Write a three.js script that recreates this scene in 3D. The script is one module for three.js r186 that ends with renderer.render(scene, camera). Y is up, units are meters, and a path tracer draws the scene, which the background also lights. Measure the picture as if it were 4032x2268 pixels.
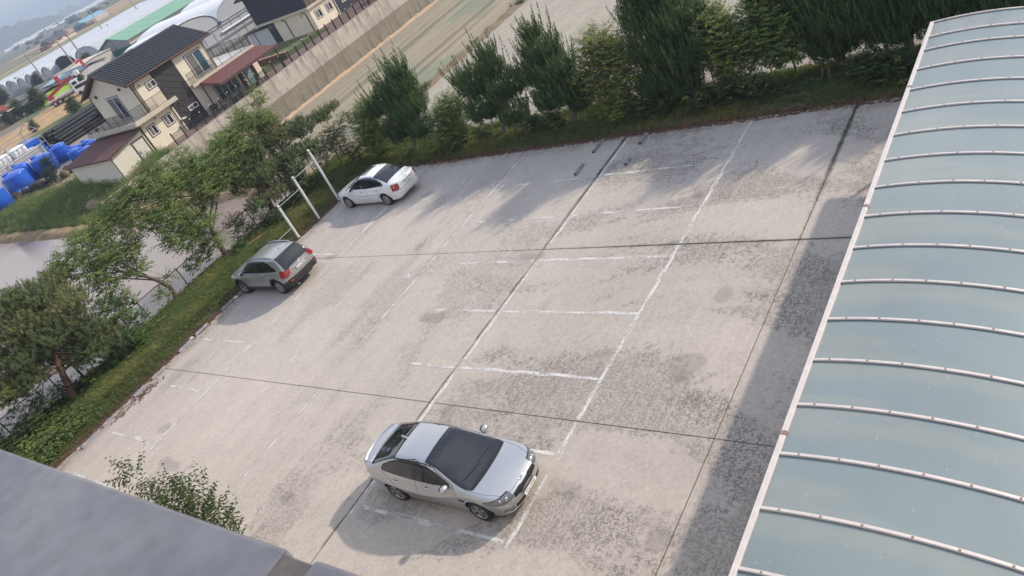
import * as THREE from 'three';
import { mergeGeometries, mergeVertices } from 'three/addons/utils/BufferGeometryUtils.js';
import { RoundedBoxGeometry } from 'three/addons/geometries/RoundedBoxGeometry.js';

// ---------- camera, sky, sun, exposure ----------
const scene = new THREE.Scene();
const camera = new THREE.PerspectiveCamera(40.5, 1024 / 576, 0.05, 12000);
camera.position.set(0, 12.9, 0);
{
  const p = THREE.MathUtils.degToRad(30.07), c = Math.cos(p);
  camera.lookAt(-0.7253 * c, 12.9 - Math.sin(p), -0.6884 * c);
  camera.rotateZ(THREE.MathUtils.degToRad(-27.87));
  camera.focus = 24; camera.userData.fStop = 11;
}
const renderer = new THREE.WebGLRenderer({ antialias: true });
renderer.setSize(1024, 576);
renderer.toneMapping = THREE.LinearToneMapping;
renderer.toneMappingExposure = 1.15;
renderer.shadowMap.enabled = true;
const SUN = new THREE.Vector3(0.83, 1.0, -1.35).normalize();

// value noise, seeded, with an optional period
const PERM = new Uint8Array(512);
{ let s = 12345; const a = Array.from({ length: 256 }, (_, i) => i); for (let i = 255; i > 0; i--) { s = (s * 1103515245 + 12345) & 0x7fffffff; const j = s % (i + 1); [a[i], a[j]] = [a[j], a[i]]; } for (let i = 0; i < 512; i++) PERM[i] = a[i & 255]; }
function vn(x, y, per = 256, seed = 0) {
  let xi = Math.floor(x), yi = Math.floor(y); const fx = x - xi, fy = y - yi;
  const u = fx * fx * (3 - 2 * fx), v = fy * fy * (3 - 2 * fy);
  const x0 = ((xi % per) + per) % per, x1 = (x0 + 1) % per, y0 = ((yi % per) + per) % per, y1 = (y0 + 1) % per;
  const h = (a, b) => PERM[(PERM[(a + seed) & 255] + b) & 255] / 255;
  const a = h(x0, y0), b = h(x1, y0), c = h(x0, y1), d = h(x1, y1);
  return a + (b - a) * u + (c - a) * v + (a - b - c + d) * u * v;
}
function fbm(x, y, oct = 4, per = 256, seed = 0) { let s = 0, a = 0.5, n = 0; for (let i = 0; i < oct; i++) { s += a * vn(x, y, per, seed + i * 17); n += a; x *= 2; y *= 2; per = Math.min(256, per * 2); a *= 0.5; } return s / n; }
const sst = (a, b, x) => { const t = Math.min(1, Math.max(0, (x - a) / (b - a))); return t * t * (3 - 2 * t); };
const lerp = (a, b, t) => a + (b - a) * t;
const clamp = (x, a = 0, b = 1) => Math.min(b, Math.max(a, x));
function rng(seed) { let s = seed | 0; return () => { s = (s + 0x6d2b79f5) | 0; let t = Math.imul(s ^ (s >>> 15), 1 | s); t = (t + Math.imul(t ^ (t >>> 7), 61 | t)) ^ t; return ((t ^ (t >>> 14)) >>> 0) / 4294967296; }; }

// hazy summer sky with thin cloud
{
  const w = 512, h = 256, d = new Float32Array(w * h * 4);
  for (let j = 0; j < h; j++) for (let i = 0; i < w; i++) {
    const el = ((j + 0.5) / h - 0.5) * Math.PI, az = ((i + 0.5) / w - 0.5) * 2 * Math.PI;
    const y = Math.sin(el), x = Math.cos(el) * Math.cos(az), z = Math.cos(el) * Math.sin(az);
    const t = Math.pow(clamp(y), 0.55);
    let c = [lerp(0.80, 0.43, t), lerp(0.825, 0.545, t), lerp(0.92, 0.78, t)];
    if (y > 0) {
      const q = 1 / (y + 0.12), cl = fbm(x * q * 1.3 + 31, z * q * 1.3 + 17, 5) ;
      const m = sst(0.42, 0.66, cl) * sst(0.02, 0.25, y) * 0.8;
      c = c.map((v, k) => lerp(v, [1.12, 1.12, 1.14][k], m));
    }
    const g = Math.max(0, x * SUN.x + y * SUN.y + z * SUN.z);
    const glow = 0.5 * Math.pow(g, 24) + 0.22 * Math.pow(g, 5);
    const o = (j * w + i) * 4; d[o] = c[0] + glow; d[o + 1] = c[1] + glow * 0.95; d[o + 2] = c[2] + glow * 0.84; d[o + 3] = 1;
  }
  const t = new THREE.DataTexture(d, w, h, THREE.RGBAFormat, THREE.FloatType);
  t.mapping = THREE.EquirectangularReflectionMapping; t.magFilter = t.minFilter = THREE.LinearFilter; t.wrapS = THREE.RepeatWrapping; t.needsUpdate = true;
  scene.background = t; scene.environment = t;
}
const sun = new THREE.DirectionalLight(new THREE.Color().setRGB(1.0, 0.885, 0.73), 3.75);
sun.position.copy(SUN).multiplyScalar(150).add(new THREE.Vector3(-30, 0, -20)); sun.target.position.set(-30, 0, -20);
sun.castShadow = true; sun.shadow.mapSize.set(4096, 4096); sun.shadow.radius = 2.5;
Object.assign(sun.shadow.camera, { left: -90, right: 90, top: 90, bottom: -90, near: 1, far: 400 });
scene.add(sun, sun.target);
scene.fog = new THREE.FogExp2(new THREE.Color().setRGB(0.70, 0.82, 1.0), 0.00045);

// ---------- helpers ----------
const names = new Map(), offsets = new WeakMap();
function numbered(n) { const k = names.get(n) || 0; names.set(n, k + 1); return k ? n + '_' + String(k).padStart(3, '0') : n; }
function thing(name, label, category, base = [0, 0, 0], group) {
  const o = new THREE.Group(); o.name = numbered(name); o.position.set(...base); scene.add(o); offsets.set(o, base);
  o.userData = { label, category }; if (group) o.userData.group = group; return o;
}
function structure(name, base = [0, 0, 0]) { const o = new THREE.Group(); o.name = name; o.position.set(...base); o.userData = { kind: 'structure' }; scene.add(o); offsets.set(o, base); return o; }
function uvMetres(g) {   // uv in metres from the dominant axis of each face
  const p = g.attributes.position, n = g.attributes.normal, uv = new Float32Array(p.count * 2);
  for (let i = 0; i < p.count; i++) {
    const ax = Math.abs(n.getX(i)), ay = Math.abs(n.getY(i)), az = Math.abs(n.getZ(i));
    if (ay >= ax && ay >= az) { uv[2 * i] = p.getX(i); uv[2 * i + 1] = p.getZ(i); }
    else if (ax >= az) { uv[2 * i] = p.getZ(i); uv[2 * i + 1] = p.getY(i); }
    else { uv[2 * i] = p.getX(i); uv[2 * i + 1] = p.getY(i); }
  }
  g.setAttribute('uv', new THREE.BufferAttribute(uv, 2)); return g;
}
const clean = (g) => { const q = g.index ? g.toNonIndexed() : g; for (const k of Object.keys(q.attributes)) if (!['position', 'normal', 'uv', 'color'].includes(k)) q.deleteAttribute(k); q.morphAttributes = {}; return q; };
const joined = (gs) => { gs = (Array.isArray(gs) ? gs : [gs]).map(clean); if (gs.length === 1) return gs[0]; const col = gs.every((g) => g.attributes.color); if (!col) gs.forEach((g) => g.deleteAttribute('color')); return mergeGeometries(gs); };
function part(parent, name, gs, mat, opt = {}) {   // geometries in world metres -> one named mesh under parent
  const g = joined(gs);
  if (!opt.uv) uvMetres(g);
  let o = parent; while (o && !offsets.has(o)) o = o.parent;
  const b = o ? offsets.get(o) : [0, 0, 0]; g.translate(-b[0], -b[1], -b[2]);
  const m = new THREE.Mesh(g, mat); m.name = name; m.castShadow = m.receiveShadow = true; parent.add(m);
  if (opt.kind) m.userData.kind = opt.kind; if (opt.label) m.userData.label = opt.label; return m;
}
function shared(parent, name, geo, mat, x, y, z, ry = 0) {   // a piece that shares its geometry, placed in world metres
  let o = parent; while (o && !offsets.has(o)) o = o.parent; const b = o ? offsets.get(o) : [0, 0, 0];
  const m = new THREE.Mesh(geo, mat); m.name = name; m.position.set(x - b[0], y - b[1], z - b[2]); m.rotation.y = ry; m.castShadow = m.receiveShadow = true; parent.add(m); return m;
}
function solo(name, label, category, gs, mat, group, opt = {}) {   // a thing that is one mesh
  const g = joined(gs); if (!opt.uv) uvMetres(g); const m = new THREE.Mesh(g, mat); m.name = numbered(name);
  g.computeBoundingBox(); const c = g.boundingBox.getCenter(new THREE.Vector3()); c.y = g.boundingBox.min.y; g.translate(-c.x, -c.y, -c.z); m.position.copy(c);
  m.castShadow = m.receiveShadow = true; scene.add(m);
  if (opt.structure) m.userData = { kind: 'structure' }; else { m.userData = { label, category }; if (group) m.userData.group = group; if (opt.kind) m.userData.kind = opt.kind; }
  return m;
}
function dup(o, pos, turn, label, group) { const c = o.clone(); c.name = numbered(o.name.replace(/_\d{3}$/, '')); c.position.set(...pos); c.rotation.y = turn; c.userData = { ...o.userData, label }; if (group) c.userData.group = group; scene.add(c); return c; }
function box(x0, x1, y0, y1, z0, z1) { const g = new THREE.BoxGeometry(Math.abs(x1 - x0), Math.abs(y1 - y0), Math.abs(z1 - z0)); g.translate((x0 + x1) / 2, (y0 + y1) / 2, (z0 + z1) / 2); return g; }
function rbox(x0, x1, y0, y1, z0, z1, r = 0.02) { const w = Math.abs(x1 - x0), h = Math.abs(y1 - y0), d = Math.abs(z1 - z0); const g = new RoundedBoxGeometry(w, h, d, 2, Math.min(r, w / 2.1, h / 2.1, d / 2.1)); g.translate((x0 + x1) / 2, (y0 + y1) / 2, (z0 + z1) / 2); return g; }
function tube(pts, r, seg = 8, n = 0, closed = false) { const c = new THREE.CatmullRomCurve3(pts.map((p) => new THREE.Vector3(...p)), closed, 'catmullrom', 0.3); return new THREE.TubeGeometry(c, n || Math.max(2, (pts.length - 1) * 4), r, seg, closed); }
function bar(a, b, r0, r1 = r0, seg = 8) {
  const A = new THREE.Vector3(...a), B = new THREE.Vector3(...b), L = A.distanceTo(B), g = new THREE.CylinderGeometry(r1, r0, L, seg);
  g.applyQuaternion(new THREE.Quaternion().setFromUnitVectors(new THREE.Vector3(0, 1, 0), B.clone().sub(A).normalize())); g.translate((A.x + B.x) / 2, (A.y + B.y) / 2, (A.z + B.z) / 2); return g;
}
function beam(a, b, w, h) {   // a rectangular bar from a to b
  const A = new THREE.Vector3(...a), B = new THREE.Vector3(...b), L = A.distanceTo(B), g = new THREE.BoxGeometry(w, h, L), m = new THREE.Matrix4().lookAt(A, B, Math.abs(B.y - A.y) > 0.99 * L ? new THREE.Vector3(0, 0, 1) : new THREE.Vector3(0, 1, 0));
  g.applyMatrix4(m); g.translate((A.x + B.x) / 2, (A.y + B.y) / 2, (A.z + B.z) / 2); return g;
}
function prism(pts, axis, a, b) {   // polygon extruded along x ([z,y] points), along z ([x,y]) or along y ([x,z])
  const s = new THREE.Shape(pts.map((p) => new THREE.Vector2(...p))), g = new THREE.ExtrudeGeometry(s, { depth: Math.abs(b - a), bevelEnabled: false }), lo = Math.min(a, b);
  if (axis === 'z') g.translate(0, 0, lo);
  else if (axis === 'x') { g.applyMatrix4(new THREE.Matrix4().set(0, 0, 1, lo, 0, 1, 0, 0, 1, 0, 0, 0, 0, 0, 0, 1)); flip(g); }
  else { g.applyMatrix4(new THREE.Matrix4().set(1, 0, 0, 0, 0, 0, 1, lo, 0, 1, 0, 0, 0, 0, 0, 1)); flip(g); }
  g.deleteAttribute('uv'); const q = clean(g); q.computeVertexNormals(); q.setAttribute('uv', new THREE.BufferAttribute(new Float32Array(q.attributes.position.count * 2), 2)); return q;
}
function flip(g) { const q = g.index ? g.index.array : null; if (q) { for (let i = 0; i < q.length; i += 3) [q[i], q[i + 1]] = [q[i + 1], q[i]]; } else { const p = g.attributes.position.array; for (let i = 0; i < p.length; i += 9) for (let k = 0; k < 3; k++) [p[i + k], p[i + 3 + k]] = [p[i + 3 + k], p[i + k]]; } g.computeVertexNormals(); return g; }
function grid(x0, x1, nx, z0, z1, nz, fy) {   // height field
  const g = new THREE.PlaneGeometry(1, 1, nx, nz), p = g.attributes.position;
  for (let i = 0; i < p.count; i++) { const x = lerp(x0, x1, p.getX(i) + 0.5), z = lerp(z0, z1, 0.5 - p.getY(i)); p.setXYZ(i, x, fy(x, z), z); }
  if ((x1 - x0) * (z1 - z0) > 0) { /* winding faces up when z grows downwards in the plane */ }
  g.computeVertexNormals(); if (g.attributes.normal.getY(0) < 0) { flip(g); } return g;
}
const toS = (v) => Math.round(255 * clamp(v <= 0.0031308 ? 12.92 * v : 1.055 * Math.pow(v, 1 / 2.4) - 0.055));
function texture(w, h, fn, size = [1, 1], srgb = true) {   // fn(u, v) -> linear rgb (or rgba); size = metres per repeat
  const d = new Uint8Array(w * h * 4);
  for (let j = 0; j < h; j++) for (let i = 0; i < w; i++) { const c = fn((i + 0.5) / w, (j + 0.5) / h), o = (j * w + i) * 4; for (let k = 0; k < 3; k++) d[o + k] = srgb ? toS(c[k]) : Math.round(255 * clamp(c[k])); d[o + 3] = c.length > 3 ? Math.round(255 * clamp(c[3])) : 255; }
  const t = new THREE.DataTexture(d, w, h, THREE.RGBAFormat); t.magFilter = THREE.LinearFilter; t.minFilter = THREE.LinearMipmapLinearFilter; t.generateMipmaps = true; t.wrapS = t.wrapT = THREE.RepeatWrapping; if (srgb) t.colorSpace = THREE.SRGBColorSpace; t.repeat.set(1 / size[0], 1 / size[1]); t.needsUpdate = true; return t;
}
const rgb = (r, g, b) => new THREE.Color().setRGB(r, g, b);
const std = (c, rough = 0.8, o = {}) => new THREE.MeshStandardMaterial({ color: Array.isArray(c) ? rgb(...c) : c, roughness: rough, side: THREE.DoubleSide, ...o });
const phys = (c, rough, o = {}) => new THREE.MeshPhysicalMaterial({ color: Array.isArray(c) ? rgb(...c) : c, roughness: rough, side: THREE.DoubleSide, ...o });
const mottleCache = new Map();
const nearest = (v, l) => l.reduce((a, b) => (Math.abs(Math.log(b / v)) < Math.abs(Math.log(a / v)) ? b : a));
function mottled(c, amp, size, rough = 0.85, o = {}, n = 256) {   // uneven plain surface: fine grain over coarse patches; the grey texture is shared, the colour is the material's
  const A = nearest(amp, [0.1, 0.2, 0.35, 0.6]), Z = nearest(size, [0.4, 1, 2.5, 7, 24, 80]), key = A + '|' + Z + '|' + n;
  if (!mottleCache.has(key)) { const sd = (mottleCache.size * 23) % 200; mottleCache.set(key, texture(n, n, (u, v) => { const a = fbm(u * 6, v * 6, 4, 6, sd) - 0.5, b = fbm(u * 48, v * 48, 2, 48, sd + 9) - 0.5, k = 0.78 * (1 + A * (a * 1.4 + b * 0.9)); return [k, k, k * (1 - a * A * 0.3)]; }, [Z, Z])); }
  return std(c.map((v) => v / 0.78), rough, { map: mottleCache.get(key), ...o });
}

// ---------- the parking lot: concrete slabs, joints, paint ----------
const LX0 = -32, LX1 = 2, LZ0 = -25.2, LZ1 = 3.2;
const lotTex = (() => {
  const N = 2048;
  return texture(N, N, (u, v) => {
    const x = lerp(LX0, LX1, u), z = lerp(LZ0, LZ1, v);
    const right = sst(-22, -13, x);
    // broad tone, warm to grey
    const t1 = fbm(x * 0.16 + 5, z * 0.16 + 2, 4), t2 = fbm(x * 0.9 + 3, z * 0.9, 3), fine = fbm(x * 9, z * 9, 2), grit = vn(x * 46, z * 46, 256, 7);
    let k = 1 + (t1 - 0.5) * 0.20 + (t2 - 0.5) * 0.14 + (fine - 0.5) * 0.12;
    // trowel bands: along z on the left bays, along x on the right ones
    const band = lerp(vn(x * 1.9, z * 0.10, 256, 3), vn(z * 1.5 + 0.4 * Math.sin(x * 0.35), x * 0.12 + 9, 256, 4), right);
    k *= 1 + (band - 0.5) * 0.10;
    const lines = Math.abs(((x + 0.06 * vn(z * 0.3, 4, 256, 5)) * 0.83) % 1 + (x < 0 ? 1 : 0)) % 1; k *= 1 + 0.05 * (1 - right) * sst(0.06, 0.0, Math.abs(lines - 0.5)) * sst(0.35, 0.6, vn(x, z * 0.25, 256, 6));
    // worn skin: exposed aggregate that speckles dark, in patches drawn out along x (right bays) or z (left bays)
    const pm = lerp(fbm(x * 0.55 + 40, z * 0.20, 4, 256, 11), fbm(x * 0.20 + 7, z * 0.62 + 0.5 * Math.sin(x * 0.5), 4, 256, 21), right);
    const edge = pm + (fine - 0.5) * 0.28;
    const m = sst(lerp(0.53, 0.43, right), lerp(0.68, 0.57, right), edge) * lerp(0.6, 1, right);
    const sp = sst(0.36, 0.66, vn(x * 30 + 3, z * 30, 256, 13) * 0.5 + grit * 0.5);
    const dk = m * (0.09 + 0.34 * sp) + 0.16 * sp * sst(0.45, 0.65, t2);
    // a few oil spots and patched corners
    const oil = sst(0.78, 0.86, fbm(x * 0.8 + 70, z * 0.8 + 11, 2, 256, 31)) * 0.22;
    k *= (1 - dk) * (1 - oil); k *= 1 + (grit - 0.5) * 0.10 + (vn(x * 17, z * 17, 256, 9) - 0.5) * 0.13 + (vn(x * 31 + 5, z * 9, 256, 19) - 0.5) * 0.07;
    let r = 0.46 * k, g = 0.408 * k, b = 0.362 * k;
    // brownish soil washed over the left edge and the far edge
    const soil = Math.max(sst(-30.6, -31.9, x + 0.9 * (fbm(x * 1.2, z * 1.2, 3) - 0.5)), 0.8 * sst(-23.9, -25.1, z + 0.8 * (fbm(x * 1.2, z * 1.2, 3) - 0.5))) * (0.35 + 0.65 * sst(0.3, 0.6, fine));
    r = lerp(r, 0.20 * k, soil); g = lerp(g, 0.15 * k, soil); b = lerp(b, 0.105 * k, soil);
    // dirt and moss packed along the joints
    const jn = vn(x * 3, z * 3, 256, 33) * 0.6 + 0.5 * fine, jd = Math.max(sst(0.10, 0.02, Math.abs(x + 7.3) - 0.05 * jn) * sst(-17.5, -22, z), sst(0.07, 0.0, Math.abs(z + 17.4) - 0.02 * jn) * sst(-18, -12, x), sst(0.09, 0.0, Math.abs(x + 16.1) - 0.03 * jn) * sst(-16, -21, z), 0.7 * sst(0.05, 0.0, Math.abs(x + 16.08) - 0.02 * jn) * sst(0.5, 0.7, vn(z * 0.9, 5, 256, 35))) * (0.5 + 0.5 * jn);
    r = lerp(r, 0.075, jd * 0.9); g = lerp(g, 0.07, jd * 0.9); b = lerp(b, 0.05, jd * 0.9);
    // old repair smear at a joint crossing
    const rp = sst(0.75, 0.2, Math.hypot((x + 16.3) / 1.0, (z + 17.0) / 0.45) + (fine - 0.5)); r = lerp(r, 0.29, rp * 0.75); g = lerp(g, 0.255, rp * 0.75); b = lerp(b, 0.22, rp * 0.75);
    return [r, g, b];
  });
})();
lotTex.wrapS = lotTex.wrapT = THREE.ClampToEdgeWrapping;
const grainBump = texture(512, 512, (u, v) => { const a = fbm(u * 64, v * 64, 3, 64, 3); return [a, a, a]; }, [2.4, 2.4], false);
const lotMat = std([1, 1, 1], 0.9, { map: lotTex, bumpMap: grainBump, bumpScale: 0.004 });
const lot = structure('parking_lot');
{
  const xs = [-31.72, -26.92, -21.22, -16.04, -7.3, LX1], zs = [-24.88, -17.4, -10.2, -2.9, 3.0];
  for (let i = 0; i < xs.length - 1; i++) for (let j = 0; j < zs.length - 1; j++) {
    const gx = 0.011, g = rbox(xs[i] + gx, xs[i + 1] - (i === 2 ? 0.028 : gx), -0.16, 0, zs[j] + 0.011, zs[j + 1] - 0.011, 0.008);
    const q = clean(g), p = q.attributes.position, uv = new Float32Array(p.count * 2);
    for (let k = 0; k < p.count; k++) { uv[2 * k] = (p.getX(k) - LX0) / (LX1 - LX0); uv[2 * k + 1] = (p.getZ(k) - LZ0) / (LZ1 - LZ0); }
    q.setAttribute('uv', new THREE.BufferAttribute(uv, 2)); part(lot, 'slab', q, lotMat, { uv: true });
  }
  part(lot, 'joint_filler', box(-31.6, LX1 - 0.1, -0.2, -0.022, -24.8, 2.9), mottled([0.05, 0.045, 0.037], 0.7, 0.8));
}
// worn white paint
const wear = texture(1024, 128, (u, v) => {
  const a = fbm(u * 40, v * 5, 4, 40, 51), b = vn(u * 12, v * 2, 12, 52), c = vn(u * 220, v * 26, 220, 53), e = Math.min(v, 1 - v) * 12;
  const w = clamp(sst(0.36, 0.64, a * 0.22 + b * 0.36 + c * 0.42) * sst(0, 0.3, e + (c - 0.5) * 0.4)); return [w, w, w];
}, [1, 1], false);
const wearB = texture(1024, 128, (u, v) => {
  const a = fbm(u * 30 + 5, v * 4, 4, 30, 61), b = vn(u * 9, v * 2, 9, 62), c = vn(u * 220, v * 26, 220, 63);
  const w = clamp(sst(0.44, 0.70, a * 0.5 + b * 0.35 + c * 0.3)); return [w, w, w];
}, [1, 1], false);
const paintMat = std([0.70, 0.685, 0.66], 0.75, { alphaMap: wear, transparent: true }), paintFaint = std([0.60, 0.58, 0.55], 0.8, { alphaMap: wearB, transparent: true });
let paintN = 0;
function paint(x0, z0, x1, z1, faint, w = 0.14) {
  const len = Math.hypot(x1 - x0, z1 - z0), dx = (x1 - x0) / len, dz = (z1 - z0) / len, nx = -dz * w / 2, nz = dx * w / 2, y = 0.004 + 0.0006 * (paintN % 4), u0 = (paintN * 0.377) % 1, u1 = u0 + len / 7; paintN++;
  const g = new THREE.BufferGeometry();
  g.setAttribute('position', new THREE.BufferAttribute(new Float32Array([x0 + nx, y, z0 + nz, x0 - nx, y, z0 - nz, x1 - nx, y, z1 - nz, x1 + nx, y, z1 + nz]), 3));
  g.setAttribute('normal', new THREE.BufferAttribute(new Float32Array([0, 1, 0, 0, 1, 0, 0, 1, 0, 0, 1, 0]), 3));
  g.setAttribute('uv', new THREE.BufferAttribute(new Float32Array([u0, 0.02, u0, 0.98, u1, 0.98, u1, 0.02]), 2)); g.setIndex([0, 2, 1, 0, 3, 2]);
  part(lot, 'painted_line', g, faint ? paintFaint : paintMat, { uv: true });
}
paint(-10.86, -24.6, -10.9, -17.45); paint(-10.9, -17.35, -10.92, -10.25); paint(-10.9, -10.15, -10.87, -8.95); paint(-10.88, -8.5, -10.86, -6.45);
paint(-15.93, -24.35, -15.94, -17.75); paint(-15.92, -16.7, -15.93, -12.0); paint(-15.93, -11.4, -15.92, -6.25);
for (const [z, a, b, f] of [[-21.95, -15.85, -12.2, 0], [-19.38, -15.85, -10.98, 1], [-16.78, -15.85, -10.98, 0], [-14.19, -15.82, -10.98, 0], [-11.64, -15.85, -10.98, 0], [-9.08, -12.4, -10.98, 0], [-6.55, -15.8, -11, 1]]) paint(a, z, b, z - 0.03, f);
for (const [z, b] of [[-21.9, -21], [-19.36, -20.6], [-16.76, -19.4], [-14.2, -18.8], [-11.62, -18.2]]) paint(-16.1, z, b, z, 1);
paint(-21.1, -24, -21.1, -17.6, 1); paint(-21.1, -17.2, -21.08, -12.6, 1); paint(-21.1, -10, -21.1, -6.5, 1, 0.1);
paint(-27.3, -22.2, -27.12, -17.62); paint(-27.15, -17.2, -27.2, -13.2, 1); paint(-27.2, -13.0, -27.15, -10.4, 1, 0.16); paint(-27.15, -10, -27.02, -6.9, 1, 0.16); paint(-27.0, -6.7, -26.95, -4.6, 1);
for (const [z, f, b] of [[-22.4, 1, -30.6], [-17.68, 0, -29.2], [-17.12, 0, -28.6], [-12.0, 1, -30.9], [-9.35, 1, -30.6], [-6.86, 1, -30.4], [-4.9, 1, -30.6]]) paint(-27.2, z, b, z, f);
paint(-28.9, -23.6, -27.4, -23.6, 1); paint(-29.2, -13.6, -29.1, -10.5, 1, 0.08); paint(-23.9, -14.5, -23.8, -6, 1, 0.07);
paint(-21.9, -16.1, -21.55, -16.05, 0, 0.3);

// ---------- verge round the lot ----------
const soilTex = texture(512, 512, (u, v) => { const a = fbm(u * 8, v * 8, 5, 8, 71), b = fbm(u * 60, v * 60, 2, 60, 72), m = sst(0.4, 0.6, a); return [lerp(0.10, 0.055, m) * (0.7 + 0.6 * b), lerp(0.075, 0.07, m) * (0.7 + 0.6 * b), lerp(0.045, 0.03, m) * (0.7 + 0.6 * b)]; }, [3, 3]);
const soilMat = std([1, 1, 1], 0.95, { map: soilTex });
function vergeD(x, z) { return Math.max(-31.66 - x, (-24.84 - z) * 1.55); }
function vergeY(x, z) { const d = vergeD(x, z), n = (fbm(x * 0.7, z * 0.7, 3) - 0.5); return d < 0 ? -0.06 : 0.015 * sst(0, 0.3, d) + (0.05 + n * 0.14) * sst(0.1, 0.9, d) - 1.12 * sst(4.2, 6.9, d) ; }
solo('verge', '', '', grid(-39.6, 3, 110, -31, 4, 90, (x, z) => (vergeD(x, z) < -0.5 ? -0.25 : vergeY(x, z))), soilMat, null, { structure: true });

// ---------- paddy fields ----------
const far = 240;
const mudFlat = mottled([0.30, 0.255, 0.215], 0.35, 9, 0.14, { roughness: 0.12 }, 512);
{ // the near, flooded paddy: still silty water, with a few drier shallows
  const tx = texture(512, 512, (u, v) => { const a = fbm(u * 5, v * 5, 5, 5, 81), b = fbm(u * 40, v * 40, 2, 40, 82), k = 0.86 + 0.28 * a + 0.08 * (b - 0.5); return [0.25 * k, 0.195 * k, 0.165 * k]; }, [22, 22]);
  solo('flooded_paddy', '', '', box(-98, -36, -1.3, -1.0, -26.2, 60), phys([1, 1, 1], 0.16, { map: tx, specularIntensity: 1 }), null, { structure: true });
}
const mudB = (() => std([1, 1, 1], 0.55, { map: texture(1024, 1024, (u, v) => { // long tracks along z
  const tr = fbm(u * 26, v * 1.0, 4, 26, 91), a = fbm(u * 5, v * 3, 4, 5, 92), f = fbm(u * 90, v * 60, 2, 90, 93), rut = sst(0.60, 0.70, vn(u * 22, v * 1, 22, 94)) * sst(0.45, 0.6, a);
  const k = 0.75 + 0.42 * (tr - 0.5) + 0.35 * a + 0.2 * (f - 0.5) - rut * 0.28, g = sst(0.45, 0.7, fbm(u * 4 + 3, v * 5, 3, 4, 95)); return [lerp(0.30, 0.225, g) * k, lerp(0.25, 0.23, g) * k, lerp(0.17, 0.155, g) * k]; }, [16, 34]), roughnessMap: texture(256, 256, (u, v) => { const a = sst(0.55, 0.68, fbm(u * 4, v * 3, 4, 4, 96)); const r = lerp(0.85, 0.12, a); return [r, r, r]; }, [30, 46], false) }))();
mudB.roughness = 1;
const mudC = std([1, 1, 1], 0.8, { map: texture(1024, 1024, (u, v) => { // drained silt with rows of seedlings along z
  const a = fbm(u * 6, v * 6, 5, 6, 101), f = fbm(u * 90, v * 90, 2, 90, 102), row = Math.abs(((u * 40) % 1) - 0.5), dot = sst(0.26, 0.05, row) * sst(0.55, 0.8, vn(u * 40, v * 96, 96, 103)) * sst(0.30, 0.55, a), tr = vn(u * 14, v * 2, 14, 104);
  const k = 0.83 + 0.24 * a + 0.22 * (f - 0.5) + 0.12 * (tr - 0.5) - 0.32 * dot; return [0.385 * k, 0.34 * k, 0.275 * k]; }, [12, 12]) });
const waterA = phys([0.115, 0.095, 0.055], 0.025, {});
solo('wet_paddy', '', '', box(-61.5, -54.2, -1.4, -1.0, -far, -26.4), waterA, null, { structure: true });
solo('muddy_paddy', '', '', box(-54.0, -38.3, -1.4, -1.01, -far, -26.4), mudB, null, { structure: true });
solo('silty_paddy', '', '', box(-37.8, 160, -1.4, -1.01, -far, -27.6), mudC, null, { structure: true });
function bund(name, pts, w, h, mat, seed) {   // an uneven ridge of mud along a line
  const g = [], n = 120, P = (t) => { const k = t * (pts.length - 1), i = Math.min(pts.length - 2, Math.floor(k)); return [lerp(pts[i][0], pts[i + 1][0], k - i), lerp(pts[i][1], pts[i + 1][1], k - i)]; };
  const pos = [], idx = []; const prof = [-1, -0.62, -0.2, 0.25, 0.66, 1];
  for (let i = 0; i <= n * 3; i++) { const [x, z] = P(i / (n * 3)), [x2, z2] = P(Math.min(1, i / (n * 3) + 0.002)), [x1, z1] = P(Math.max(0, i / (n * 3) - 0.002)), L = Math.hypot(x2 - x1, z2 - z1) || 1, nx = -(z2 - z1) / L, nz = (x2 - x1) / L, ww = w * (0.75 + 0.5 * vn(i * 0.7, seed)), hh = h * (0.6 + 0.8 * vn(i * 0.9, seed + 3));
    prof.forEach((q, k) => pos.push(x + nx * q * ww / 2, -1.06 + (k === 0 || k === 5 ? 0 : hh * (1 - q * q * 0.7) * (0.85 + 0.3 * vn(i, k + seed)) + 0.06), z + nz * q * ww / 2)); }
  for (let i = 0; i < n * 3; i++) for (let k = 0; k < 5; k++) { const a = i * 6 + k; idx.push(a, a + 6, a + 1, a + 1, a + 6, a + 7); }
  const q = new THREE.BufferGeometry(); q.setAttribute('position', new THREE.Float32BufferAttribute(pos, 3)); q.setIndex(idx); q.computeVertexNormals(); if (q.attributes.normal.getY(3) < 0) flip(q); q.setAttribute('uv', new THREE.Float32BufferAttribute(new Float32Array(pos.length / 3 * 2), 2)); g.push(q);
  return solo(name, '', '', g, mat, null, { structure: true });
}
const bundMud = mottled([0.44, 0.30, 0.19], 0.4, 2.2, 0.9), pathMud = mottled([0.19, 0.145, 0.10], 0.6, 2.5, 0.95), strawMud = mottled([0.23, 0.165, 0.09], 0.7, 2.0, 0.95);
bund('mud_bund', [[-54.0, -26.6], [-54.0, -60], [-54.3, -120], [-54.3, -far]], 0.75, 0.16, bundMud, 4);
bund('field_path', [[-38.0, -27], [-38.0, -60], [-38.1, -120], [-38.1, -far]], 1.0, 0.22, pathMud, 14);
bund('earth_bank', [[-37, -26.9], [-46, -26.5], [-53, -26.2], [-58.5, -25.4], [-66, -23.6], [-86, -23.7], [-130, -23]], 1.5, 0.34, strawMud, 24);
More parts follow.
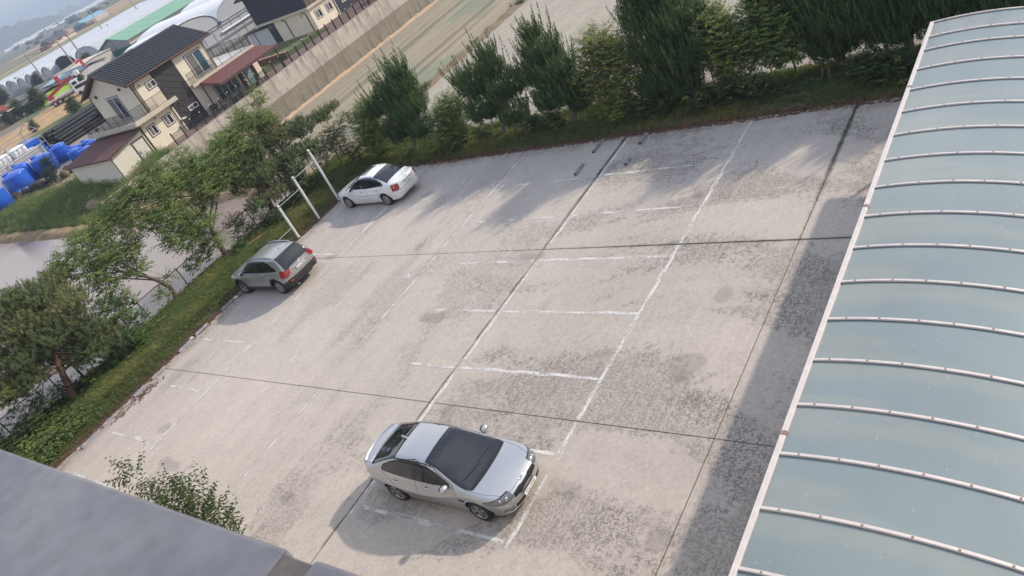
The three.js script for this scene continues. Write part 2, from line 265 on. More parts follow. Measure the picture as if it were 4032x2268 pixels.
// thrown-up earth by the corner of the flooded paddy
solo('earth_mound', '', '', [grid(-50.8, -46.2, 24, -28.0, -25.0, 18, (x, z) => -1.1 + 1.0 * Math.max(0, 1 - ((x + 48.5) / 2.2) ** 2 - ((z + 26.5) / 1.4) ** 2) * (0.6 + 0.8 * fbm(x * 1.5, z * 1.5, 3)))], mottled([0.27, 0.19, 0.125], 0.6, 1.5, 0.95), null, { structure: true });

// ---------- land beyond: the ground sheet to the horizon and the fields on it ----------
const landTex = texture(512, 512, (u, v) => { const a = fbm(u * 6, v * 6, 5, 6, 111), b = fbm(u * 70, v * 70, 2, 70, 112), m = sst(0.4, 0.6, a), k = 0.8 + 0.4 * b; return [lerp(0.10, 0.19, m) * k, lerp(0.13, 0.155, m) * k, lerp(0.06, 0.105, m) * k]; }, [60, 60]);
const landMat = std([1, 1, 1], 0.95, { map: landTex });
solo('ground', '', '', box(-9000, 5000, -2.4, -1.62, -9000, 5000), landMat, null, { structure: true });
solo('upland', '', '', [box(-9000, -61.84, -1.7, 0.02, -9000, -33.4), box(-9000, -75, -1.7, 0.02, -33.4, -31), box(-9000, -100, -1.7, 0.02, -31, 3000)], landMat, null, { structure: true });
const strip = (name, x0, x1, z0, z1, y, mat) => solo(name, '', '', box(x0, x1, -0.3, y, z0, z1), mat, null, { structure: true });
strip('yard', -118, -74.4, -62, -29.5, 0.2, mottled([0.25, 0.215, 0.175], 0.5, 6, 0.95));
strip('ditch_water', -128, -117.5, -300, 40, 0.06, phys([0.13, 0.125, 0.07], 0.09, {}));
strip('grass_strip', -136, -128.2, -300, 60, 0.22, mottled([0.085, 0.12, 0.035], 0.7, 5, 0.95));
strip('sand_field', -163, -136.2, -86, 60, 0.12, mottled([0.40, 0.255, 0.12], 0.6, 7, 0.95, {}, 512));
strip('farm_track', -200, -136.2, -96, -86.2, 0.14, mottled([0.24, 0.20, 0.155], 0.4, 6));
strip('brown_field', -430, -352, -900, 300, 0.1, mottled([0.21, 0.15, 0.095], 0.5, 26, 0.95));
strip('pale_field', -470, -430.5, -900, 300, 0.12, mottled([0.25, 0.255, 0.15], 0.35, 22, 0.95));
strip('green_field', -498, -470.5, -900, 300, 0.12, mottled([0.155, 0.185, 0.10], 0.35, 22, 0.95));
strip('tan_field', -520, -498.5, -900, 300, 0.14, mottled([0.42, 0.28, 0.155], 0.4, 26, 0.95));
strip('earthworks', -760, -520.5, -700, -292, 0.5, mottled([0.36, 0.235, 0.145], 0.6, 50, 0.95));
strip('olive_field', -760, -520.5, -290, 200, 0.3, mottled([0.17, 0.165, 0.09], 0.5, 40, 0.95));
strip('dark_field', -1330, -760.5, -900, 200, 0.3, mottled([0.11, 0.12, 0.075], 0.6, 80, 0.95));

// wooded hills, kilometres away
function hill(name, az, dist, wid, dep, hgt, seed) {
  const n = 110, m = 26, pos = [], idx = [], a = THREE.MathUtils.degToRad(az), dx = Math.sin(a), dz = -Math.cos(a), px = -dz, pz = dx;
  for (let j = 0; j <= m; j++) for (let i = 0; i <= n; i++) {
    const s = (i / n - 0.5) * 2, q = (j / m - 0.5) * 2, ridge = Math.pow(Math.max(0, 1 - s * s), 0.75) * (0.45 + 0.75 * fbm(s * 3 + seed, seed * 1.7, 4)), f = Math.pow(Math.max(0, 1 - q * q), 0.9) * (0.75 + 0.5 * fbm(s * 9 + seed, q * 4, 3));
    const y = hgt * ridge * f * 1.25 + 5 * vn(i * 1.3, j * 1.7 + seed) * ridge * f - 3;
    pos.push(dx * (dist + q * dep) + px * s * wid, y, dz * (dist + q * dep) + pz * s * wid);
  }
  for (let j = 0; j < m; j++) for (let i = 0; i < n; i++) { const k = j * (n + 1) + i; idx.push(k, k + 1, k + n + 1, k + 1, k + n + 2, k + n + 1); }
  const g = new THREE.BufferGeometry(); g.setAttribute('position', new THREE.Float32BufferAttribute(pos, 3)); g.setIndex(idx); g.computeVertexNormals(); if (g.attributes.normal.getY(m * n / 2 | 0) < 0) flip(g); g.setAttribute('uv', new THREE.Float32BufferAttribute(new Float32Array(pos.length / 3 * 2), 2));
  return solo(name, '', '', g, hillMat, null, { structure: true });
}
const hillMat = mottled([0.026, 0.036, 0.028], 0.6, 120, 0.95);
hill('hill', -67.2, 3300, 240, 300, 62, 3); hill('hill_behind', -62.8, 5200, 75, 200, 36, 9); hill('hill_range', -56.2, 6500, 660, 500, 120, 14); hill('hill_left', -78, 4200, 700, 400, 120, 21);

// ---------- the building we look down from ----------
{
  const b = thing('office_building', 'building with a grey parapet in the near left corner of view', 'building', [-10, 0, 4]);
  const render_ = mottled([0.42, 0.41, 0.40], 0.25, 4);
  part(b, 'wall', box(-34, 9, -0.1, 12.1, -0.12, 0.10), render_); part(b, 'back_wall', box(-34, 9, -0.1, 12.1, 7.8, 8.0), render_); part(b, 'end_wall', [box(-34, -33.8, -0.1, 12.1, 0.10, 7.8)], render_); part(b, 'end_wall', [box(8.8, 9, -0.1, 12.1, 0.10, 7.8)], render_);
  part(b, 'roof_slab', box(-33.8, 8.8, 11.2, 11.45, 0.10, 7.8), render_);
  const cop = mottled([0.165, 0.166, 0.182], 0.35, 1, 0.6, { bumpMap: grainBump, bumpScale: 0.001 }, 512);
  const seg = (x0, x1) => { const g = rbox(x0, x1, 12.28, 12.40, -0.19, 0.20, 0.006); part(b, 'coping', g, cop); };
  const xs = [-34, -28, -22, -16, -10, -4.2, -0.655]; for (let i = 0; i < xs.length - 1; i++) seg(xs[i] + 0.011, xs[i + 1] - 0.011); seg(-0.622, 8.9);
  part(b, 'parapet', box(-34, 9, 12.1, 12.285, -0.12, 0.14), render_);
  part(b, 'joint_sealant', box(-0.672, -0.604, 12.30, 12.397, -0.184, 0.196), mottled([0.10, 0.088, 0.082], 0.5, 0.2));
}
// ---------- curved canopy roof beside the lot ----------
{
  const c = thing('canopy_roof', 'long curved canopy of blue green sheets between pale metal ribs', 'canopy', [-2, 0, -13]);
  const Y = (x) => 3.03 - 0.055 * (x + 3.7) ** 2, X0 = -4.5, X1 = 0.7, Zs = []; for (let k = 0; k <= 19; k++) Zs.push(-2.4 - 1.06 * k - (k === 19 ? -0.1 : 0)); // ribs
  const zN = -23.16;
  const sheetTex = texture(512, 512, (u, v) => { const a = fbm(u * 4, v * 4, 4, 4, 131), d = vn(u * 180, v * 180, 180, 132), sp = d > 0.985 ? 1 : 0, st = sst(0.55, 0.8, fbm(u * 3, v * 14, 3, 3, 133)); const k = 0.88 + 0.24 * a; return [lerp(0.235 * k + 0.04 * st, 0.6, sp * 0.7), lerp(0.285 * k + 0.025 * st, 0.6, sp * 0.7), lerp(0.292 * k, 0.6, sp * 0.7)]; }, [5.3, 9]);
  const sheet = phys([1, 1, 1], 0.16, { map: sheetTex, specularIntensity: 1, clearcoat: 0.5, clearcoatRoughness: 0.12, transmission: 0.12, thickness: 0 });
  const rib = mottled([0.62, 0.56, 0.53], 0.25, 0.8, 0.45), rust = mottled([0.30, 0.19, 0.15], 0.5, 0.6, 0.8), steel = mottled([0.32, 0.33, 0.35], 0.25, 1.5, 0.5);
  const arc = (z0, z1, dy, th, n = 26) => { const g = new THREE.BufferGeometry(), p = [], id = []; for (let i = 0; i <= n; i++) { const x = lerp(X0, X1, i / n), y = Y(x) + dy; p.push(x, y, z0, x, y, z1, x, y - th, z0, x, y - th, z1); } for (let i = 0; i < n; i++) { const a = i * 4; id.push(a, a + 1, a + 4, a + 1, a + 5, a + 4, a + 2, a + 6, a + 3, a + 3, a + 6, a + 7, a, a + 4, a + 2, a + 2, a + 4, a + 6, a + 1, a + 3, a + 5, a + 3, a + 7, a + 5); } id.push(0, 2, 1, 1, 2, 3); const e = n * 4; id.push(e, e + 1, e + 2, e + 1, e + 3, e + 2); g.setAttribute('position', new THREE.Float32BufferAttribute(p, 3)); g.setIndex(id); const q = g.toNonIndexed(); q.computeVertexNormals(); return q; };
  const smoothArc = (z0, z1, R) => { const n = 26, m = 3, p = [], id = [], amp = [0, 1, 1, 0]; const s1 = R() * 9; for (let i = 0; i <= n; i++) for (let j = 0; j <= m; j++) { const x = lerp(X0 + 0.03, X1, i / n), z = lerp(z0, z1, j / m); p.push(x, Y(x) - 0.012 + amp[j] * 0.010 * (vn(x * 1.4 + s1, z * 2) - 0.3), z); } for (let i = 0; i < n; i++) for (let j = 0; j < m; j++) { const a = i * (m + 1) + j; id.push(a, a + 1, a + m + 1, a + 1, a + m + 2, a + m + 1); } const g = new THREE.BufferGeometry(); g.setAttribute('position', new THREE.Float32BufferAttribute(p, 3)); g.setIndex(id); g.computeVertexNormals(); if (g.attributes.normal.getY(0) < 0) flip(g); g.setAttribute('uv', new THREE.Float32BufferAttribute(new Float32Array(p.length / 3 * 2), 2)); return g; };
  const R = rng(77), zz = [...Zs.slice(0, 19), -22.25, zN];
  for (let i = 0; i < zz.length - 1; i++) { const g = smoothArc(zz[i] - 0.012, zz[i + 1] + 0.012, R); part(c, 'roof_sheet', g, sheet); }
  zz.forEach((z, i) => { const r = part(c, 'rib', [arc(z - 0.034, z + 0.034, 0.014, 0.012), arc(z - 0.022, z + 0.022, 0.026, 0.013)], rib); const bolts = []; for (let k = 0; k < 9; k++) { const x = lerp(X0 + 0.35, X1 - 0.2, k / 8 + (R() - 0.5) * 0.02); bolts.push(box(x - 0.014, x + 0.014, Y(x) + 0.024, Y(x) + 0.034, z - 0.014, z + 0.014)); } part(r, 'bolt_heads', bolts, rust, { kind: 'stuff' }); part(c, 'under_beam', arc(z - 0.03, z + 0.03, -0.05, 0.08), steel); });
  for (const [a, b] of [[-2.2, -8.1], [-8.12, -14.4], [-14.42, -19.5], [-19.52, zN - 0.02]]) part(c, 'edge_strip', rbox(X0 - 0.05, X0 + 0.05, Y(X0) - 0.09, Y(X0) + 0.035, b, a, 0.012), rib);
  for (const z of [-8.11, -14.41, -19.51]) part(c, 'edge_joiner', rbox(X0 - 0.056, X0 + 0.054, Y(X0) - 0.094, Y(X0) + 0.039, z - 0.05, z + 0.05, 0.01), rust);
  for (const z of [-2.6, -8.0, -13.0, -18.0, -22.9]) { part(c, 'post', bar([-4.1, 0, z], [-4.1, Y(-4.1) - 0.1, z], 0.06, 0.06, 14), steel); part(c, 'post', bar([0.4, 0, z], [0.4, Y(0.4) - 0.1, z], 0.06, 0.06, 14), steel); }
  for (const x of [-4.1, -2.3, -0.7, 0.4]) part(c, 'purlin', box(x - 0.04, x + 0.04, Y(x) - 0.13, Y(x) - 0.06, zN + 0.1, -2.4), steel);
}

// ---------- cars: a solid given by its side, plan and section outlines, meshed, then cut into panels ----------
function polySdf(pts) {   // signed distance to a closed polygon
  const n = pts.length, f = new Float64Array(pts.flat());
  return (x, y) => {
    let d = 1e9, s = 1;
    for (let i = 0, j = n - 1; i < n; j = i++) {
      const ax = f[2 * i], ay = f[2 * i + 1], bx = f[2 * j], by = f[2 * j + 1], ex = bx - ax, ey = by - ay, wx = x - ax, wy = y - ay;
      let t = (wx * ex + wy * ey) / (ex * ex + ey * ey); t = t < 0 ? 0 : t > 1 ? 1 : t;
      const qx = wx - ex * t, qy = wy - ey * t, q = qx * qx + qy * qy; if (q < d) d = q;
      const c1 = y >= ay, c2 = y < by, c3 = ex * wy > ey * wx; if ((c1 && c2 && c3) || (!c1 && !c2 && !c3)) s = -s;
    }
    return s * Math.sqrt(d);
  };
}
function smoothLine(pts, per = 5) { const c = new THREE.CatmullRomCurve3(pts.map((p) => new THREE.Vector3(p[0], p[1], 0)), true, 'centripetal'); return c.getPoints(pts.length * per).slice(0, -1).map((p) => [p.x, p.y]); }
const smin = (a, b, k) => { const h = Math.max(k - Math.abs(a - b), 0) / k; return Math.min(a, b) - h * h * k * 0.25; };
const smax = (a, b, k) => -smin(-a, -b, k);
function surfaceNet(f, b, h) {   // naive surface nets, then pulled onto the surface
  const [x0, y0, z0, x1, y1, z1] = b, nx = Math.ceil((x1 - x0) / h) + 1, ny = Math.ceil((y1 - y0) / h) + 1, nz = Math.ceil((z1 - z0) / h) + 1, v = new Float32Array(nx * ny * nz), at = (i, j, k) => (i * ny + j) * nz + k;
  const B = 6; for (let i = 0; i < nx; i += B) for (let j = 0; j < ny; j += B) for (let k = 0; k < nz; k += B) {
    const c = f(x0 + (i + B / 2) * h, y0 + (j + B / 2) * h, z0 + (k + B / 2) * h), skip = Math.abs(c) > B * h * 0.87 * 1.7;
    for (let a = i; a < Math.min(nx, i + B); a++) for (let b = j; b < Math.min(ny, j + B); b++) for (let d = k; d < Math.min(nz, k + B); d++) v[at(a, b, d)] = skip ? c : f(x0 + a * h, y0 + b * h, z0 + d * h);
  }
  const id = new Int32Array(nx * ny * nz).fill(-1), pos = [], idx = [];
  const E = [[0, 0, 0, 1, 0, 0], [0, 0, 0, 0, 1, 0], [0, 0, 0, 0, 0, 1], [1, 0, 0, 1, 1, 0], [1, 0, 0, 1, 0, 1], [0, 1, 0, 1, 1, 0], [0, 1, 0, 0, 1, 1], [0, 0, 1, 1, 0, 1], [0, 0, 1, 0, 1, 1], [1, 1, 0, 1, 1, 1], [1, 0, 1, 1, 1, 1], [0, 1, 1, 1, 1, 1]];
  for (let i = 0; i < nx - 1; i++) for (let j = 0; j < ny - 1; j++) for (let k = 0; k < nz - 1; k++) {
    let c = 0, sx = 0, sy = 0, sz = 0;
    for (const e of E) { const a = v[at(i + e[0], j + e[1], k + e[2])], d = v[at(i + e[3], j + e[4], k + e[5])]; if ((a < 0) !== (d < 0)) { const t = a / (a - d); sx += e[0] + t * (e[3] - e[0]); sy += e[1] + t * (e[4] - e[1]); sz += e[2] + t * (e[5] - e[2]); c++; } }
    if (c) { id[at(i, j, k)] = pos.length / 3; pos.push(x0 + (i + sx / c) * h, y0 + (j + sy / c) * h, z0 + (k + sz / c) * h); }
  }
  const quad = (a, b, c, d, s) => { if (a < 0 || b < 0 || c < 0 || d < 0) return; if (s) idx.push(a, b, c, a, c, d); else idx.push(a, c, b, a, d, c); };
  for (let i = 1; i < nx - 1; i++) for (let j = 1; j < ny - 1; j++) for (let k = 1; k < nz - 1; k++) {
    const a = v[at(i, j, k)] < 0;
    if (a !== v[at(i + 1, j, k)] < 0) quad(id[at(i, j - 1, k - 1)], id[at(i, j, k - 1)], id[at(i, j, k)], id[at(i, j - 1, k)], a);
    if (a !== v[at(i, j + 1, k)] < 0) quad(id[at(i - 1, j, k - 1)], id[at(i - 1, j, k)], id[at(i, j, k)], id[at(i, j, k - 1)], a);
    if (a !== v[at(i, j, k + 1)] < 0) quad(id[at(i - 1, j - 1, k)], id[at(i, j - 1, k)], id[at(i, j, k)], id[at(i - 1, j, k)], a);
  }
  const P = new Float32Array(pos), N = new Float32Array(pos.length), e = 0.004;
  for (let i = 0; i < P.length; i += 3) {
    let x = P[i], y = P[i + 1], z = P[i + 2], gx, gy, gz;
    for (let it = 0; it < 3; it++) { const d = f(x, y, z); gx = (f(x + e, y, z) - f(x - e, y, z)) / (2 * e); gy = (f(x, y + e, z) - f(x, y - e, z)) / (2 * e); gz = (f(x, y, z + e) - f(x, y, z - e)) / (2 * e); const g2 = gx * gx + gy * gy + gz * gz || 1, s = Math.max(-h, Math.min(h, d)) / g2; if (it < 2) { x -= gx * s; y -= gy * s; z -= gz * s; } }
    const l = Math.hypot(gx, gy, gz) || 1; P[i] = x; P[i + 1] = y; P[i + 2] = z; N[i] = gx / l; N[i + 1] = gy / l; N[i + 2] = gz / l;
  }
  const tris = []; const V = (i) => [P[3 * i], P[3 * i + 1], P[3 * i + 2], N[3 * i], N[3 * i + 1], N[3 * i + 2]];
  for (let i = 0; i < idx.length; i += 3) tris.push([V(idx[i]), V(idx[i + 1]), V(idx[i + 2])]);
  return tris;
}
function splitBy(tris, g) {   // cut triangles along g = 0 -> [inside, outside]
  const ins = [], out = [];
  for (const t of tris) {
    const d = t.map((p) => g(p[0], p[1], p[2], p[3], p[4], p[5]));
    if (d[0] <= 0 && d[1] <= 0 && d[2] <= 0) { ins.push(t); continue; } if (d[0] > 0 && d[1] > 0 && d[2] > 0) { out.push(t); continue; }
    const A = [], B = [];
    for (let i = 0; i < 3; i++) { const j = (i + 1) % 3, p = t[i], q = t[j]; (d[i] <= 0 ? A : B).push(p); if ((d[i] <= 0) !== (d[j] <= 0)) { const s = d[i] / (d[i] - d[j]), m = p.map((c, k) => c + (q[k] - c) * s); A.push(m); B.push(m); } }
    for (const [P, L] of [[A, ins], [B, out]]) for (let k = 1; k + 1 < P.length; k++) L.push([P[0], P[k], P[k + 1]]);
  }
  return [ins, out];
}
function triGeo(tris, push = 0) { const p = new Float32Array(tris.length * 9), n = new Float32Array(tris.length * 9); let o = 0; for (const t of tris) for (const v of t) { for (let k = 0; k < 3; k++) { p[o + k] = v[k] + v[3 + k] * push; n[o + k] = v[3 + k]; } o += 3; } const g = new THREE.BufferGeometry(); g.setAttribute('position', new THREE.BufferAttribute(p, 3)); g.setAttribute('normal', new THREE.BufferAttribute(n, 3)); g.setAttribute('uv', new THREE.BufferAttribute(new Float32Array(tris.length * 6), 2)); return g; }
const M = {
  glass: phys([0.012, 0.014, 0.018], 0.05, { specularIntensity: 1, clearcoat: 0.6, clearcoatRoughness: 0.03 }),
  seam: std([0.012, 0.012, 0.012], 0.7), rubber: std([0.018, 0.018, 0.019], 0.75), blackPlastic: std([0.028, 0.029, 0.031], 0.55), dark: std([0.008, 0.008, 0.009], 0.6),
  chrome: std([0.75, 0.76, 0.78], 0.16, { metalness: 1 }), alloy: std([0.52, 0.53, 0.55], 0.32, { metalness: 0.85 }), lens: phys([0.17, 0.18, 0.19], 0.10, { clearcoat: 1, metalness: 0.35 }),
  red: phys([0.36, 0.012, 0.014], 0.12, { clearcoat: 1 }), amber: phys([0.62, 0.25, 0.10], 0.15, { clearcoat: 1 }), white: std([0.8, 0.8, 0.79], 0.45), orange: phys([0.75, 0.22, 0.07], 0.25, { clearcoat: 0.6 }),
};
const paintSilver = phys([0.50, 0.51, 0.525], 0.30, { metalness: 0.72, clearcoat: 1, clearcoatRoughness: 0.05 });
const paintSilver2 = phys([0.42, 0.425, 0.425], 0.33, { metalness: 0.65, clearcoat: 1, clearcoatRoughness: 0.08 });
const paintWhite = phys([0.78, 0.785, 0.78], 0.32, { clearcoat: 1, clearcoatRoughness: 0.05 });

function plateTexture(draw, w = 512, h = 112) { const c = document.createElement('canvas'); c.width = w; c.height = h; const x = c.getContext('2d'); x.fillStyle = '#f2f0ea'; x.fillRect(0, 0, w, h); x.strokeStyle = '#1a1a1a'; x.lineWidth = 5; x.strokeRect(6, 6, w - 12, h - 12); x.fillStyle = x.strokeStyle = '#141414'; draw(x, w, h); const t = new THREE.CanvasTexture(c); t.colorSpace = THREE.SRGBColorSpace; return t; }
const stroke = (x, lw, ...ls) => { x.lineWidth = lw; x.lineCap = 'butt'; for (const l of ls) { x.beginPath(); l.forEach(([a, b], i) => (i ? x.lineTo(a, b) : x.moveTo(a, b))); x.stroke(); } };
function flatPlate(parent, name, tex, w, h, pos, look, up = [0, 1, 0], mat) {   // a thin card with print on its face, looking along "look"
  const o = new THREE.Group(), face = new THREE.PlaneGeometry(w, h), m = mat || std([1, 1, 1], 0.4, { map: tex });
  const back = new RoundedBoxGeometry(w + 0.016, h + 0.016, 0.012, 2, 0.005); back.translate(0, 0, -0.0075);
  const L = new THREE.Vector3(...look).normalize(), M4 = new THREE.Matrix4().lookAt(L, new THREE.Vector3(), new THREE.Vector3(...up)); M4.setPosition(...pos);
  face.applyMatrix4(M4); back.applyMatrix4(M4);
  const a = new THREE.Mesh(clean(back), M.blackPlastic); a.name = name; a.castShadow = a.receiveShadow = true; const b = new THREE.Mesh(face, m); b.name = 'number_print'; b.receiveShadow = true; a.add(b); parent.add(a); return a;
}
function wheelPart(parent, x, z, r, w, style, side) {
  const wh = new THREE.Group(); wh.name = 'wheel'; wh.position.set(x, r, z); parent.add(wh);
  const ri = style.rim, prof = [[ri - 0.01, -w / 2 + 0.015], [ri + 0.02, -w / 2], [r - 0.03, -w / 2 + 0.004], [r - 0.004, -w / 2 + 0.03], [r, -w / 4], [r, w / 4], [r - 0.004, w / 2 - 0.03], [r - 0.03, w / 2 - 0.004], [ri + 0.02, w / 2], [ri - 0.01, w / 2 - 0.015]];
  const ty = new THREE.LatheGeometry(prof.map((p) => new THREE.Vector2(...p)), 48); ty.rotateX(Math.PI / 2); const add = (n, g, m) => { const q = new THREE.Mesh(clean(g), m); q.name = n; q.castShadow = q.receiveShadow = true; wh.add(q); return q; };
  add('tyre', ty, M.rubber);
  const out = side * (w / 2 - 0.022), g = [];
  const lip = new THREE.TorusGeometry(ri - 0.012, 0.014, 8, 48); lip.translate(0, 0, out); g.push(lip);
  const hub = new THREE.CylinderGeometry(0.045, 0.05, 0.03, 20); hub.rotateX(Math.PI / 2); hub.translate(0, 0, out - side * 0.006); g.push(hub);
  const n = style.spokes;
  for (let i = 0; i < n; i++) for (const off of style.pair ? [-style.pair, style.pair] : [0]) { const s = new THREE.BoxGeometry(style.w, ri - 0.03, 0.022); s.translate(0, (ri - 0.01) / 2 + 0.01, 0); s.rotateZ(off); s.rotateZ(i / n * Math.PI * 2 + style.turn); s.translate(0, 0, out - side * 0.012); g.push(s); }
  add('rim', joined(g), M.alloy);
  const bk = new THREE.CylinderGeometry(ri, ri, 0.02, 32); bk.rotateX(Math.PI / 2); bk.translate(0, 0, out - side * 0.055); add('brake_disc', bk, style.disc || M.dark);
}
// C: outlines and features of one car, in its own metres (x forward, y up, z to its left side = -z in plan)
function makeCar(root, C) {
  const side = polySdf(smoothLine(C.side, 4)), plan = polySdf(smoothLine(C.plan, 4)), cab = polySdf(smoothLine(C.cab, 4));
  const f = (x, y, z) => {
    const az = Math.abs(z), yy = y + C.crown * z * z;
    const inset = C.tuck * sst(0.62, 0.16, y) + C.shoulder * sst(0.62, C.belt, y);
    const swell = C.swell * (Math.exp(-(((x - C.ax[0]) ** 2 + (y - 0.5) ** 2) / 0.16)) + Math.exp(-(((x - C.ax[1]) ** 2 + (y - 0.5) ** 2) / 0.16)));
    const crease = 0.008 * Math.exp(-(((y - C.crease) / 0.03) ** 2));
    const d1 = smax(side(x, yy), plan(x, az) + inset - swell - crease, C.k1);
    const cw = lerp(C.cabW[0], C.cabW[1], (y - C.belt) / (C.h - C.belt)) - 0.035 * ((x - C.cabMid) / 1.3) ** 2;
    const d2 = smax(cab(x, y + C.roofCrown * z * z), (az - cw) * 0.93, C.k2);
    let d = smin(d1, d2, C.k3);
    for (const a of C.ax) { const w = Math.hypot(x - a, y - C.r) - C.arch; d = smax(d, -Math.max(w, 0.50 - az), 0.012); }
    return d;
  };
  let tris = surfaceNet(f, [C.x0 - 0.08, 0.06, -1.06, C.x1 + 0.08, C.h + 0.08, 1.06], 0.028);
  const addP = (name, ts, mat, par = root, push = 0) => { if (!ts.length) return null; const m = new THREE.Mesh(triGeo(ts, push), mat); m.name = name; m.castShadow = m.receiveShadow = true; par.add(m); return m; };
  const seams = [];
  const under = splitBy(tris, (x, y, z) => Math.max(y - 0.24, 0)); // keep
  let rest = tris; const made = {};
  for (const R of C.regions) {
    if (R.trim) { let [t, r] = splitBy(rest, (...a) => R.g(...a) - R.trim); const [inn, ring] = splitBy(t, R.g); rest = r; (R.trimMat === 'body' ? null : 0); addP(R.trimName || 'trim', ring, R.trimMat || M.seam); made[R.name] = made[R.name] || []; made[R.name].push(addP(R.name, inn, R.mat)); }
    else if (R.seam) { const w = 0.0045; let [t, r] = splitBy(rest, (...a) => R.g(...a) - w); let [inn, ring] = splitBy(t, (...a) => R.g(...a) + w); rest = r; seams.push(...ring); made[R.name] = made[R.name] || []; made[R.name].push(addP(R.name, inn, R.mat || C.paint)); }
    else { const [t, r] = splitBy(rest, R.g); rest = r; made[R.name] = made[R.name] || []; made[R.name].push(addP(R.name, t, R.mat, root, R.push || 0)); }
  }
  addP('panel_gap', seams, M.seam);
  const wells = splitBy(rest, (x, y, z, nx, ny, nz) => Math.max(Math.min(Math.hypot(x - C.ax[0], y - C.r), Math.hypot(x - C.ax[1], y - C.r)) - C.arch - 0.006, Math.abs(nz) - 0.6));
  addP('wheel_well', wells[0], M.dark); addP('body', wells[1], C.paint);
  for (const a of C.ax) for (const s of [-1, 1]) wheelPart(root, a, s * (C.track - 0.105), C.r, 0.21, C.wheel, s);
  // where a ray from the side, the top, the front or the rear meets the body
  const hit = { side: (x, y, s) => { let z = 1.1; for (let i = 0; i < 60; i++) { const d = f(x, y, z); if (d < 0.001) break; z -= d * 0.8; } return s * z; }, top: (x, z) => { let y = 1.9; for (let i = 0; i < 60; i++) { const d = f(x, y, z); if (d < 0.001) break; y -= d * 0.8; } return y; }, front: (y, z, s) => { let x = s > 0 ? C.x1 + 0.3 : C.x0 - 0.3; for (let i = 0; i < 60; i++) { const d = f(x, y, z); if (d < 0.001) break; x -= s * d * 0.8; } return x; } };
  const local = (name, gs, mat, par = root) => { const m = new THREE.Mesh(joined(gs), mat); m.name = name; m.castShadow = m.receiveShadow = true; par.add(m); return m; };
  return { made, hit, local };
}
const windowSdf = (pts) => { const p = polySdf(pts); return (x, y) => p(x, y) - 0.012; };
function mirrors(car, C, x, y, out, mat) { for (const s of [-1, 1]) { const z = car.hit.side(x, y - 0.02, s), g = new THREE.SphereGeometry(1, 20, 14); g.scale(0.085, 0.075, 0.125); g.translate(x - 0.03, y, z + s * (0.115 + out)); const m = car.local('door_mirror', g, mat); const arm = bar([x + 0.02, y - 0.055, z - s * 0.03], [x - 0.005, y - 0.04, z + s * 0.1], 0.022, 0.018); car.local('mirror_arm', arm, M.blackPlastic, m); const gl = new THREE.CylinderGeometry(0.062, 0.062, 0.012, 20); gl.scale(1, 1, 1.5); gl.rotateZ(Math.PI / 2); gl.translate(x - 0.108, y, z + s * (0.115 + out)); car.local('mirror_glass', gl, M.glass, m); } }
function handles(car, xs, y, mat) { xs.forEach((x, i) => { for (const s of [-1, 1]) { const z = car.hit.side(x, y, s), g = new RoundedBoxGeometry(0.20, 0.034, 0.03, 3, 0.014); g.translate(x, y, z + s * 0.02); const list = car.made.door, d = list && list.find((m) => m && m.userData.k === i * 2 + (s > 0 ? 1 : 0)); car.local('door_handle', g, mat, d || car.made.root); const c = new THREE.SphereGeometry(0.05, 14, 8); c.scale(1, 0.62, 0.18); c.translate(x, y, z); car.local('handle_cup', c, M.seam, d || car.made.root); } }); }
function emblem(car, pos, look, up, w, mark) { // an oval ring with letters
  const L = new THREE.Vector3(...look).normalize(), M4 = new THREE.Matrix4().lookAt(L, new THREE.Vector3(), new THREE.Vector3(...up)); M4.setPosition(...pos);
  const ring = new THREE.TorusGeometry(1, 0.13, 8, 32); ring.scale(w / 2, w / 3.6, w / 6); ring.applyMatrix4(M4); const e = car.local('emblem', ring, M.chrome);
  const g = new THREE.CircleGeometry(0.95, 28); g.scale(w / 2, w / 3.6, 1); g.applyMatrix4(M4); const c = document.createElement('canvas'); c.width = 128; c.height = 72; const x = c.getContext('2d'); x.fillStyle = '#b9bcc0'; x.fillRect(0, 0, 128, 72); x.fillStyle = '#1b1b1d'; x.font = 'bold 44px sans-serif'; x.textAlign = 'center'; x.textBaseline = 'middle'; x.fillText(mark, 64, 37);
  const t = new THREE.CanvasTexture(c); t.colorSpace = THREE.SRGBColorSpace; const q = new THREE.Mesh(g, std([1, 1, 1], 0.3, { map: t })); q.name = 'emblem_print'; e.add(q);
}
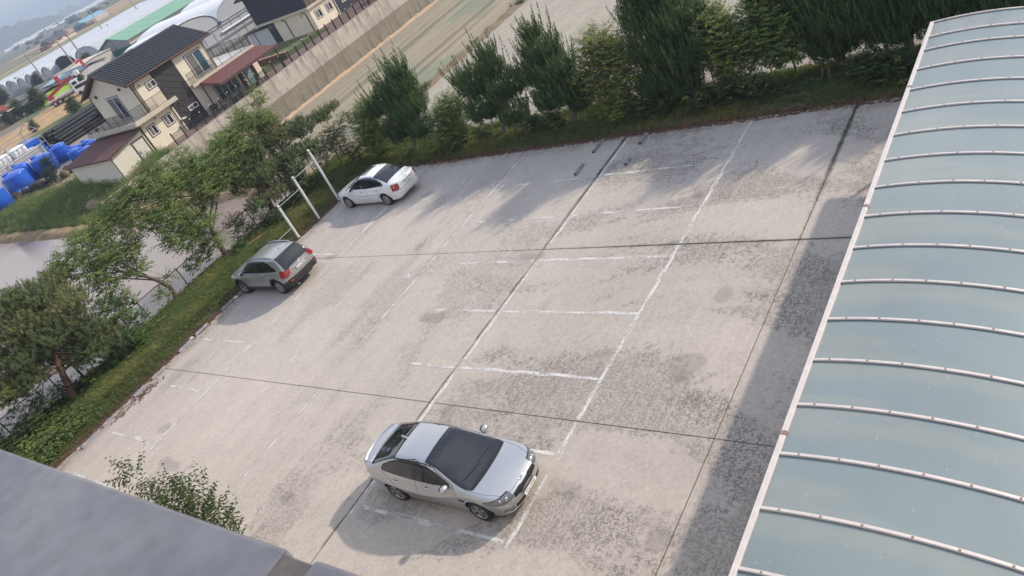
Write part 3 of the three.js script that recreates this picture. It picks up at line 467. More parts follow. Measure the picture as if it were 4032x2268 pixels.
function carRegions(C, D) {
  // D: doors = polygons, win = window polygons in (x, y); shield = [yLow, yHigh, zLow, zHigh], rear the same
  const R = [], pol = (p) => windowSdf(p);
  const trap = (a, sgn, xlim, xend) => { const p = polySdf([[-a[2], a[0]], [-a[3], a[1]], [a[3], a[1]], [a[2], a[0]]]); return (x, y, z) => Math.max(p(z, y + 0.05 * z * z) - 0.03, sgn * (xlim - x), sgn * (x - xend)); };
  R.push({ name: 'windscreen', g: trap(D.shield, 1, D.shieldX, 9), mat: M.glass, trim: 0.014 });
  R.push({ name: 'rear_window', g: trap(D.rear, -1, D.rearX, D.rearEnd || -9), mat: M.glass, trim: 0.014 });
  for (const w of D.win) { const p = pol(w); for (const s of [-1, 1]) R.push({ name: 'side_window', g: (x, y, z, nx, ny, nz) => Math.max(p(x, y), 0.42 - s * z), mat: M.glass, trim: 0.020, trimName: 'window_surround', trimMat: D.winTrim || M.blackPlastic }); }
  for (const e of D.extra || []) R.push(e);
  D.doors.forEach((d, i) => { const p = polySdf(d); for (const s of [-1, 1]) R.push({ name: 'door', g: (x, y, z) => Math.max(p(x, y), 0.42 - s * z), seam: true, k: i * 2 + (s > 0 ? 1 : 0) }); });
  const hd = polySdf(D.hood); R.push({ name: 'bonnet', g: (x, y, z, nx, ny) => Math.max(hd(x, Math.abs(z)), D.hoodY - y), seam: true });
  if (D.trunk) { const tr = D.trunk; R.push({ name: 'boot_lid', g: tr, seam: true }); }
  return R;
}
const P2 = (a) => polySdf(a);

// --- silver saloon, nose to +x ---
{
  const C = { side: [[-2.30, 0.27], [-2.46, 0.48], [-2.475, 0.80], [-2.44, 1.02], [-2.34, 1.085], [-1.95, 1.075], [-1.3, 1.03], [0, 0.985], [1.0, 0.975], [1.45, 0.925], [1.95, 0.82], [2.20, 0.725], [2.32, 0.60], [2.36, 0.42], [2.29, 0.235], [2.0, 0.20], [0, 0.19], [-1.9, 0.21]],
    plan: [[2.37, -0.3], [2.365, 0.2], [2.31, 0.48], [2.19, 0.70], [1.98, 0.835], [1.6, 0.895], [0.9, 0.912], [-1.2, 0.915], [-1.8, 0.885], [-2.22, 0.79], [-2.40, 0.62], [-2.475, 0.3], [-2.485, -0.3]],
    cab: [[1.32, 0.90], [0.85, 1.12], [0.32, 1.375], [-0.05, 1.442], [-0.5, 1.46], [-1.0, 1.425], [-1.55, 1.27], [-2.1, 1.06], [-2.2, 0.9], [0, 0.7]],
    crown: 0.075, roofCrown: 0.10, tuck: 0.075, shoulder: 0.055, swell: 0.014, belt: 0.98, crease: 0.80, k1: 0.10, k2: 0.13, k3: 0.045, cabW: [0.845, 0.60], cabMid: -0.35, h: 1.46, ax: [1.375, -1.375], r: 0.322, arch: 0.375, x0: -2.5, x1: 2.37, track: 0.905, wheel: { rim: 0.225, spokes: 5, w: 0.05, turn: 0.2, pair: 0.17 }, paint: paintSilver };
  const D = { shield: [0.965, 1.395, 0.72, 0.52], shieldX: 0.05, rear: [1.09, 1.385, 0.66, 0.55], rearX: -0.98, rearEnd: -1.93, hood: [[2.235, -0.1], [2.215, 0.40], [2.08, 0.63], [1.7, 0.74], [1.2, 0.78], [1.08, 0.72], [1.06, -0.1]], hoodY: 0.66,
    win: [[[0.74, 1.02], [0.42, 1.20], [0.10, 1.315], [-0.27, 1.365], [-0.30, 1.02], [0.2, 1.005]], [[-0.36, 1.02], [-0.34, 1.368], [-0.75, 1.355], [-1.15, 1.27], [-1.45, 1.15], [-1.50, 1.075], [-1.1, 1.05]]], winTrim: M.blackPlastic,
    doors: [[[0.95, 0.30], [0.98, 0.70], [0.86, 1.0], [0.3, 1.33], [-0.30, 1.42], [-0.33, 0.9], [-0.28, 0.30]], [[-0.285, 0.30], [-0.335, 0.9], [-0.305, 1.42], [-0.9, 1.37], [-1.42, 1.2], [-1.52, 1.03], [-1.1, 0.75], [-0.98, 0.45], [-0.9, 0.30]]],
    trunk: (x, y, z) => Math.max(Math.abs(z) - 0.66, x + 1.98, 0.70 - y) };
  const lampP = P2([[2.30, 0.46], [2.16, 0.60], [1.95, 0.80], [1.70, 0.93], [1.78, 0.80], [2.06, 0.60], [2.22, 0.45]]), grP = P2([[-0.47, 0.555], [-0.44, 0.655], [-0.2, 0.665], [-0.12, 0.645], [0.12, 0.645], [0.2, 0.665], [0.44, 0.655], [0.47, 0.555], [0.25, 0.53], [0.12, 0.55], [-0.12, 0.55], [-0.25, 0.53]]);
  D.extra = [
    { name: 'grille', g: (x, y, z) => Math.max(grP(z, y), 2.0 - x), mat: M.dark, trim: 0.016, trimName: 'grille_surround', trimMat: M.chrome },
    ...[-1, 1].map((s) => ({ name: 'headlight', g: (x, y, z) => Math.max(Math.abs(y - 0.665 - 0.09 * (2.25 - x)) - 0.062 * Math.max(0.05, 1 - ((x - 2.1) / 0.44) ** 2), 1.68 - x, 0.47 - s * z), mat: M.lens, trim: 0.012, trimMat: M.blackPlastic })),
    { name: 'lower_intake', g: (x, y, z) => Math.max(Math.abs(z) - 0.52, Math.abs(y - 0.335) - 0.04, 2.0 - x), mat: M.dark },
    { name: 'lower_lip', g: (x, y, z) => Math.max(Math.abs(z) - 0.66, Math.abs(y - 0.268) - 0.018, 2.0 - x), mat: M.chrome, push: 0.012 },
    ...[-1, 1].map((s) => ({ name: 'fog_light', g: (x, y, z) => Math.max(Math.abs(s * z - 0.655) - 0.085, Math.abs(y - 0.36) - 0.045, 2.0 - x), mat: M.lens, trim: 0.012, trimMat: M.blackPlastic })),
    ...[-1, 1].map((s) => ({ name: 'tail_light', g: (x, y, z) => Math.max(0.42 - s * z, x + 2.10, Math.abs(y - 0.90) - 0.075), mat: M.red })),
    ...[-1, 1].map((s) => ({ name: 'side_vent', g: (x, y, z) => Math.max(Math.abs(x - 1.02 - 0.5 * (y - 0.66)) - 0.10, Math.abs(y - 0.675 + 0.1 * (x - 1.02)) - 0.03, 0.6 - s * z), mat: M.dark })),
    ...[-1, 1].map((s) => ({ name: 'roof_channel', g: (x, y, z) => Math.max(Math.abs(s * z - 0.595 + 0.02 * (x + 0.4) ** 2) - 0.012, Math.abs(x + 0.38) - 0.62, 1.25 - y), mat: M.dark })),
  ];
  C.regions = carRegions(C, D);
  const car = thing('parked_car', 'silver saloon parked nose out in the painted bay, seen from its front', 'car', [-13.17, 0, -7.87]);
  const K = makeCar(car, C); K.made.root = car; K.made.door && K.made.door.forEach((m, i) => m && (m.userData.k = i));
  mirrors(K, C, 0.74, 1.03, 0.02, paintSilver); handles(K, [0.02, -1.05], 0.875, M.chrome);
  emblem(K, [K.hit.front(0.70, 0, 1) - 0.0, 0.715, 0], [0.62, 0.78, 0], [0, 1, 0], 0.15, 'KIA');
  flatPlate(car, 'number_plate', plateTexture((x, w, h) => { x.font = 'bold 84px sans-serif'; x.textBaseline = 'middle'; x.fillText('13', 40, 60); stroke(x, 9, [[158, 34], [158, 82]], [[194, 34], [194, 82]], [[158, 58], [194, 58]], [[158, 80], [194, 80]], [[224, 26], [224, 92]], [[203, 56], [224, 56]]); x.fillText('8760', 262, 60); }), 0.52, 0.11, [2.385, 0.44, 0], [1, 0.12, 0]);
  for (const s of [-1, 1]) for (const [y, z, r] of [[0.675, 0.62, 0.05], [0.70, 0.74, 0.035]]) { const x = K.hit.front(y, s * z, 1), g = new THREE.SphereGeometry(r, 16, 12); g.scale(0.5, 1, 1); g.translate(x - 0.01, y, s * z); K.local('lamp_projector', g, M.chrome); }
  const sh = new THREE.Shape([[-0.10, 0], [0.12, 0], [0.02, 0.045], [-0.09, 0.085]].map((p) => new THREE.Vector2(...p))), fin = new THREE.ExtrudeGeometry(sh, { depth: 0.02, bevelEnabled: true, bevelSize: 0.008, bevelThickness: 0.008, bevelSegments: 2 }); fin.translate(-1.03, K.hit.top(-1.03, 0) - 0.004, -0.01); K.local('roof_aerial', clean(fin), paintSilver);
  for (const [z0, z1] of [[-0.62, -0.02], [0.0, 0.60]]) { const pts = [0, 1, 2, 3, 4].map((i) => { const z = lerp(z0, z1, i / 4), x = 1.17 - 0.012 * i - 0.16 * z * z; return [x, K.hit.top(x, z) + 0.014, z]; }); K.local('wiper', tube(pts, 0.011, 6), M.blackPlastic); }
  { const pts = [-6, -5, -4, -3, -2, -1, 0, 1, 2, 3, 4, 5, 6].map((i) => { const z = i * 0.105, x = -2.37 + 0.05 * Math.abs(i / 6) ** 2 * 2.4; return [x, K.hit.top(x, z) + 0.012, z]; }); const g = tube(pts, 0.03, 8); g.scale(1, 1, 1); K.local('boot_spoiler', g, paintSilver); }
}
// --- silver off-roader, nose to -x, rear to the camera ---
{
  const C = { side: [[-2.16, 0.36], [-2.31, 0.50], [-2.335, 0.68], [-2.30, 0.95], [-2.26, 1.12], [-1.9, 1.16], [-1.2, 1.14], [0, 1.09], [0.95, 1.075], [1.5, 1.03], [1.98, 0.945], [2.24, 0.80], [2.33, 0.55], [2.26, 0.34], [2.0, 0.28], [0, 0.27], [-1.8, 0.30]],
    plan: [[2.34, -0.3], [2.33, 0.25], [2.26, 0.58], [2.1, 0.78], [1.75, 0.90], [1.0, 0.938], [-1.2, 0.942], [-1.9, 0.915], [-2.18, 0.83], [-2.30, 0.6], [-2.335, 0.3], [-2.335, -0.3]],
    cab: [[1.28, 1.0], [0.85, 1.25], [0.30, 1.575], [-0.1, 1.655], [-0.8, 1.69], [-1.5, 1.675], [-1.86, 1.64], [-2.08, 1.40], [-2.26, 1.08], [-2.25, 0.9], [0, 0.8]],
    crown: 0.06, roofCrown: 0.07, tuck: 0.05, shoulder: 0.04, swell: 0.018, belt: 1.10, crease: 0.90, k1: 0.12, k2: 0.12, k3: 0.045, cabW: [0.875, 0.665], cabMid: -0.7, h: 1.69, ax: [1.35, -1.35], r: 0.365, arch: 0.43, x0: -2.36, x1: 2.35, track: 0.925, wheel: { rim: 0.24, spokes: 5, w: 0.052, turn: 0.1, pair: 0.2 }, paint: paintSilver2 };
  const D = { shield: [1.10, 1.60, 0.74, 0.58], shieldX: 0.05, rear: [1.155, 1.60, 0.70, 0.60], rearX: -1.60, hood: [[2.2, -0.1], [2.15, 0.5], [1.9, 0.72], [1.3, 0.80], [1.1, 0.76], [1.08, -0.1]], hoodY: 0.72,
    win: [[[0.78, 1.14], [0.42, 1.36], [0.10, 1.50], [-0.22, 1.545], [-0.26, 1.14]], [[-0.32, 1.14], [-0.29, 1.55], [-1.05, 1.55], [-1.32, 1.46], [-1.72, 1.185], [-1.6, 1.165]]],
    doors: [[[0.98, 0.44], [1.0, 0.8], [0.9, 1.1], [0.35, 1.48], [-0.24, 1.60], [-0.29, 1.0], [-0.26, 0.44]], [[-0.265, 0.44], [-0.295, 1.0], [-0.245, 1.60], [-1.1, 1.60], [-1.25, 1.15], [-1.12, 0.85], [-0.93, 0.6], [-0.9, 0.44]]],
    trunk: (x, y, z) => Math.max(Math.abs(z) - 0.74 + 0.10 * (y - 0.7), x + 2.02, 0.76 - y) };
  const cladY = (x) => 0.40;
  D.extra = [
    ...[-1, 1].map((s) => ({ name: 'tail_light', g: (x, y, z) => Math.max(P2t(s * z + 0.35 * Math.max(0, -(x + 2.22)), y), x + 1.93), mat: M.red, trim: 0.01, trimMat: M.seam })),
    { name: 'rear_bumper', g: (x, y, z) => Math.max(y - 0.70 + 0.10 * sst(-2.25, -1.95, x), x + 1.86 - 0.1 * (0.7 - y)), mat: M.blackPlastic },
    { name: 'side_cladding', g: (x, y, z) => Math.min(y - 0.43, Math.max(Math.min(Math.hypot(x - 1.35, y - 0.365), Math.hypot(x + 1.35, y - 0.365)) - 0.50, 0.6 - Math.abs(z))), mat: M.blackPlastic },
  ];
  function P2t(a, y) { return tl(a, y); } var tl = P2([[0.56, 1.10], [0.98, 1.13], [0.98, 0.84], [0.80, 0.82], [0.66, 0.90]]);
  C.regions = carRegions(C, D);
  const car = thing('parked_car', 'silver grey off-road car with roof rails and black bumper, parked against the grass verge', 'car', [-29.68, 0, -15.86]); car.rotation.y = Math.PI;
  const K = makeCar(car, C); K.made.root = car; K.made.door && K.made.door.forEach((m, i) => m && (m.userData.k = i));
  mirrors(K, C, 0.78, 1.14, 0.03, paintSilver2); handles(K, [-0.08, -1.02], 0.93, M.chrome);
  for (const s of [-1, 1]) { const z = s * 0.60, pts = [[0.10, 0], [0.0, 0.045], [-0.4, 0.06], [-1.0, 0.06], [-1.45, 0.045], [-1.56, 0]].map(([x, h]) => [x, K.hit.top(x, z) + h - 0.004, z]); K.local('roof_rail', tube(pts, 0.03, 8), M.alloy); }
  K.local('aerial', [bar([-1.42, 1.66, 0.05], [-1.50, 1.84, 0.05], 0.006, 0.004, 6), (() => { const s = new THREE.SphereGeometry(0.03, 12, 8); s.translate(-1.42, 1.672, 0.05); return s; })()], M.blackPlastic);
  emblem(K, [K.hit.front(1.06, 0, -1) - 0.012, 1.06, 0], [-1, 0.25, 0], [0, 1, 0], 0.14, 'KIA');
  { const xp = K.hit.front(0.92, 0, -1); flatPlate(car, 'number_plate', plateTexture((x) => { x.font = 'bold 84px sans-serif'; x.textBaseline = 'middle'; x.fillText('57', 40, 60); stroke(x, 9, [[178, 28], [160, 84]], [[178, 44], [196, 84]], [[226, 26], [226, 92]], [[206, 56], [226, 56]]); x.fillText('1306', 262, 60); }), 0.52, 0.11, [xp - 0.014, 0.91, 0], [-1, 0.05, 0]);
    const g = rbox(xp - 0.02, xp + 0.02, 0.985, 1.012, -0.40, 0.40, 0.01); K.local('number_plate_garnish', g, M.chrome); }
  for (const s of [-1, 1]) { const x = K.hit.front(0.60, s * 0.68, -1), g = rbox(x - 0.012, x + 0.03, 0.565, 0.625, s * 0.60, s * 0.80, 0.01); K.local('rear_reflector', g, M.red); }
  { const x = K.hit.front(0.40, 0, -1); K.local('skid_plate', rbox(x - 0.012, x + 0.03, 0.40, 0.425, -0.55, 0.55, 0.01), M.alloy); }
  K.local('rear_wiper', beam([-2.215, 1.19, 0.0], [-2.185, 1.235, -0.42], 0.02, 0.02), M.blackPlastic);
  K.local('exhaust_pipe', bar([-2.1, 0.30, -0.55], [-2.27, 0.29, -0.55], 0.035, 0.035, 14), M.alloy);
}
// --- white saloon, nose to -x ---
{
  const C = { side: [[-2.30, 0.30], [-2.45, 0.50], [-2.47, 0.72], [-2.40, 0.98], [-2.26, 1.06], [-1.9, 1.065], [-1.3, 1.03], [0, 0.98], [1.0, 0.97], [1.5, 0.91], [2.0, 0.81], [2.27, 0.69], [2.39, 0.50], [2.33, 0.26], [2.0, 0.21], [0, 0.20], [-1.9, 0.24]],
    plan: [[2.40, -0.3], [2.38, 0.25], [2.28, 0.58], [2.1, 0.75], [1.7, 0.86], [1.0, 0.893], [-1.2, 0.895], [-1.9, 0.86], [-2.25, 0.76], [-2.40, 0.58], [-2.47, 0.3], [-2.48, -0.3]],
    cab: [[1.30, 0.90], [0.85, 1.13], [0.30, 1.40], [-0.1, 1.465], [-0.6, 1.475], [-1.05, 1.43], [-1.5, 1.29], [-2.0, 1.06], [-2.1, 0.9], [0, 0.7]],
    crown: 0.07, roofCrown: 0.09, tuck: 0.06, shoulder: 0.04, swell: 0.01, belt: 0.98, crease: 0.55, k1: 0.12, k2: 0.13, k3: 0.05, cabW: [0.825, 0.60], cabMid: -0.35, h: 1.475, ax: [1.39, -1.39], r: 0.315, arch: 0.37, x0: -2.5, x1: 2.4, track: 0.885, wheel: { rim: 0.215, spokes: 11, w: 0.036, turn: 0.1, disc: std([0.10, 0.10, 0.11], 0.6) }, paint: paintWhite };
  const D = { shield: [0.97, 1.405, 0.72, 0.54], shieldX: 0.05, rear: [1.07, 1.405, 0.66, 0.56], rearX: -1.0, rearEnd: -1.84, hood: [[2.25, -0.1], [2.2, 0.45], [2.0, 0.66], [1.5, 0.74], [1.15, 0.75], [1.1, -0.1]], hoodY: 0.62,
    win: [[[0.80, 1.0], [0.45, 1.21], [0.10, 1.33], [-0.27, 1.375], [-0.30, 1.0]], [[-0.36, 1.0], [-0.34, 1.378], [-0.8, 1.36], [-1.2, 1.26], [-1.48, 1.10], [-1.52, 1.03]]],
    doors: [[[0.98, 0.30], [1.0, 0.70], [0.9, 0.98], [0.3, 1.34], [-0.30, 1.43], [-0.33, 0.9], [-0.28, 0.30]], [[-0.285, 0.30], [-0.335, 0.9], [-0.305, 1.43], [-0.95, 1.39], [-1.48, 1.18], [-1.56, 1.0], [-1.15, 0.75], [-1.0, 0.45], [-0.92, 0.30]]],
    trunk: (x, y, z) => Math.max(Math.abs(z) - 0.60 - 0.04 * y, x + 1.92, 0.66 - y) };
  const tl = P2([[0.60, 0.97], [0.95, 0.985], [0.98, 0.86], [0.86, 0.70], [0.70, 0.68], [0.63, 0.78]]), sunP = P2([[0.10, -0.40], [0.10, 0.40], [-0.32, 0.42], [-0.32, -0.42]]);
  D.extra = [
    ...[-1, 1].map((s) => ({ name: 'tail_light', g: (x, y, z) => Math.max(tl(s * z + 0.32 * Math.max(0, -(x + 2.3)), y), x + 2.04), mat: M.red, trim: 0.01, trimMat: M.seam })),
    { name: 'sunroof', g: (x, y, z) => Math.max(sunP(x, z), 1.2 - y), mat: M.glass, trim: 0.012 },
    { name: 'bumper', g: (x, y, z) => Math.max(y - 0.655, x + 1.83), seam: true },
    ...[-1, 1].map((s) => ({ name: 'headlight', g: (x, y, z) => Math.max(Math.abs(s * z - 0.68) - 0.14, Math.abs(y - 0.66) - 0.085, 1.95 - x), mat: M.lens, trim: 0.012 })),
  ];
  C.regions = carRegions(C, D);
  const car = thing('parked_car', 'white saloon with round tail lamps parked at the corner of the lot', 'car', [-28.46, 0, -22.2]); car.rotation.y = Math.PI - 0.03;
  const K = makeCar(car, C); K.made.root = car; K.made.door && K.made.door.forEach((m, i) => m && (m.userData.k = i));
  mirrors(K, C, 0.76, 1.02, 0.02, paintWhite); handles(K, [0.0, -1.08], 0.84, M.chrome);
  for (const s of [-1, 1]) for (const [y, z, r, m] of [[0.885, 0.745, 0.06, M.amber], [0.765, 0.71, 0.033, M.lens]]) { const x = K.hit.front(y, s * z, -1), g = new THREE.SphereGeometry(r, 16, 10); g.scale(0.3, 1, 1); g.translate(x, y, s * z); K.local('lamp_lens', g, m); }
  for (const s of [-1, 1]) { const g = []; for (let i = 0; i <= 6; i++) { const x = lerp(0.82, -1.0, i / 6); g.push([x, 0.50 + 0.01 * i / 6, K.hit.side(x, 0.5, s) + s * 0.004]); } K.local('rubbing_strip', tube(g, 0.02, 6), paintWhite); }
  { const xp = K.hit.front(0.82, 0, -1); flatPlate(car, 'number_plate', plateTexture((x, w, h) => { x.font = 'bold 40px sans-serif'; x.textAlign = 'center'; x.fillText('50', w / 2 - 30, 44); stroke(x, 6, [[w / 2 + 14, 18], [w / 2 + 14, 44]], [[w / 2 + 14, 30], [w / 2 + 30, 30]], [[w / 2 + 38, 14], [w / 2 + 38, 46]]); x.font = 'bold 74px sans-serif'; x.fillText('8072', w / 2, 118); }, 256, 136), 0.335, 0.17, [xp - 0.012, 0.80, 0], [-1, 0.06, 0]);
    K.local('boot_handle', rbox(xp - 0.022, xp + 0.02, 0.905, 0.935, -0.36, 0.36, 0.012), paintWhite); K.local('plate_recess', rbox(xp - 0.014, xp + 0.02, 0.886, 0.904, -0.34, 0.34, 0.004), M.seam);
    const e = new THREE.TorusGeometry(0.035, 0.009, 8, 24); e.rotateY(Math.PI / 2); const xe = K.hit.front(0.985, 0.0, -1); e.translate(xe - 0.004, 0.985, 0); K.local('emblem', e, M.chrome); }
  K.local('exhaust_pipe', bar([-2.2, 0.30, 0.52], [-2.44, 0.29, 0.52], 0.03, 0.03, 14), M.alloy);
}

// ---------- plants ----------
const leafMat = (o = {}) => phys([1, 1, 1], 0.95, { vertexColors: true, transmission: 0.5, thickness: 0, specularIntensity: 0.4, ...o });
const foliageMat = leafMat(), needleMat = leafMat({ transmission: 0.3 }), juniperMat = leafMat({ transmission: 0.22 });
const barkTex = texture(256, 256, (u, v) => { const a = fbm(u * 14, v * 4, 4, 14, 121), b = fbm(u * 50, v * 30, 2, 50, 122), k = 0.45 + 0.9 * a * b * 1.6; return [0.13 * k, 0.10 * k, 0.078 * k]; }, [0.5, 0.9]);
const barkMat = std([1, 1, 1], 0.95, { map: barkTex }), pineBark = std([0.95, 0.74, 0.62], 0.95, { map: barkTex }), greyBark = std([1.5, 1.5, 1.5], 0.95, { map: barkTex });
class Leaves {
  constructor() { this.p = []; this.n = []; this.c = []; }
  tri(a, b, c, n, col) { this.p.push(...a, ...b, ...c);
    const ux = b[0] - a[0], uy = b[1] - a[1], uz = b[2] - a[2], vx = c[0] - a[0], vy = c[1] - a[1], vz = c[2] - a[2]; let fx = uy * vz - uz * vy, fy = uz * vx - ux * vz, fz = ux * vy - uy * vx; const fl = Math.hypot(fx, fy, fz) || 1; n = [fx / fl, fy / fl, fz / fl]; for (let i = 0; i < 3; i++) { this.n.push(n[0], n[1], n[2]); this.c.push(col[0], col[1], col[2]); } }
  // a pointed leaf, folded along its midrib, at p along d with face normal near n
  leaf(p, d, n, L, w, col, droop = 0.25) {
    let sx = d[1] * n[2] - d[2] * n[1], sy = d[2] * n[0] - d[0] * n[2], sz = d[0] * n[1] - d[1] * n[0]; const l = Math.hypot(sx, sy, sz) || 1; sx *= w / 2 / l; sy *= w / 2 / l; sz *= w / 2 / l;
    const m = [p[0] + d[0] * L * 0.45 - n[0] * w * 0.12, p[1] + d[1] * L * 0.45 - n[1] * w * 0.12, p[2] + d[2] * L * 0.45 - n[2] * w * 0.12], t = [p[0] + d[0] * L, p[1] + d[1] * L - droop * L, p[2] + d[2] * L], up = w * 0.14;
    const a = [m[0] + sx + n[0] * up, m[1] + sy + n[1] * up, m[2] + sz + n[2] * up], b = [m[0] - sx + n[0] * up, m[1] - sy + n[1] * up, m[2] - sz + n[2] * up];
    const nA = [n[0] - sx / w * 0.8, n[1] - sy / w * 0.8, n[2] - sz / w * 0.8], nB = [n[0] + sx / w * 0.8, n[1] + sy / w * 0.8, n[2] + sz / w * 0.8];
    this.tri(p, a, t, nA, col); this.tri(p, t, b, nB, col);
  }
  geo() { const g = new THREE.BufferGeometry(); g.setAttribute('position', new THREE.BufferAttribute(new Float32Array(this.p), 3)); g.setAttribute('normal', new THREE.BufferAttribute(new Float32Array(this.n), 3)); g.setAttribute('color', new THREE.BufferAttribute(new Float32Array(this.c), 3)); g.setAttribute('uv', new THREE.BufferAttribute(new Float32Array(this.p.length / 3 * 2), 2)); return g; }
}
const unit = (v) => { const l = Math.hypot(...v) || 1; return v.map((c) => c / l); };
function randDir(R) { const z = R() * 2 - 1, a = R() * Math.PI * 2, s = Math.sqrt(1 - z * z); return [s * Math.cos(a), z, s * Math.sin(a)]; }
const vary = (R, c, a) => { const k = 1 + (R() - 0.5) * a, y = (R() - 0.5) * a * 0.35; return [c[0] * k * (1 + y), c[1] * k, c[2] * k * (1 - y)]; };
// clumps: [x, y, z, r]; leaves gather on twigs inside each clump
function broadleaf(seed, clumps, o) {
  const R = rng(seed), F = new Leaves(), tw = [];
  for (const [cx, cy, cz, r] of clumps) {
    const n = Math.round(o.twigs * r * r * (0.8 + 0.4 * R())), tint = 0.85 + 0.3 * R();
    for (let i = 0; i < n; i++) {
      const d = randDir(R), q = Math.pow(R(), 0.45) * (0.72 + 0.45 * R()), px = cx + d[0] * r * q, py = cy + d[1] * r * q * (o.flat || 0.8), pz = cz + d[2] * r * q;
      let a = unit([d[0] + (R() - 0.5) * 0.9, d[1] * 0.5 + o.up + (R() - 0.5) * 0.6, d[2] + (R() - 0.5) * 0.9]); const len = o.twigLen * (0.6 + 0.8 * R());
      if (o.woody) tw.push([[px, py, pz], [px + a[0] * len, py + a[1] * len, pz + a[2] * len]]);
      const yel = R() < o.yellow, nl = o.leaves;
      for (let k = 0; k < nl; k++) {
        const t = (k + 0.5) / nl, s = k % 2 ? 1 : -1, side = unit([a[2], (R() - 0.5) * 0.6, -a[0]]), dir = unit([a[0] * 0.5 + side[0] * s + (R() - 0.5) * 0.5, a[1] * 0.3 - 0.1 + (R() - 0.5) * 0.5, a[2] * 0.5 + side[2] * s + (R() - 0.5) * 0.5]);
        const nn = unit([(R() - 0.5) * 1.0 + d[0] * 0.5, 0.8 + R() * 0.5, (R() - 0.5) * 1.0 + d[2] * 0.5]);
        const c = vary(R, yel && R() < 0.75 ? o.col2 : o.col, 0.55).map((v) => v * tint);
        F.leaf([px + a[0] * len * t, py + a[1] * len * t, pz + a[2] * len * t], dir, nn, o.L * (0.7 + 0.6 * R()), o.W * (0.75 + 0.5 * R()), c, o.droop);
      }
    }
  }
  return { geo: F.geo(), tw };
}
function limbs(base, trunk, clumps, r, R) {   // tapered trunk through given points, a crooked limb to each clump
  const g = [], P = trunk.map((p) => new THREE.Vector3(...p)), c = new THREE.CatmullRomCurve3(P), n = 14; let prev = null;
  for (let i = 0; i <= n; i++) { const p = c.getPoint(i / n); p.x += (R() - 0.5) * r * 0.5; p.z += (R() - 0.5) * r * 0.5; const rr = r * (1.25 - 0.85 * i / n) * (i === 0 ? 1.25 : 1); if (prev) g.push(bar(prev.p.toArray(), p.toArray(), prev.r, rr, 9)); prev = { p, r: rr }; }
  for (const q of clumps) {
    const t = 0.45 + 0.55 * R(), s = c.getPoint(t), e = new THREE.Vector3(q[0], q[1] - q[3] * 0.15, q[2]), m1 = s.clone().lerp(e, 0.4).add(new THREE.Vector3((R() - 0.5) * 0.35, -0.1 + R() * 0.3, (R() - 0.5) * 0.35)), m2 = s.clone().lerp(e, 0.75).add(new THREE.Vector3((R() - 0.5) * 0.3, (R() - 0.4) * 0.2, (R() - 0.5) * 0.3)), r0 = r * (0.55 - 0.3 * t);
    g.push(bar(s.toArray(), m1.toArray(), r0, r0 * 0.7, 6), bar(m1.toArray(), m2.toArray(), r0 * 0.7, r0 * 0.45, 6), bar(m2.toArray(), e.toArray(), r0 * 0.45, r0 * 0.18, 5));
    for (let k = 0; k < 4; k++) { const d = randDir(R); g.push(bar(m2.toArray(), [m2.x + d[0] * q[3] * 0.8, m2.y + Math.abs(d[1]) * q[3] * 0.6, m2.z + d[2] * q[3] * 0.8], r0 * 0.3, 0.004, 4)); }
  }
  return g;
}
function leafTree(name, label, cat, base, trunk, clumps, seed, o, group) {
  const R = rng(seed + 500), t = thing(name, label, cat, base, group), B = broadleaf(seed, o.grow ? clumps.map((c) => [c[0], c[1], c[2], c[3] * o.grow]) : clumps, o);
  if (o.grow) clumps = clumps.map((c) => [c[0], c[1], c[2], c[3] * o.grow]);
  part(t, 'trunk', limbs(base, trunk, clumps, o.r || 0.1, R), o.bark || greyBark); part(t, 'crown', B.geo, o.mat || foliageMat); return t;
}
const cherry = { twigs: 330, leaves: 7, twigLen: 0.40, up: 0.15, flat: 0.62, L: 0.145, W: 0.062, yellow: 0.08, col: [0.17, 0.245, 0.06], col2: [0.25, 0.29, 0.06], droop: 0.3, r: 0.11 };
const shrub = { twigs: 640, leaves: 8, twigLen: 0.26, up: 0.35, flat: 0.9, L: 0.10, W: 0.058, yellow: 0.10, col: [0.115, 0.185, 0.05], col2: [0.32, 0.32, 0.055], droop: 0.15, r: 0.05 };
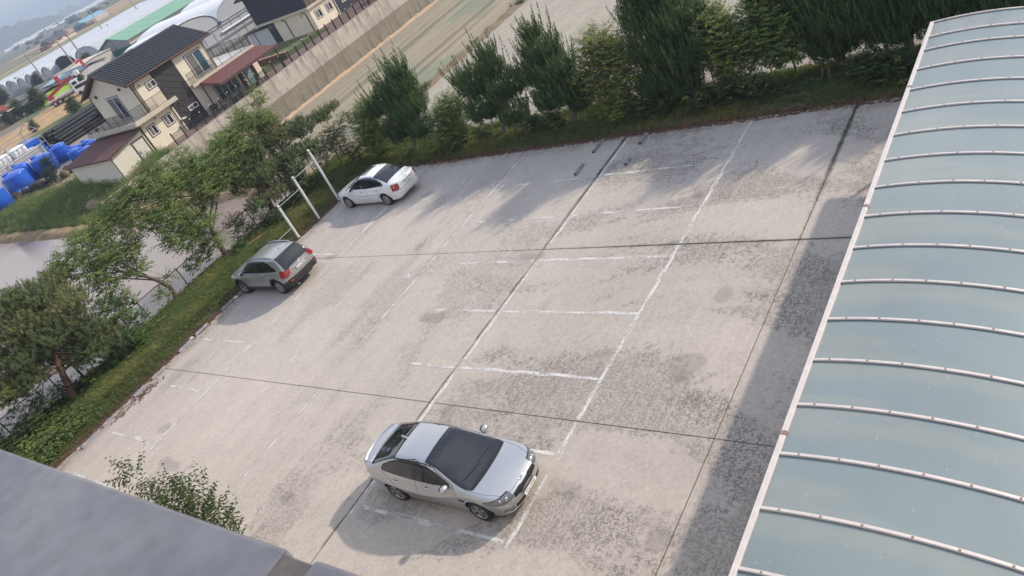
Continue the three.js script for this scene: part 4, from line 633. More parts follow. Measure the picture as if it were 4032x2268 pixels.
function pineTree(label, base, trunk, clumps, seed) {
  const R = rng(seed), F = new Leaves(), t = thing('pine_tree', label, 'tree', base, 'pines on the verge'), pads = [];
  for (const [cx, cy, cz, r] of clumps) {
    const n = Math.round(430 * r * r), tint = 0.8 + 0.4 * R(), warm = R();
    for (let i = 0; i < n; i++) {
      const d = randDir(R), q = Math.pow(R(), 0.5), p = [cx + d[0] * r * q, cy + d[1] * r * q * 0.62, cz + d[2] * r * q], ax = unit([d[0] * 0.9, 0.75 + R() * 0.6, d[2] * 0.9]), L0 = 0.12 + R() * 0.2;
      const c0 = vary(R, warm > 0.6 ? [0.19, 0.205, 0.085] : [0.135, 0.18, 0.075], 0.5).map((v) => v * tint);
      for (let k = 0; k < 26; k++) {
        const tt = R(), e = randDir(R), dir = unit([ax[0] * 0.75 + e[0] * 0.8, ax[1] * 0.75 + e[1] * 0.8, ax[2] * 0.75 + e[2] * 0.8]), b = [p[0] + ax[0] * L0 * tt, p[1] + ax[1] * L0 * tt, p[2] + ax[2] * L0 * tt], L = 0.11 + 0.06 * R(), s = unit([dir[1] * e[2] - dir[2] * e[1], dir[2] * e[0] - dir[0] * e[2], dir[0] * e[1] - dir[1] * e[0]]), w = 0.012;
        F.tri([b[0] + s[0] * w, b[1] + s[1] * w, b[2] + s[2] * w], [b[0] - s[0] * w, b[1] - s[1] * w, b[2] - s[2] * w], [b[0] + dir[0] * L, b[1] + dir[1] * L, b[2] + dir[2] * L], unit([e[0] * 0.6 + ax[0] * 0.6, e[1] * 0.6 + ax[1] * 0.6, e[2] * 0.6 + ax[2] * 0.6]), c0.map((v) => v * (0.85 + 0.3 * R())));
      }
      if (R() < 0.09) { const q2 = [p[0], p[1] + L0, p[2]], h = 0.12 + 0.14 * R(); F.leaf(q2, [0, 1, 0], unit([R() - 0.5, 0.1, R() - 0.5]), h, 0.022, [0.24, 0.23, 0.10], 0); } // pale new candles
    }
  }
  part(t, 'trunk', limbs(base, trunk, clumps, 0.15, rng(seed + 7)), pineBark); part(t, 'crown', F.geo(), needleMat); return t;
}
function juniper(label, base, top, clumps, seed, dense = 1) {   // twisted upright flames of scale leaves
  const R = rng(seed), F = new Leaves(), t = thing('juniper_tree', label, 'tree', base, 'clipped junipers along the field fence'), core = [];
  clumps = clumps.map((c) => [base[0] + (c[0] - base[0]) * 1.35, c[1], base[2] + (c[2] - base[2]) * 1.15, c[3]]);
  for (const [cx, cy, cz, r00] of clumps) {
    const r = r00 * 1.06, ry = r * 0.76, n = Math.round(430 * (0.15 + r * r * 1.2) * dense), tint = 0.85 + 0.3 * R();
    { const g = new THREE.IcosahedronGeometry(1, 3), p = g.attributes.position; for (let i = 0; i < p.count; i++) { const x = p.getX(i), y = p.getY(i), z = p.getZ(i), k = 0.80 + 0.2 * fbm(x * 2 + seed, y * 2 + z * 3, 3); p.setXYZ(i, x * r * 0.80 * k, y * ry * 0.74 * k, z * r * 0.80 * k); } g.computeVertexNormals(); g.translate(cx, cy, cz); const col = new Float32Array(p.count * 3); for (let i = 0; i < p.count; i++) { const c = vary(R, [0.05, 0.10, 0.033], 0.5); col.set(c, 3 * i); } g.setAttribute('color', new THREE.BufferAttribute(col, 3)); core.push(clean(g)); }
    for (let i = 0; i < n; i++) {
      const d = randDir(R); if (d[1] < -0.8) continue; const q = 0.70 + 0.34 * R(), p = [cx + d[0] * r * q, cy + d[1] * ry * q, cz + d[2] * r * q];
      const sw = 0.40, long = R() < 0.15 ? 2.1 : 1, L = (0.26 + 0.26 * R()) * long, c0 = vary(R, R() < 0.14 ? [0.125, 0.18, 0.055] : [0.072, 0.130, 0.045], 0.5).map((v) => v * tint), o = unit([d[0] - d[2] * sw - 0.15 + (R() - 0.5) * 0.4, 0.25 + d[1] * 0.5, d[2] + d[0] * sw + (R() - 0.5) * 0.4]), r0 = (0.055 + 0.035 * R()) * (long > 1 ? 1.35 : 1), nb = Math.round(24 * (long > 1 ? 2.2 : 1));
      for (let k = 0; k < nb; k++) { // a tongue that leaves the crown outwards and turns up to a fine tip
        const tt = Math.pow(k / nb, 0.8), e = randDir(R), q = L * (tt - 0.42 * tt * tt), u = L * (0.15 * tt + 0.78 * tt * tt), rr = r0 * (1 - tt * 0.92), b = [p[0] + o[0] * q + e[0] * rr, p[1] + o[1] * q + u + e[1] * rr, p[2] + o[2] * q + e[2] * rr];
        const dir = unit([o[0] * (1 - tt) * 0.7 + e[0] * 0.45, 0.35 + 0.9 * tt + e[1] * 0.4, o[2] * (1 - tt) * 0.7 + e[2] * 0.45]), ll = 0.075 + 0.045 * R(), s = unit([dir[1] * e[2] - dir[2] * e[1], dir[2] * e[0] - dir[0] * e[2], dir[0] * e[1] - dir[1] * e[0]]), w = 0.017;
        F.tri([b[0] + s[0] * w, b[1] + s[1] * w, b[2] + s[2] * w], [b[0] - s[0] * w, b[1] - s[1] * w, b[2] - s[2] * w], [b[0] + dir[0] * ll, b[1] + dir[1] * ll, b[2] + dir[2] * ll], null, c0.map((v) => v * (0.8 + 0.4 * R())));
      }
    }
  }
  const tg = limbs(base, [base, [lerp(base[0], top[0], 0.5) + 0.05, top[1] * 0.5, lerp(base[2], top[2], 0.5)], top], clumps.slice(0, 5), 0.11, rng(seed + 3));
  part(t, 'trunk', tg, greyBark); const cr = part(t, 'crown', [F.geo(), ...core], juniperMat); return t;
}
// far row, along the field fence
juniper('broad dark juniper right behind the white saloon', [-28.9, 0, -26.0], [-28.6, 3.4, -26.4], [[-28.5, 3.3, -26.4, 0.72], [-29.7, 2.7, -26.4, 0.66], [-28.4, 2.3, -26.3, 0.8], [-29.2, 1.4, -26.1, 0.7], [-28.2, 1.2, -26.1, 0.5], [-28.25, 4.1, -26.55, 0.32]], 11);
juniper('juniper with long feathery leaders, between two round bushes', [-23.2, 0, -26.25], [-23, 3, -26.6], [[-22.9, 3.1, -26.7, 0.5], [-23.7, 2.6, -26.6, 0.66], [-22.5, 2.2, -26.5, 0.7], [-23.5, 1.5, -26.4, 0.74], [-22.4, 1.0, -26.25, 0.5], [-24.3, 2.9, -26.8, 0.26], [-22.85, 3.7, -26.8, 0.2]], 12);
juniper('tiered juniper leaning over the wheel stops at the far edge', [-19.2, 0, -26.3], [-19.5, 3.4, -26.9], [[-19.75, 3.35, -26.9, 0.62], [-19.55, 2.4, -26.7, 0.85], [-20.3, 2.45, -26.8, 0.55], [-19.2, 1.5, -26.5, 0.72], [-19.9, 1.25, -26.5, 0.55], [-18.8, 0.95, -26.4, 0.42], [-19.9, 4.1, -27.0, 0.24]], 13);
juniper('tallest juniper, its tiers reaching out of the top of view', [-14.4, 0, -26.9], [-14.3, 4.6, -27.2], [[-14.3, 5.2, -27.4, 0.6], [-14.5, 4.5, -27.4, 0.8], [-14.8, 3.7, -27.3, 0.85], [-14.0, 3.2, -27.2, 0.95], [-14.6, 2.5, -27.0, 1.0], [-13.8, 2.0, -26.9, 0.85], [-14.4, 1.4, -26.8, 0.9], [-14.9, 0.95, -26.6, 0.6], [-14.0, 0.85, -26.6, 0.6]], 14, 0.9);
juniper('dark juniper propped by stakes near the canopy roof', [-8.3, 0, -27.2], [-8.3, 4.0, -27.7], [[-8.3, 4.6, -27.9, 0.6], [-8.6, 3.7, -27.9, 0.95], [-8.8, 2.7, -27.9, 1.05], [-8.2, 1.95, -27.7, 1.1], [-8.9, 1.7, -27.6, 0.9], [-7.6, 1.7, -27.5, 0.9], [-8.4, 1.05, -27.4, 0.8]], 15, 0.85);
juniper('dark juniper overlapping the far end of the canopy roof', [-6.1, 0, -27.4], [-6.2, 3.6, -27.9], [[-6.3, 3.9, -28, 0.8], [-6.5, 2.9, -28, 1.05], [-6.6, 1.9, -28.0, 1.1], [-6.4, 1.1, -27.8, 1.0], [-5.6, 2.6, -28.0, 1.0], [-5.5, 1.4, -28.0, 0.95]], 16, 0.85);
juniper('dark juniper behind the canopy roof, rightmost of the row', [-3.2, 0, -28.2], [-3.2, 3.4, -28.4], [[-3.3, 4.0, -28.4, 0.8], [-3.6, 3.0, -28.4, 1.1], [-2.9, 2.0, -28.3, 1.1], [-3.4, 1.1, -28.2, 1.0], [-4.5, 1.6, -28.3, 0.9], [-1.6, 2.2, -28.4, 1.1]], 17, 0.8);
const bushes = 'broadleaf bushes between the junipers';
const bush = (label, base, cl, seed, o) => leafTree('round_bush', label, 'bush', base, [base, [base[0], 0.7, base[2]], [cl[0][0], cl[0][1], cl[0][2]]], cl, seed, { ...shrub, grow: 1.28, ...o }, bushes);
bush('dense green bush at the nose of the white saloon', [-31.4, 0, -26.2], [[-31.0, 2.75, -26.4, 0.55], [-31.6, 2.0, -26.25, 0.68], [-31.3, 1.15, -26.1, 0.62], [-31.9, 2.6, -26.5, 0.4], [-31.9, 1.2, -26.2, 0.5]], 31, { twigs: 700, col: [0.15, 0.225, 0.06], yellow: 0.2 });
bush('small glossy bush behind the boot of the white saloon', [-25.9, 0, -26.1], [[-25.7, 2.15, -26.4, 0.58], [-25.9, 1.35, -26.2, 0.72], [-25.9, 0.7, -26.05, 0.6], [-26.7, 1.7, -26.4, 0.42], [-26.5, 0.8, -26.2, 0.5]], 32, { twigs: 700, col: [0.15, 0.225, 0.06], yellow: 0.2 });
bush('large yellowish bush beside the tallest juniper', [-17.2, 0, -26.6], [[-17.3, 3.1, -27, 0.72], [-16.4, 2.7, -26.9, 0.66], [-17.6, 2.2, -26.8, 0.82], [-16.5, 1.7, -26.7, 0.74], [-17.5, 1.25, -26.6, 0.7], [-16.8, 0.7, -26.4, 0.55]], 33, { col: [0.19, 0.235, 0.08], yellow: 0.4, twigs: 560, L: 0.12, W: 0.065 });
bush('bush with yellow flecks right of the tallest juniper', [-12.4, 0, -27.1], [[-12.6, 2.7, -27.4, 0.72], [-12.1, 2.05, -27.2, 0.82], [-12.9, 1.9, -27.2, 0.64], [-12.0, 1.2, -27, 0.62], [-12.8, 3.2, -27.5, 0.4]], 34, { col: [0.16, 0.225, 0.07], yellow: 0.25, L: 0.12, W: 0.065 });
bush('leafy bush with bare stems at its foot, left of the staked juniper', [-10.0, 0, -27.5], [[-10.5, 2.7, -27.6, 0.9], [-10.2, 1.95, -27.4, 0.85], [-11.0, 1.95, -27.4, 0.7], [-9.8, 1.6, -27.2, 0.66], [-10.6, 3.3, -27.7, 0.5], [-10.5, 1.35, -27.2, 0.5]], 35, { yellow: 0.12, L: 0.125, W: 0.07, col: [0.155, 0.225, 0.065] });
// left row, on the verge by the flooded paddy
pineTree('spreading pine with a thick leaning trunk by the paddy fence', [-34.9, 0, -7.65], [[-34.9, -0.05, -7.65], [-34.9, 1.1, -7.95], [-34.95, 2.1, -8.25], [-35.2, 3.1, -8.6]], [[-36, 4.4, -9.3, 0.95], [-35.5, 3.5, -9.9, 1.0], [-35.5, 3.9, -8.0, 1.0], [-35, 3.0, -8.6, 1.0], [-34.8, 2.1, -9.8, 0.85], [-34.3, 1.5, -9.3, 0.75], [-35, 3.0, -7.0, 0.9], [-37, 4.0, -10.6, 0.85], [-35.5, 1.6, -9.2, 0.8], [-35, 2.4, -6.0, 0.85], [-34.5, 2.2, -6.9, 0.7], [-34.6, 0.8, -10.5, 0.5], [-35.2, 3.4, -5.6, 0.9], [-36.2, 3.0, -10.7, 0.7], [-36.3, 4.7, -8.6, 0.8], [-36, 3.9, -8.8, 0.8], [-35.6, 2.5, -9.9, 0.75], [-34.8, 1.0, -10.4, 0.5], [-35.4, 2.5, -8, 0.7], [-35.2, 1.4, -10.5, 0.6], [-35.4, 4.4, -6.6, 0.85]].map((c) => [c[0], c[1], c[2], c[3] * 1.1]), 41);
pineTree('low spreading pine behind the white bar posts', [-35.35, 0, -21.03], [[-35.35, -0.05, -21.03], [-35.4, 0.9, -21.0], [-35.4, 1.8, -21.3], [-35.6, 2.7, -21.8]], [[-36.4, 3.2, -22.6, 0.9], [-36, 3.2, -24.1, 0.85], [-35.6, 2.9, -25.4, 0.75], [-35.4, 2.7, -27.0, 0.55], [-35.3, 2.75, -27.8, 0.36], [-35.8, 2.25, -21.9, 0.9], [-35.5, 2.2, -23.4, 0.85], [-36, 2.4, -20.9, 0.8], [-35.4, 1.3, -21.6, 0.75], [-35, 1.5, -23.0, 0.7], [-35, 1.9, -24.6, 0.65], [-36.4, 3.1, -21.3, 0.8], [-35.4, 1.3, -20.4, 0.55], [-34.7, 1.0, -22.7, 0.55]].map((c) => [c[0], c[1], c[2], c[3] * 1.15]), 42);
const broad = 'broadleaf trees on the verge';
leafTree('cherry_tree', 'broadleaf tree bending left over the flooded paddy', 'tree', [-36.2, 0, -14.24], [[-36.2, -0.1, -14.24], [-36.2, 0.72, -14.4], [-36.25, 1.42, -14.2], [-36.4, 2.2, -13.7], [-36.6, 2.9, -13.1]], [[-37.5, 4.4, -12.1, 0.7], [-37, 3.8, -13.2, 0.8], [-36.8, 3.25, -13.9, 0.7], [-36.6, 2.5, -13.9, 0.55], [-37, 3.4, -12.3, 0.7], [-36.8, 2.7, -12.5, 0.55], [-37.5, 4.1, -11.4, 0.6], [-38, 4.6, -13.3, 0.6], [-37.2, 3.3, -14.6, 0.5], [-36.2, 1.3, -14.6, 0.26], [-36, 0.95, -13.9, 0.24]], 51, { ...cherry, grow: 1.08 }, broad);
leafTree('cherry_tree', 'largest broadleaf tree, its airy crown in front of the cream shed', 'tree', [-35.9, 0, -17.58], [[-35.9, -0.1, -17.58], [-35.9, 0.8, -17.62], [-35.95, 1.67, -17.8], [-36.1, 2.6, -18.15], [-36.3, 3.5, -18.6]], [[-37, 4.1, -15.3, 0.8], [-36.5, 3.5, -16.7, 1.0], [-36, 2.5, -17.4, 0.8], [-37, 4.7, -17.6, 1.0], [-36.8, 4.2, -19.1, 1.0], [-36.8, 4.1, -20.6, 0.9], [-37.5, 5.0, -16.6, 0.8], [-37.2, 4.9, -19.3, 0.75], [-36.3, 3.3, -19.0, 0.9], [-37.6, 4.7, -15.4, 0.7], [-37.6, 5.3, -17.9, 0.6], [-37, 4.5, -21.8, 0.7], [-36.6, 3.9, -22.0, 0.65], [-37.6, 4.4, -14.0, 0.6], [-36, 2.1, -16.4, 0.6], [-35.8, 1.3, -17.4, 0.4], [-37.8, 5.1, -15.7, 0.6], [-37.9, 4.7, -14.4, 0.6], [-36.2, 3.4, -20.2, 0.7], [-36.2, 2.6, -16, 0.6]], 52, { ...cherry, r: 0.13, grow: 1.1 }, broad);
leafTree('cherry_tree', 'upright bright green tree top in front of the concrete wall', 'tree', [-37.2, -0.4, -24.0], [[-37.2, -0.5, -24.0], [-37.2, 1.8, -24.0], [-37.1, 4.2, -24.3]], [[-37, 4.4, -24.25, 0.8], [-37.2, 4.5, -23.4, 0.6], [-37.2, 5.1, -25.1, 0.42], [-36.9, 4.0, -24.6, 0.55], [-37.4, 5.0, -23.7, 0.5], [-37.4, 4.5, -22.3, 0.65], [-37.2, 3.4, -23.9, 0.8], [-37.15, 5.6, -25.2, 0.28]], 53, { ...cherry, twigs: 420, L: 0.13 }, broad);
const us = { ...shrub, twigs: 380, L: 0.13, W: 0.06 };
leafTree('verge_shrub', 'bright leafy shrub under the spreading pine', 'shrub', [-35.4, 0, -11.4], [[-35.4, 0, -11.4], [-35.5, 0.8, -11.5], [-35.6, 1.6, -11.6]], [[-35.5, 1.5, -11.5, 0.6], [-35, 0.85, -11.2, 0.6], [-36, 2.2, -11.5, 0.6], [-36, 1.7, -12.3, 0.5], [-35, 1.1, -12.0, 0.42], [-34.9, 0.5, -10.0, 0.5], [-34.8, 0.4, -11.1, 0.45], [-35.8, 2.3, -12.2, 0.45]], 61, { ...us, col: [0.08, 0.17, 0.03] }, 'shrubs under the verge trees');
leafTree('verge_shrub', 'yellow green shrub tangled in the spreading pine', 'shrub', [-36.3, 0, -8.9], [[-36.3, -0.1, -8.9], [-36.2, 1.5, -8.9], [-36.1, 3.0, -8.8]], [[-36, 3.6, -9.3, 0.42], [-36, 3.1, -8.4, 0.45], [-36.2, 2.2, -9.0, 0.5]], 62, { ...us, yellow: 0.5, col: [0.14, 0.20, 0.035] }, 'shrubs under the verge trees');
leafTree('verge_shrub', 'dense dark undergrowth shrub behind the pine trunk', 'shrub', [-35.5, 0, -6.6], [[-35.5, -0.1, -6.6], [-35.5, 0.5, -6.6], [-35.5, 1.2, -6.6]], [[-35.3, 0.9, -5.9, 0.65], [-35.1, 0.7, -4.8, 0.65], [-35.6, 0.9, -7.0, 0.6], [-35.2, 0.5, -8.7, 0.5], [-35.8, 1.9, -6.4, 0.6], [-36.1, 1.9, -7.9, 0.6], [-35.6, 0.6, -7.9, 0.5], [-35.4, 1.4, -4.4, 0.6]], 66, { ...us, col: [0.06, 0.11, 0.035] }, 'shrubs under the verge trees');
leafTree('verge_shrub', 'dark shrub at the foot of the largest broadleaf tree', 'shrub', [-35.6, 0, -19.4], [[-35.6, 0, -19.4], [-35.6, 0.4, -19.4], [-35.6, 0.8, -19.4]], [[-36, 1.0, -16.7, 0.45], [-35.8, 0.55, -19.1, 0.6], [-35.6, 0.5, -20.1, 0.5], [-35.3, 0.35, -18.1, 0.4], [-36.2, 1.6, -17.1, 0.5], [-36.2, 1.1, -19.2, 0.6], [-35.9, 1.1, -15.9, 0.4], [-35.2, 0.6, -20.6, 0.45]], 63, { ...us, col: [0.065, 0.12, 0.035] }, 'shrubs under the verge trees');
leafTree('verge_shrub', 'thin shrub with reddish leaf tips behind the tallest white post', 'shrub', [-34.2, 0, -25.4], [[-34.2, 0, -25.4], [-34.2, 0.8, -25.5], [-34.2, 1.6, -25.6]], [[-34.6, 1.7, -25.5, 0.55], [-33.7, 1.5, -25.7, 0.55], [-34, 1.4, -24.3, 0.45], [-34.5, 2.0, -26.3, 0.55], [-33.4, 2.3, -26.6, 0.5], [-33.2, 0.8, -25.8, 0.5]], 64, { ...us, yellow: 0.3, col2: [0.16, 0.12, 0.04], col: [0.055, 0.095, 0.025] }, 'shrubs under the verge trees');
leafTree('verge_shrub', 'low shrub beside the bar posts under the low pine', 'shrub', [-34.4, 0, -21.6], [[-34.4, 0, -21.6], [-34.4, 0.3, -21.6], [-34.4, 0.6, -21.6]], [[-34.5, 0.6, -22.1, 0.42], [-34.4, 0.5, -20.3, 0.4], [-34.6, 0.6, -23.4, 0.45]], 65, { ...us, col: [0.06, 0.105, 0.035] }, 'shrubs under the verge trees');
[[-21.4, .7, .4, 'left of the tiered juniper trunk'], [-20.3, .65, .36, 'under the tiered juniper'], [-16.0, .5, .5, 'under the yellowish bush'], [-15.2, .5, .5, 'left of the tallest juniper trunk'], [-13.3, .65, .55, 'right of the tallest juniper trunk'], [-12.4, .75, .5, 'below the bush with yellow flecks'], [-11.2, .8, .45, 'left of the bare stems'], [-7.2, .6, .6, 'right of the stakes'], [-6.3, .6, .6, 'beside the far end of the canopy'], [-24.3, .5, .36, 'left of the feathery juniper']].forEach(([x, y, r, where], i) => leafTree('low_shrub', 'low dark green shrub ' + where, 'shrub', [x, 0, -26.1], [[x, 0, -26.1], [x, 0.2, -26.1], [x, y, -26.1]], [[x, y, -26.15, r], [x + 0.4, y * 0.7, -26.0, r * 0.7]], 70 + i, { ...us, twigs: 480, col: [0.055, 0.10, 0.03], r: 0.02 }, 'low shrubs along the far edge'));
// the tall shrub below the parapet
leafTree('tall_shrub', 'leafy shoots rising past the edge of the parapet', 'shrub', [-16.6, 0, -3.4], [[-16.6, 0, -3.4], [-16.6, 1.6, -3.45], [-16.5, 2.8, -3.6]], [[-19.0, 3.7, -3.9, 0.36], [-18.3, 3.5, -3.75, 0.3], [-17.6, 3.35, -3.7, 0.34], [-16.9, 3.45, -3.72, 0.42], [-16.1, 3.6, -3.74, 0.5], [-15.6, 3.55, -3.65, 0.45], [-15.1, 3.3, -3.6, 0.4], [-16.7, 2.9, -3.6, 0.7], [-15.9, 2.7, -3.55, 0.6], [-17.8, 2.9, -3.6, 0.55], [-15.9, 4.05, -3.8, 0.28], [-16.4, 4.1, -3.85, 0.22]], 81, { ...shrub, twigs: 190, leaves: 8, twigLen: 0.42, up: 1.0, L: 0.095, W: 0.045, col: [0.065, 0.105, 0.03], yellow: 0.12, col2: [0.15, 0.12, 0.04], r: 0.05, droop: 0.5 });

// grass and weeds: far too many to count
const dummy = new THREE.Object3D();
function scatter(name, label, cat, geo, mat, spots, col, R) {
  const m = new THREE.InstancedMesh(geo, mat, spots.length), c = new THREE.Color(); m.name = name; m.userData = { label, category: cat, kind: 'stuff' };
  spots.forEach(([x, y, z, s], i) => { dummy.position.set(x, y, z); dummy.rotation.set((R() - 0.5) * 0.3, R() * 6.283, (R() - 0.5) * 0.3); dummy.scale.set(s * (0.8 + 0.4 * R()), s * (0.7 + 0.6 * R()), s * (0.8 + 0.4 * R())); dummy.updateMatrix(); m.setMatrixAt(i, dummy.matrix); const q = col(x, z, R); c.setRGB(...q); m.setColorAt(i, c); });
  m.castShadow = m.receiveShadow = true; scene.add(m); return m;
}
function tuftGeo(seed, n, h, w, spread) { const R = rng(seed), F = new Leaves(); for (let i = 0; i < n; i++) { const a = R() * 6.283, r = R() * spread, b = [Math.cos(a) * r, 0, Math.sin(a) * r], t = R() * 6.283, hh = h * (0.5 + 0.7 * R()), k = 0.25 + 0.5 * R(), m = [b[0] + Math.cos(t) * hh * k * 0.4, hh * 0.62, b[2] + Math.sin(t) * hh * k * 0.4], e = [b[0] + Math.cos(t) * hh * k, hh * (0.98 - 0.25 * k), b[2] + Math.sin(t) * hh * k], s = [-Math.sin(t) * w / 2, 0, Math.cos(t) * w / 2], n0 = unit([-Math.cos(t) * 0.5, 0.8, -Math.sin(t) * 0.5]), c = [1, 1, 1].map(() => 0.85 + 0.3 * R()); F.tri([b[0] + s[0], 0, b[2] + s[2]], [b[0] - s[0], 0, b[2] - s[2]], m, n0, c); F.tri([m[0] + s[0] * 0.8, m[1], m[2] + s[2] * 0.8], [m[0] - s[0] * 0.8, m[1], m[2] - s[2] * 0.8], e, n0, c); } return F.geo(); }
function weedGeo(seed, n, h, L) { const R = rng(seed), F = new Leaves(); for (let i = 0; i < n; i++) { const a = R() * 6.283, r = R() * h * 0.7, y = h * (0.3 + 0.7 * R()); F.leaf([Math.cos(a) * r * 0.6, y, Math.sin(a) * r * 0.6], unit([Math.cos(a), (R() - 0.3) * 0.5, Math.sin(a)]), unit([(R() - 0.5), 1, (R() - 0.5)]), L * (0.7 + 0.6 * R()), L * 0.5, [1, 1, 1].map(() => 0.8 + 0.4 * R()), 0.2); } return F.geo(); }
const grassMat = leafMat();
{
  const R = rng(901), tuft = tuftGeo(5, 10, 0.30, 0.020, 0.12), S1 = [], W1 = [];
  for (let i = 0; i < 110000; i++) { const left = R() < 0.62; const x = left ? -31.55 - Math.pow(R(), 0.8) * 6.0 : -33 + R() * 34, z = left ? -27 + R() * 29 : -24.75 - R() * 3.9; const d = vergeD(x, z); if (d < 0.05 || d > 6.6) continue; const bare = fbm(x * 0.9 + 3, z * 0.9, 3); if (d < 0.75 && R() > d * 1.2) continue; if (R() > sst(0.30, 0.5, bare) + 0.25) continue; S1.push([x, vergeY(x, z) - 0.01, z, (0.55 + 0.9 * fbm(x * 0.5, z * 0.5 + 8, 2)) * (d < 1 ? 0.65 : 1)]); }
  const gcol = (x, z, R) => { const t = fbm(x * 0.45 + 3, z * 0.45, 3), y = sst(0.5, 0.72, t), k = 0.75 + 0.5 * R(); return [lerp(0.175, 0.30, y) * k, lerp(0.205, 0.265, y) * k, lerp(0.062, 0.09, y) * k]; };
  scatter('verge_grass', 'rough grass covering the verge round the lot', 'grass', tuft, grassMat, S1, gcol, R);
  const weed = weedGeo(6, 16, 0.30, 0.14);
  for (let i = 0; i < 3000; i++) { const x = -32.3 - R() * 4.2, z = -13 + R() * 14; if (R() > sst(-10.5, -6, z) * sst(-31.9, -33.2, x) + 0.03) continue; W1.push([x, vergeY(x, z), z, (0.8 + 0.9 * R()) * lerp(0.8, 1.35, sst(-8, -4, z))]); }
  for (let i = 0; i < 1500; i++) { const x = -33 + R() * 34, z = -26.0 - R() * 1.7; W1.push([x, vergeY(x, z), z, 0.6 + 0.6 * R()]); }
  for (let i = 0; i < 700; i++) { const x = -34.8 - R() * 2.2, z = -26 + R() * 16; W1.push([x, vergeY(x, z), z, 0.6 + 0.7 * R()]); }
  scatter('verge_weeds', 'broad leaved weeds and creepers spreading under the trees', 'weeds', weed, grassMat, W1, (x, z, R) => { const far = z < -24.8; const k = 0.7 + 0.6 * R(); return far ? [0.085 * k, 0.14 * k, 0.045 * k] : [0.15 * k, 0.225 * k, 0.05 * k]; }, R);
  // dry needles and dead leaves along the concrete edge
  const lit = weedGeo(7, 7, 0.02, 0.07), LS = [];
  for (let i = 0; i < 6500; i++) { const left = R() < 0.6; let x, z; if (left) { z = -24.5 + R() * 25; x = -31.74 - (R() - 0.30) * 0.5 * (0.5 + 1.2 * vn(z * 0.8, 3)); } else { x = -31.5 + R() * 32; z = -24.86 - (R() - 0.42) * 0.42 * (0.5 + 1.2 * vn(x * 0.8, 5)); } LS.push([x, Math.max(0.004, vergeY(x, z)), z, 0.6 + 0.6 * R()]); }
  for (const [x, z, n] of [[-31.0, -8.6, 60], [-31.05, -7.7, 40], [-31.0, -9.3, 30]]) for (let i = 0; i < n; i++) LS.push([x + (R() + R() - 1) * 0.45, 0.004, z + (R() + R() - 1) * 0.6, 0.6 + 0.5 * R()]);
  scatter('leaf_litter', 'brown dead needles and leaves along the concrete edge', 'leaf litter', lit, std([1, 1, 1], 0.95, { vertexColors: true }), LS, (x, z, R) => { const k = 0.6 + 0.8 * R(); return [0.17 * k, 0.085 * k, 0.05 * k]; }, R);
  // weeds in the joints
  const JS = []; for (let i = 0; i < 900; i++) { const a = R(); let x, z; if (a < 0.4) { x = -16.06 + (R() - 0.5) * 0.03; z = -24.6 + Math.pow(R(), 1.5) * 15; if (vn(z * 1.1, 3) < 0.5) continue; } else if (a < 0.8) { x = -7.3 + (R() - 0.5) * 0.06; z = -24.8 + Math.pow(R(), 2) * 8; } else { x = -30 + R() * 24; z = -17.4 + (R() - 0.5) * 0.02; if (vn(x, 9) < 0.62) continue; } JS.push([x, -0.03, z, 0.13 + 0.17 * R()]); }
  scatter('joint_weeds', 'small weeds growing out of the concrete joints', 'weeds', tuft, grassMat, JS, (x, z, R) => { const k = 0.6 + 0.6 * R(); return [0.075 * k, 0.085 * k, 0.03 * k]; }, R);
}

// ---------- the wall, its railing and the houses beyond the paddies ----------
const wallConc = std([1, 1, 1], 0.9, { map: texture(1024, 512, (u, v) => { // cast concrete with rain streaks
  const a = fbm(u * 10, v * 4, 4, 10, 141), st = sst(0.50, 0.72, fbm(u * 70, v * 1.2, 3, 70, 142)), st2 = sst(0.46, 0.7, fbm(u * 24 + 4, v * 1, 3, 24, 143)), f = fbm(u * 120, v * 40, 2, 120, 144), k = (0.92 + 0.22 * (a - 0.5) + 0.12 * (f - 0.5)) * (1 - 0.42 * st * (0.3 + 0.7 * v)) * (1 - 0.20 * st2); return [0.57 * k, 0.505 * k, 0.43 * k]; }, [9, 1.76]), bumpMap: grainBump, bumpScale: 0.003 });
wallConc.map.offset.set(0, 0.57);
{
  const t = thing('retaining_wall', 'long streaked concrete retaining wall along the flooded strip', 'wall', [-61.7, -1, -80]);
  for (let z = -24.6, i = 0; z > -150; z -= 3.6, i++) part(t, 'wall_panel', rbox(-61.86, -61.6 + (i % 3) * 0.004, -1.5, 0.74, z - 3.588, z - 0.012, 0.012), wallConc);
  part(t, 'coping_strip', box(-61.9, -61.64, 0.72, 0.80, -150, -32.4), mottled([0.30, 0.255, 0.235], 0.35, 2));
}
const blackIron = std([0.022, 0.022, 0.024], 0.5, { metalness: 0.3 }), ball = std([0.72, 0.62, 0.42], 0.35);
{
  const t = thing('iron_railing', 'black iron railing with pale ball finials on the retaining wall', 'railing', [-61.78, 0.7, -50]);
  const bg = new THREE.BoxGeometry(0.03, 0.86, 0.03), pg = new THREE.BoxGeometry(0.085, 1.12, 0.085), sg = new THREE.SphereGeometry(0.055, 12, 8), x = -61.78;
  for (let i = 0; i <= 30; i++) { const z = -32.7 - i * 1.12, p = shared(t, 'post', pg, blackIron, x, 1.34, z); const b = new THREE.Mesh(sg, ball); b.name = 'finial'; b.position.y = 0.6; p.add(b);
    if (i < 30) { part(t, 'top_rail', box(x - 0.02, x + 0.02, 1.70, 1.735, z - 1.085, z - 0.035), blackIron); part(t, 'bottom_rail', box(x - 0.018, x + 0.018, 0.86, 0.89, z - 1.085, z - 0.035), blackIron); for (let k = 1; k <= 9; k++) shared(t, 'bar', bg, blackIron, x, 1.30, z - k * 0.112); } }
}
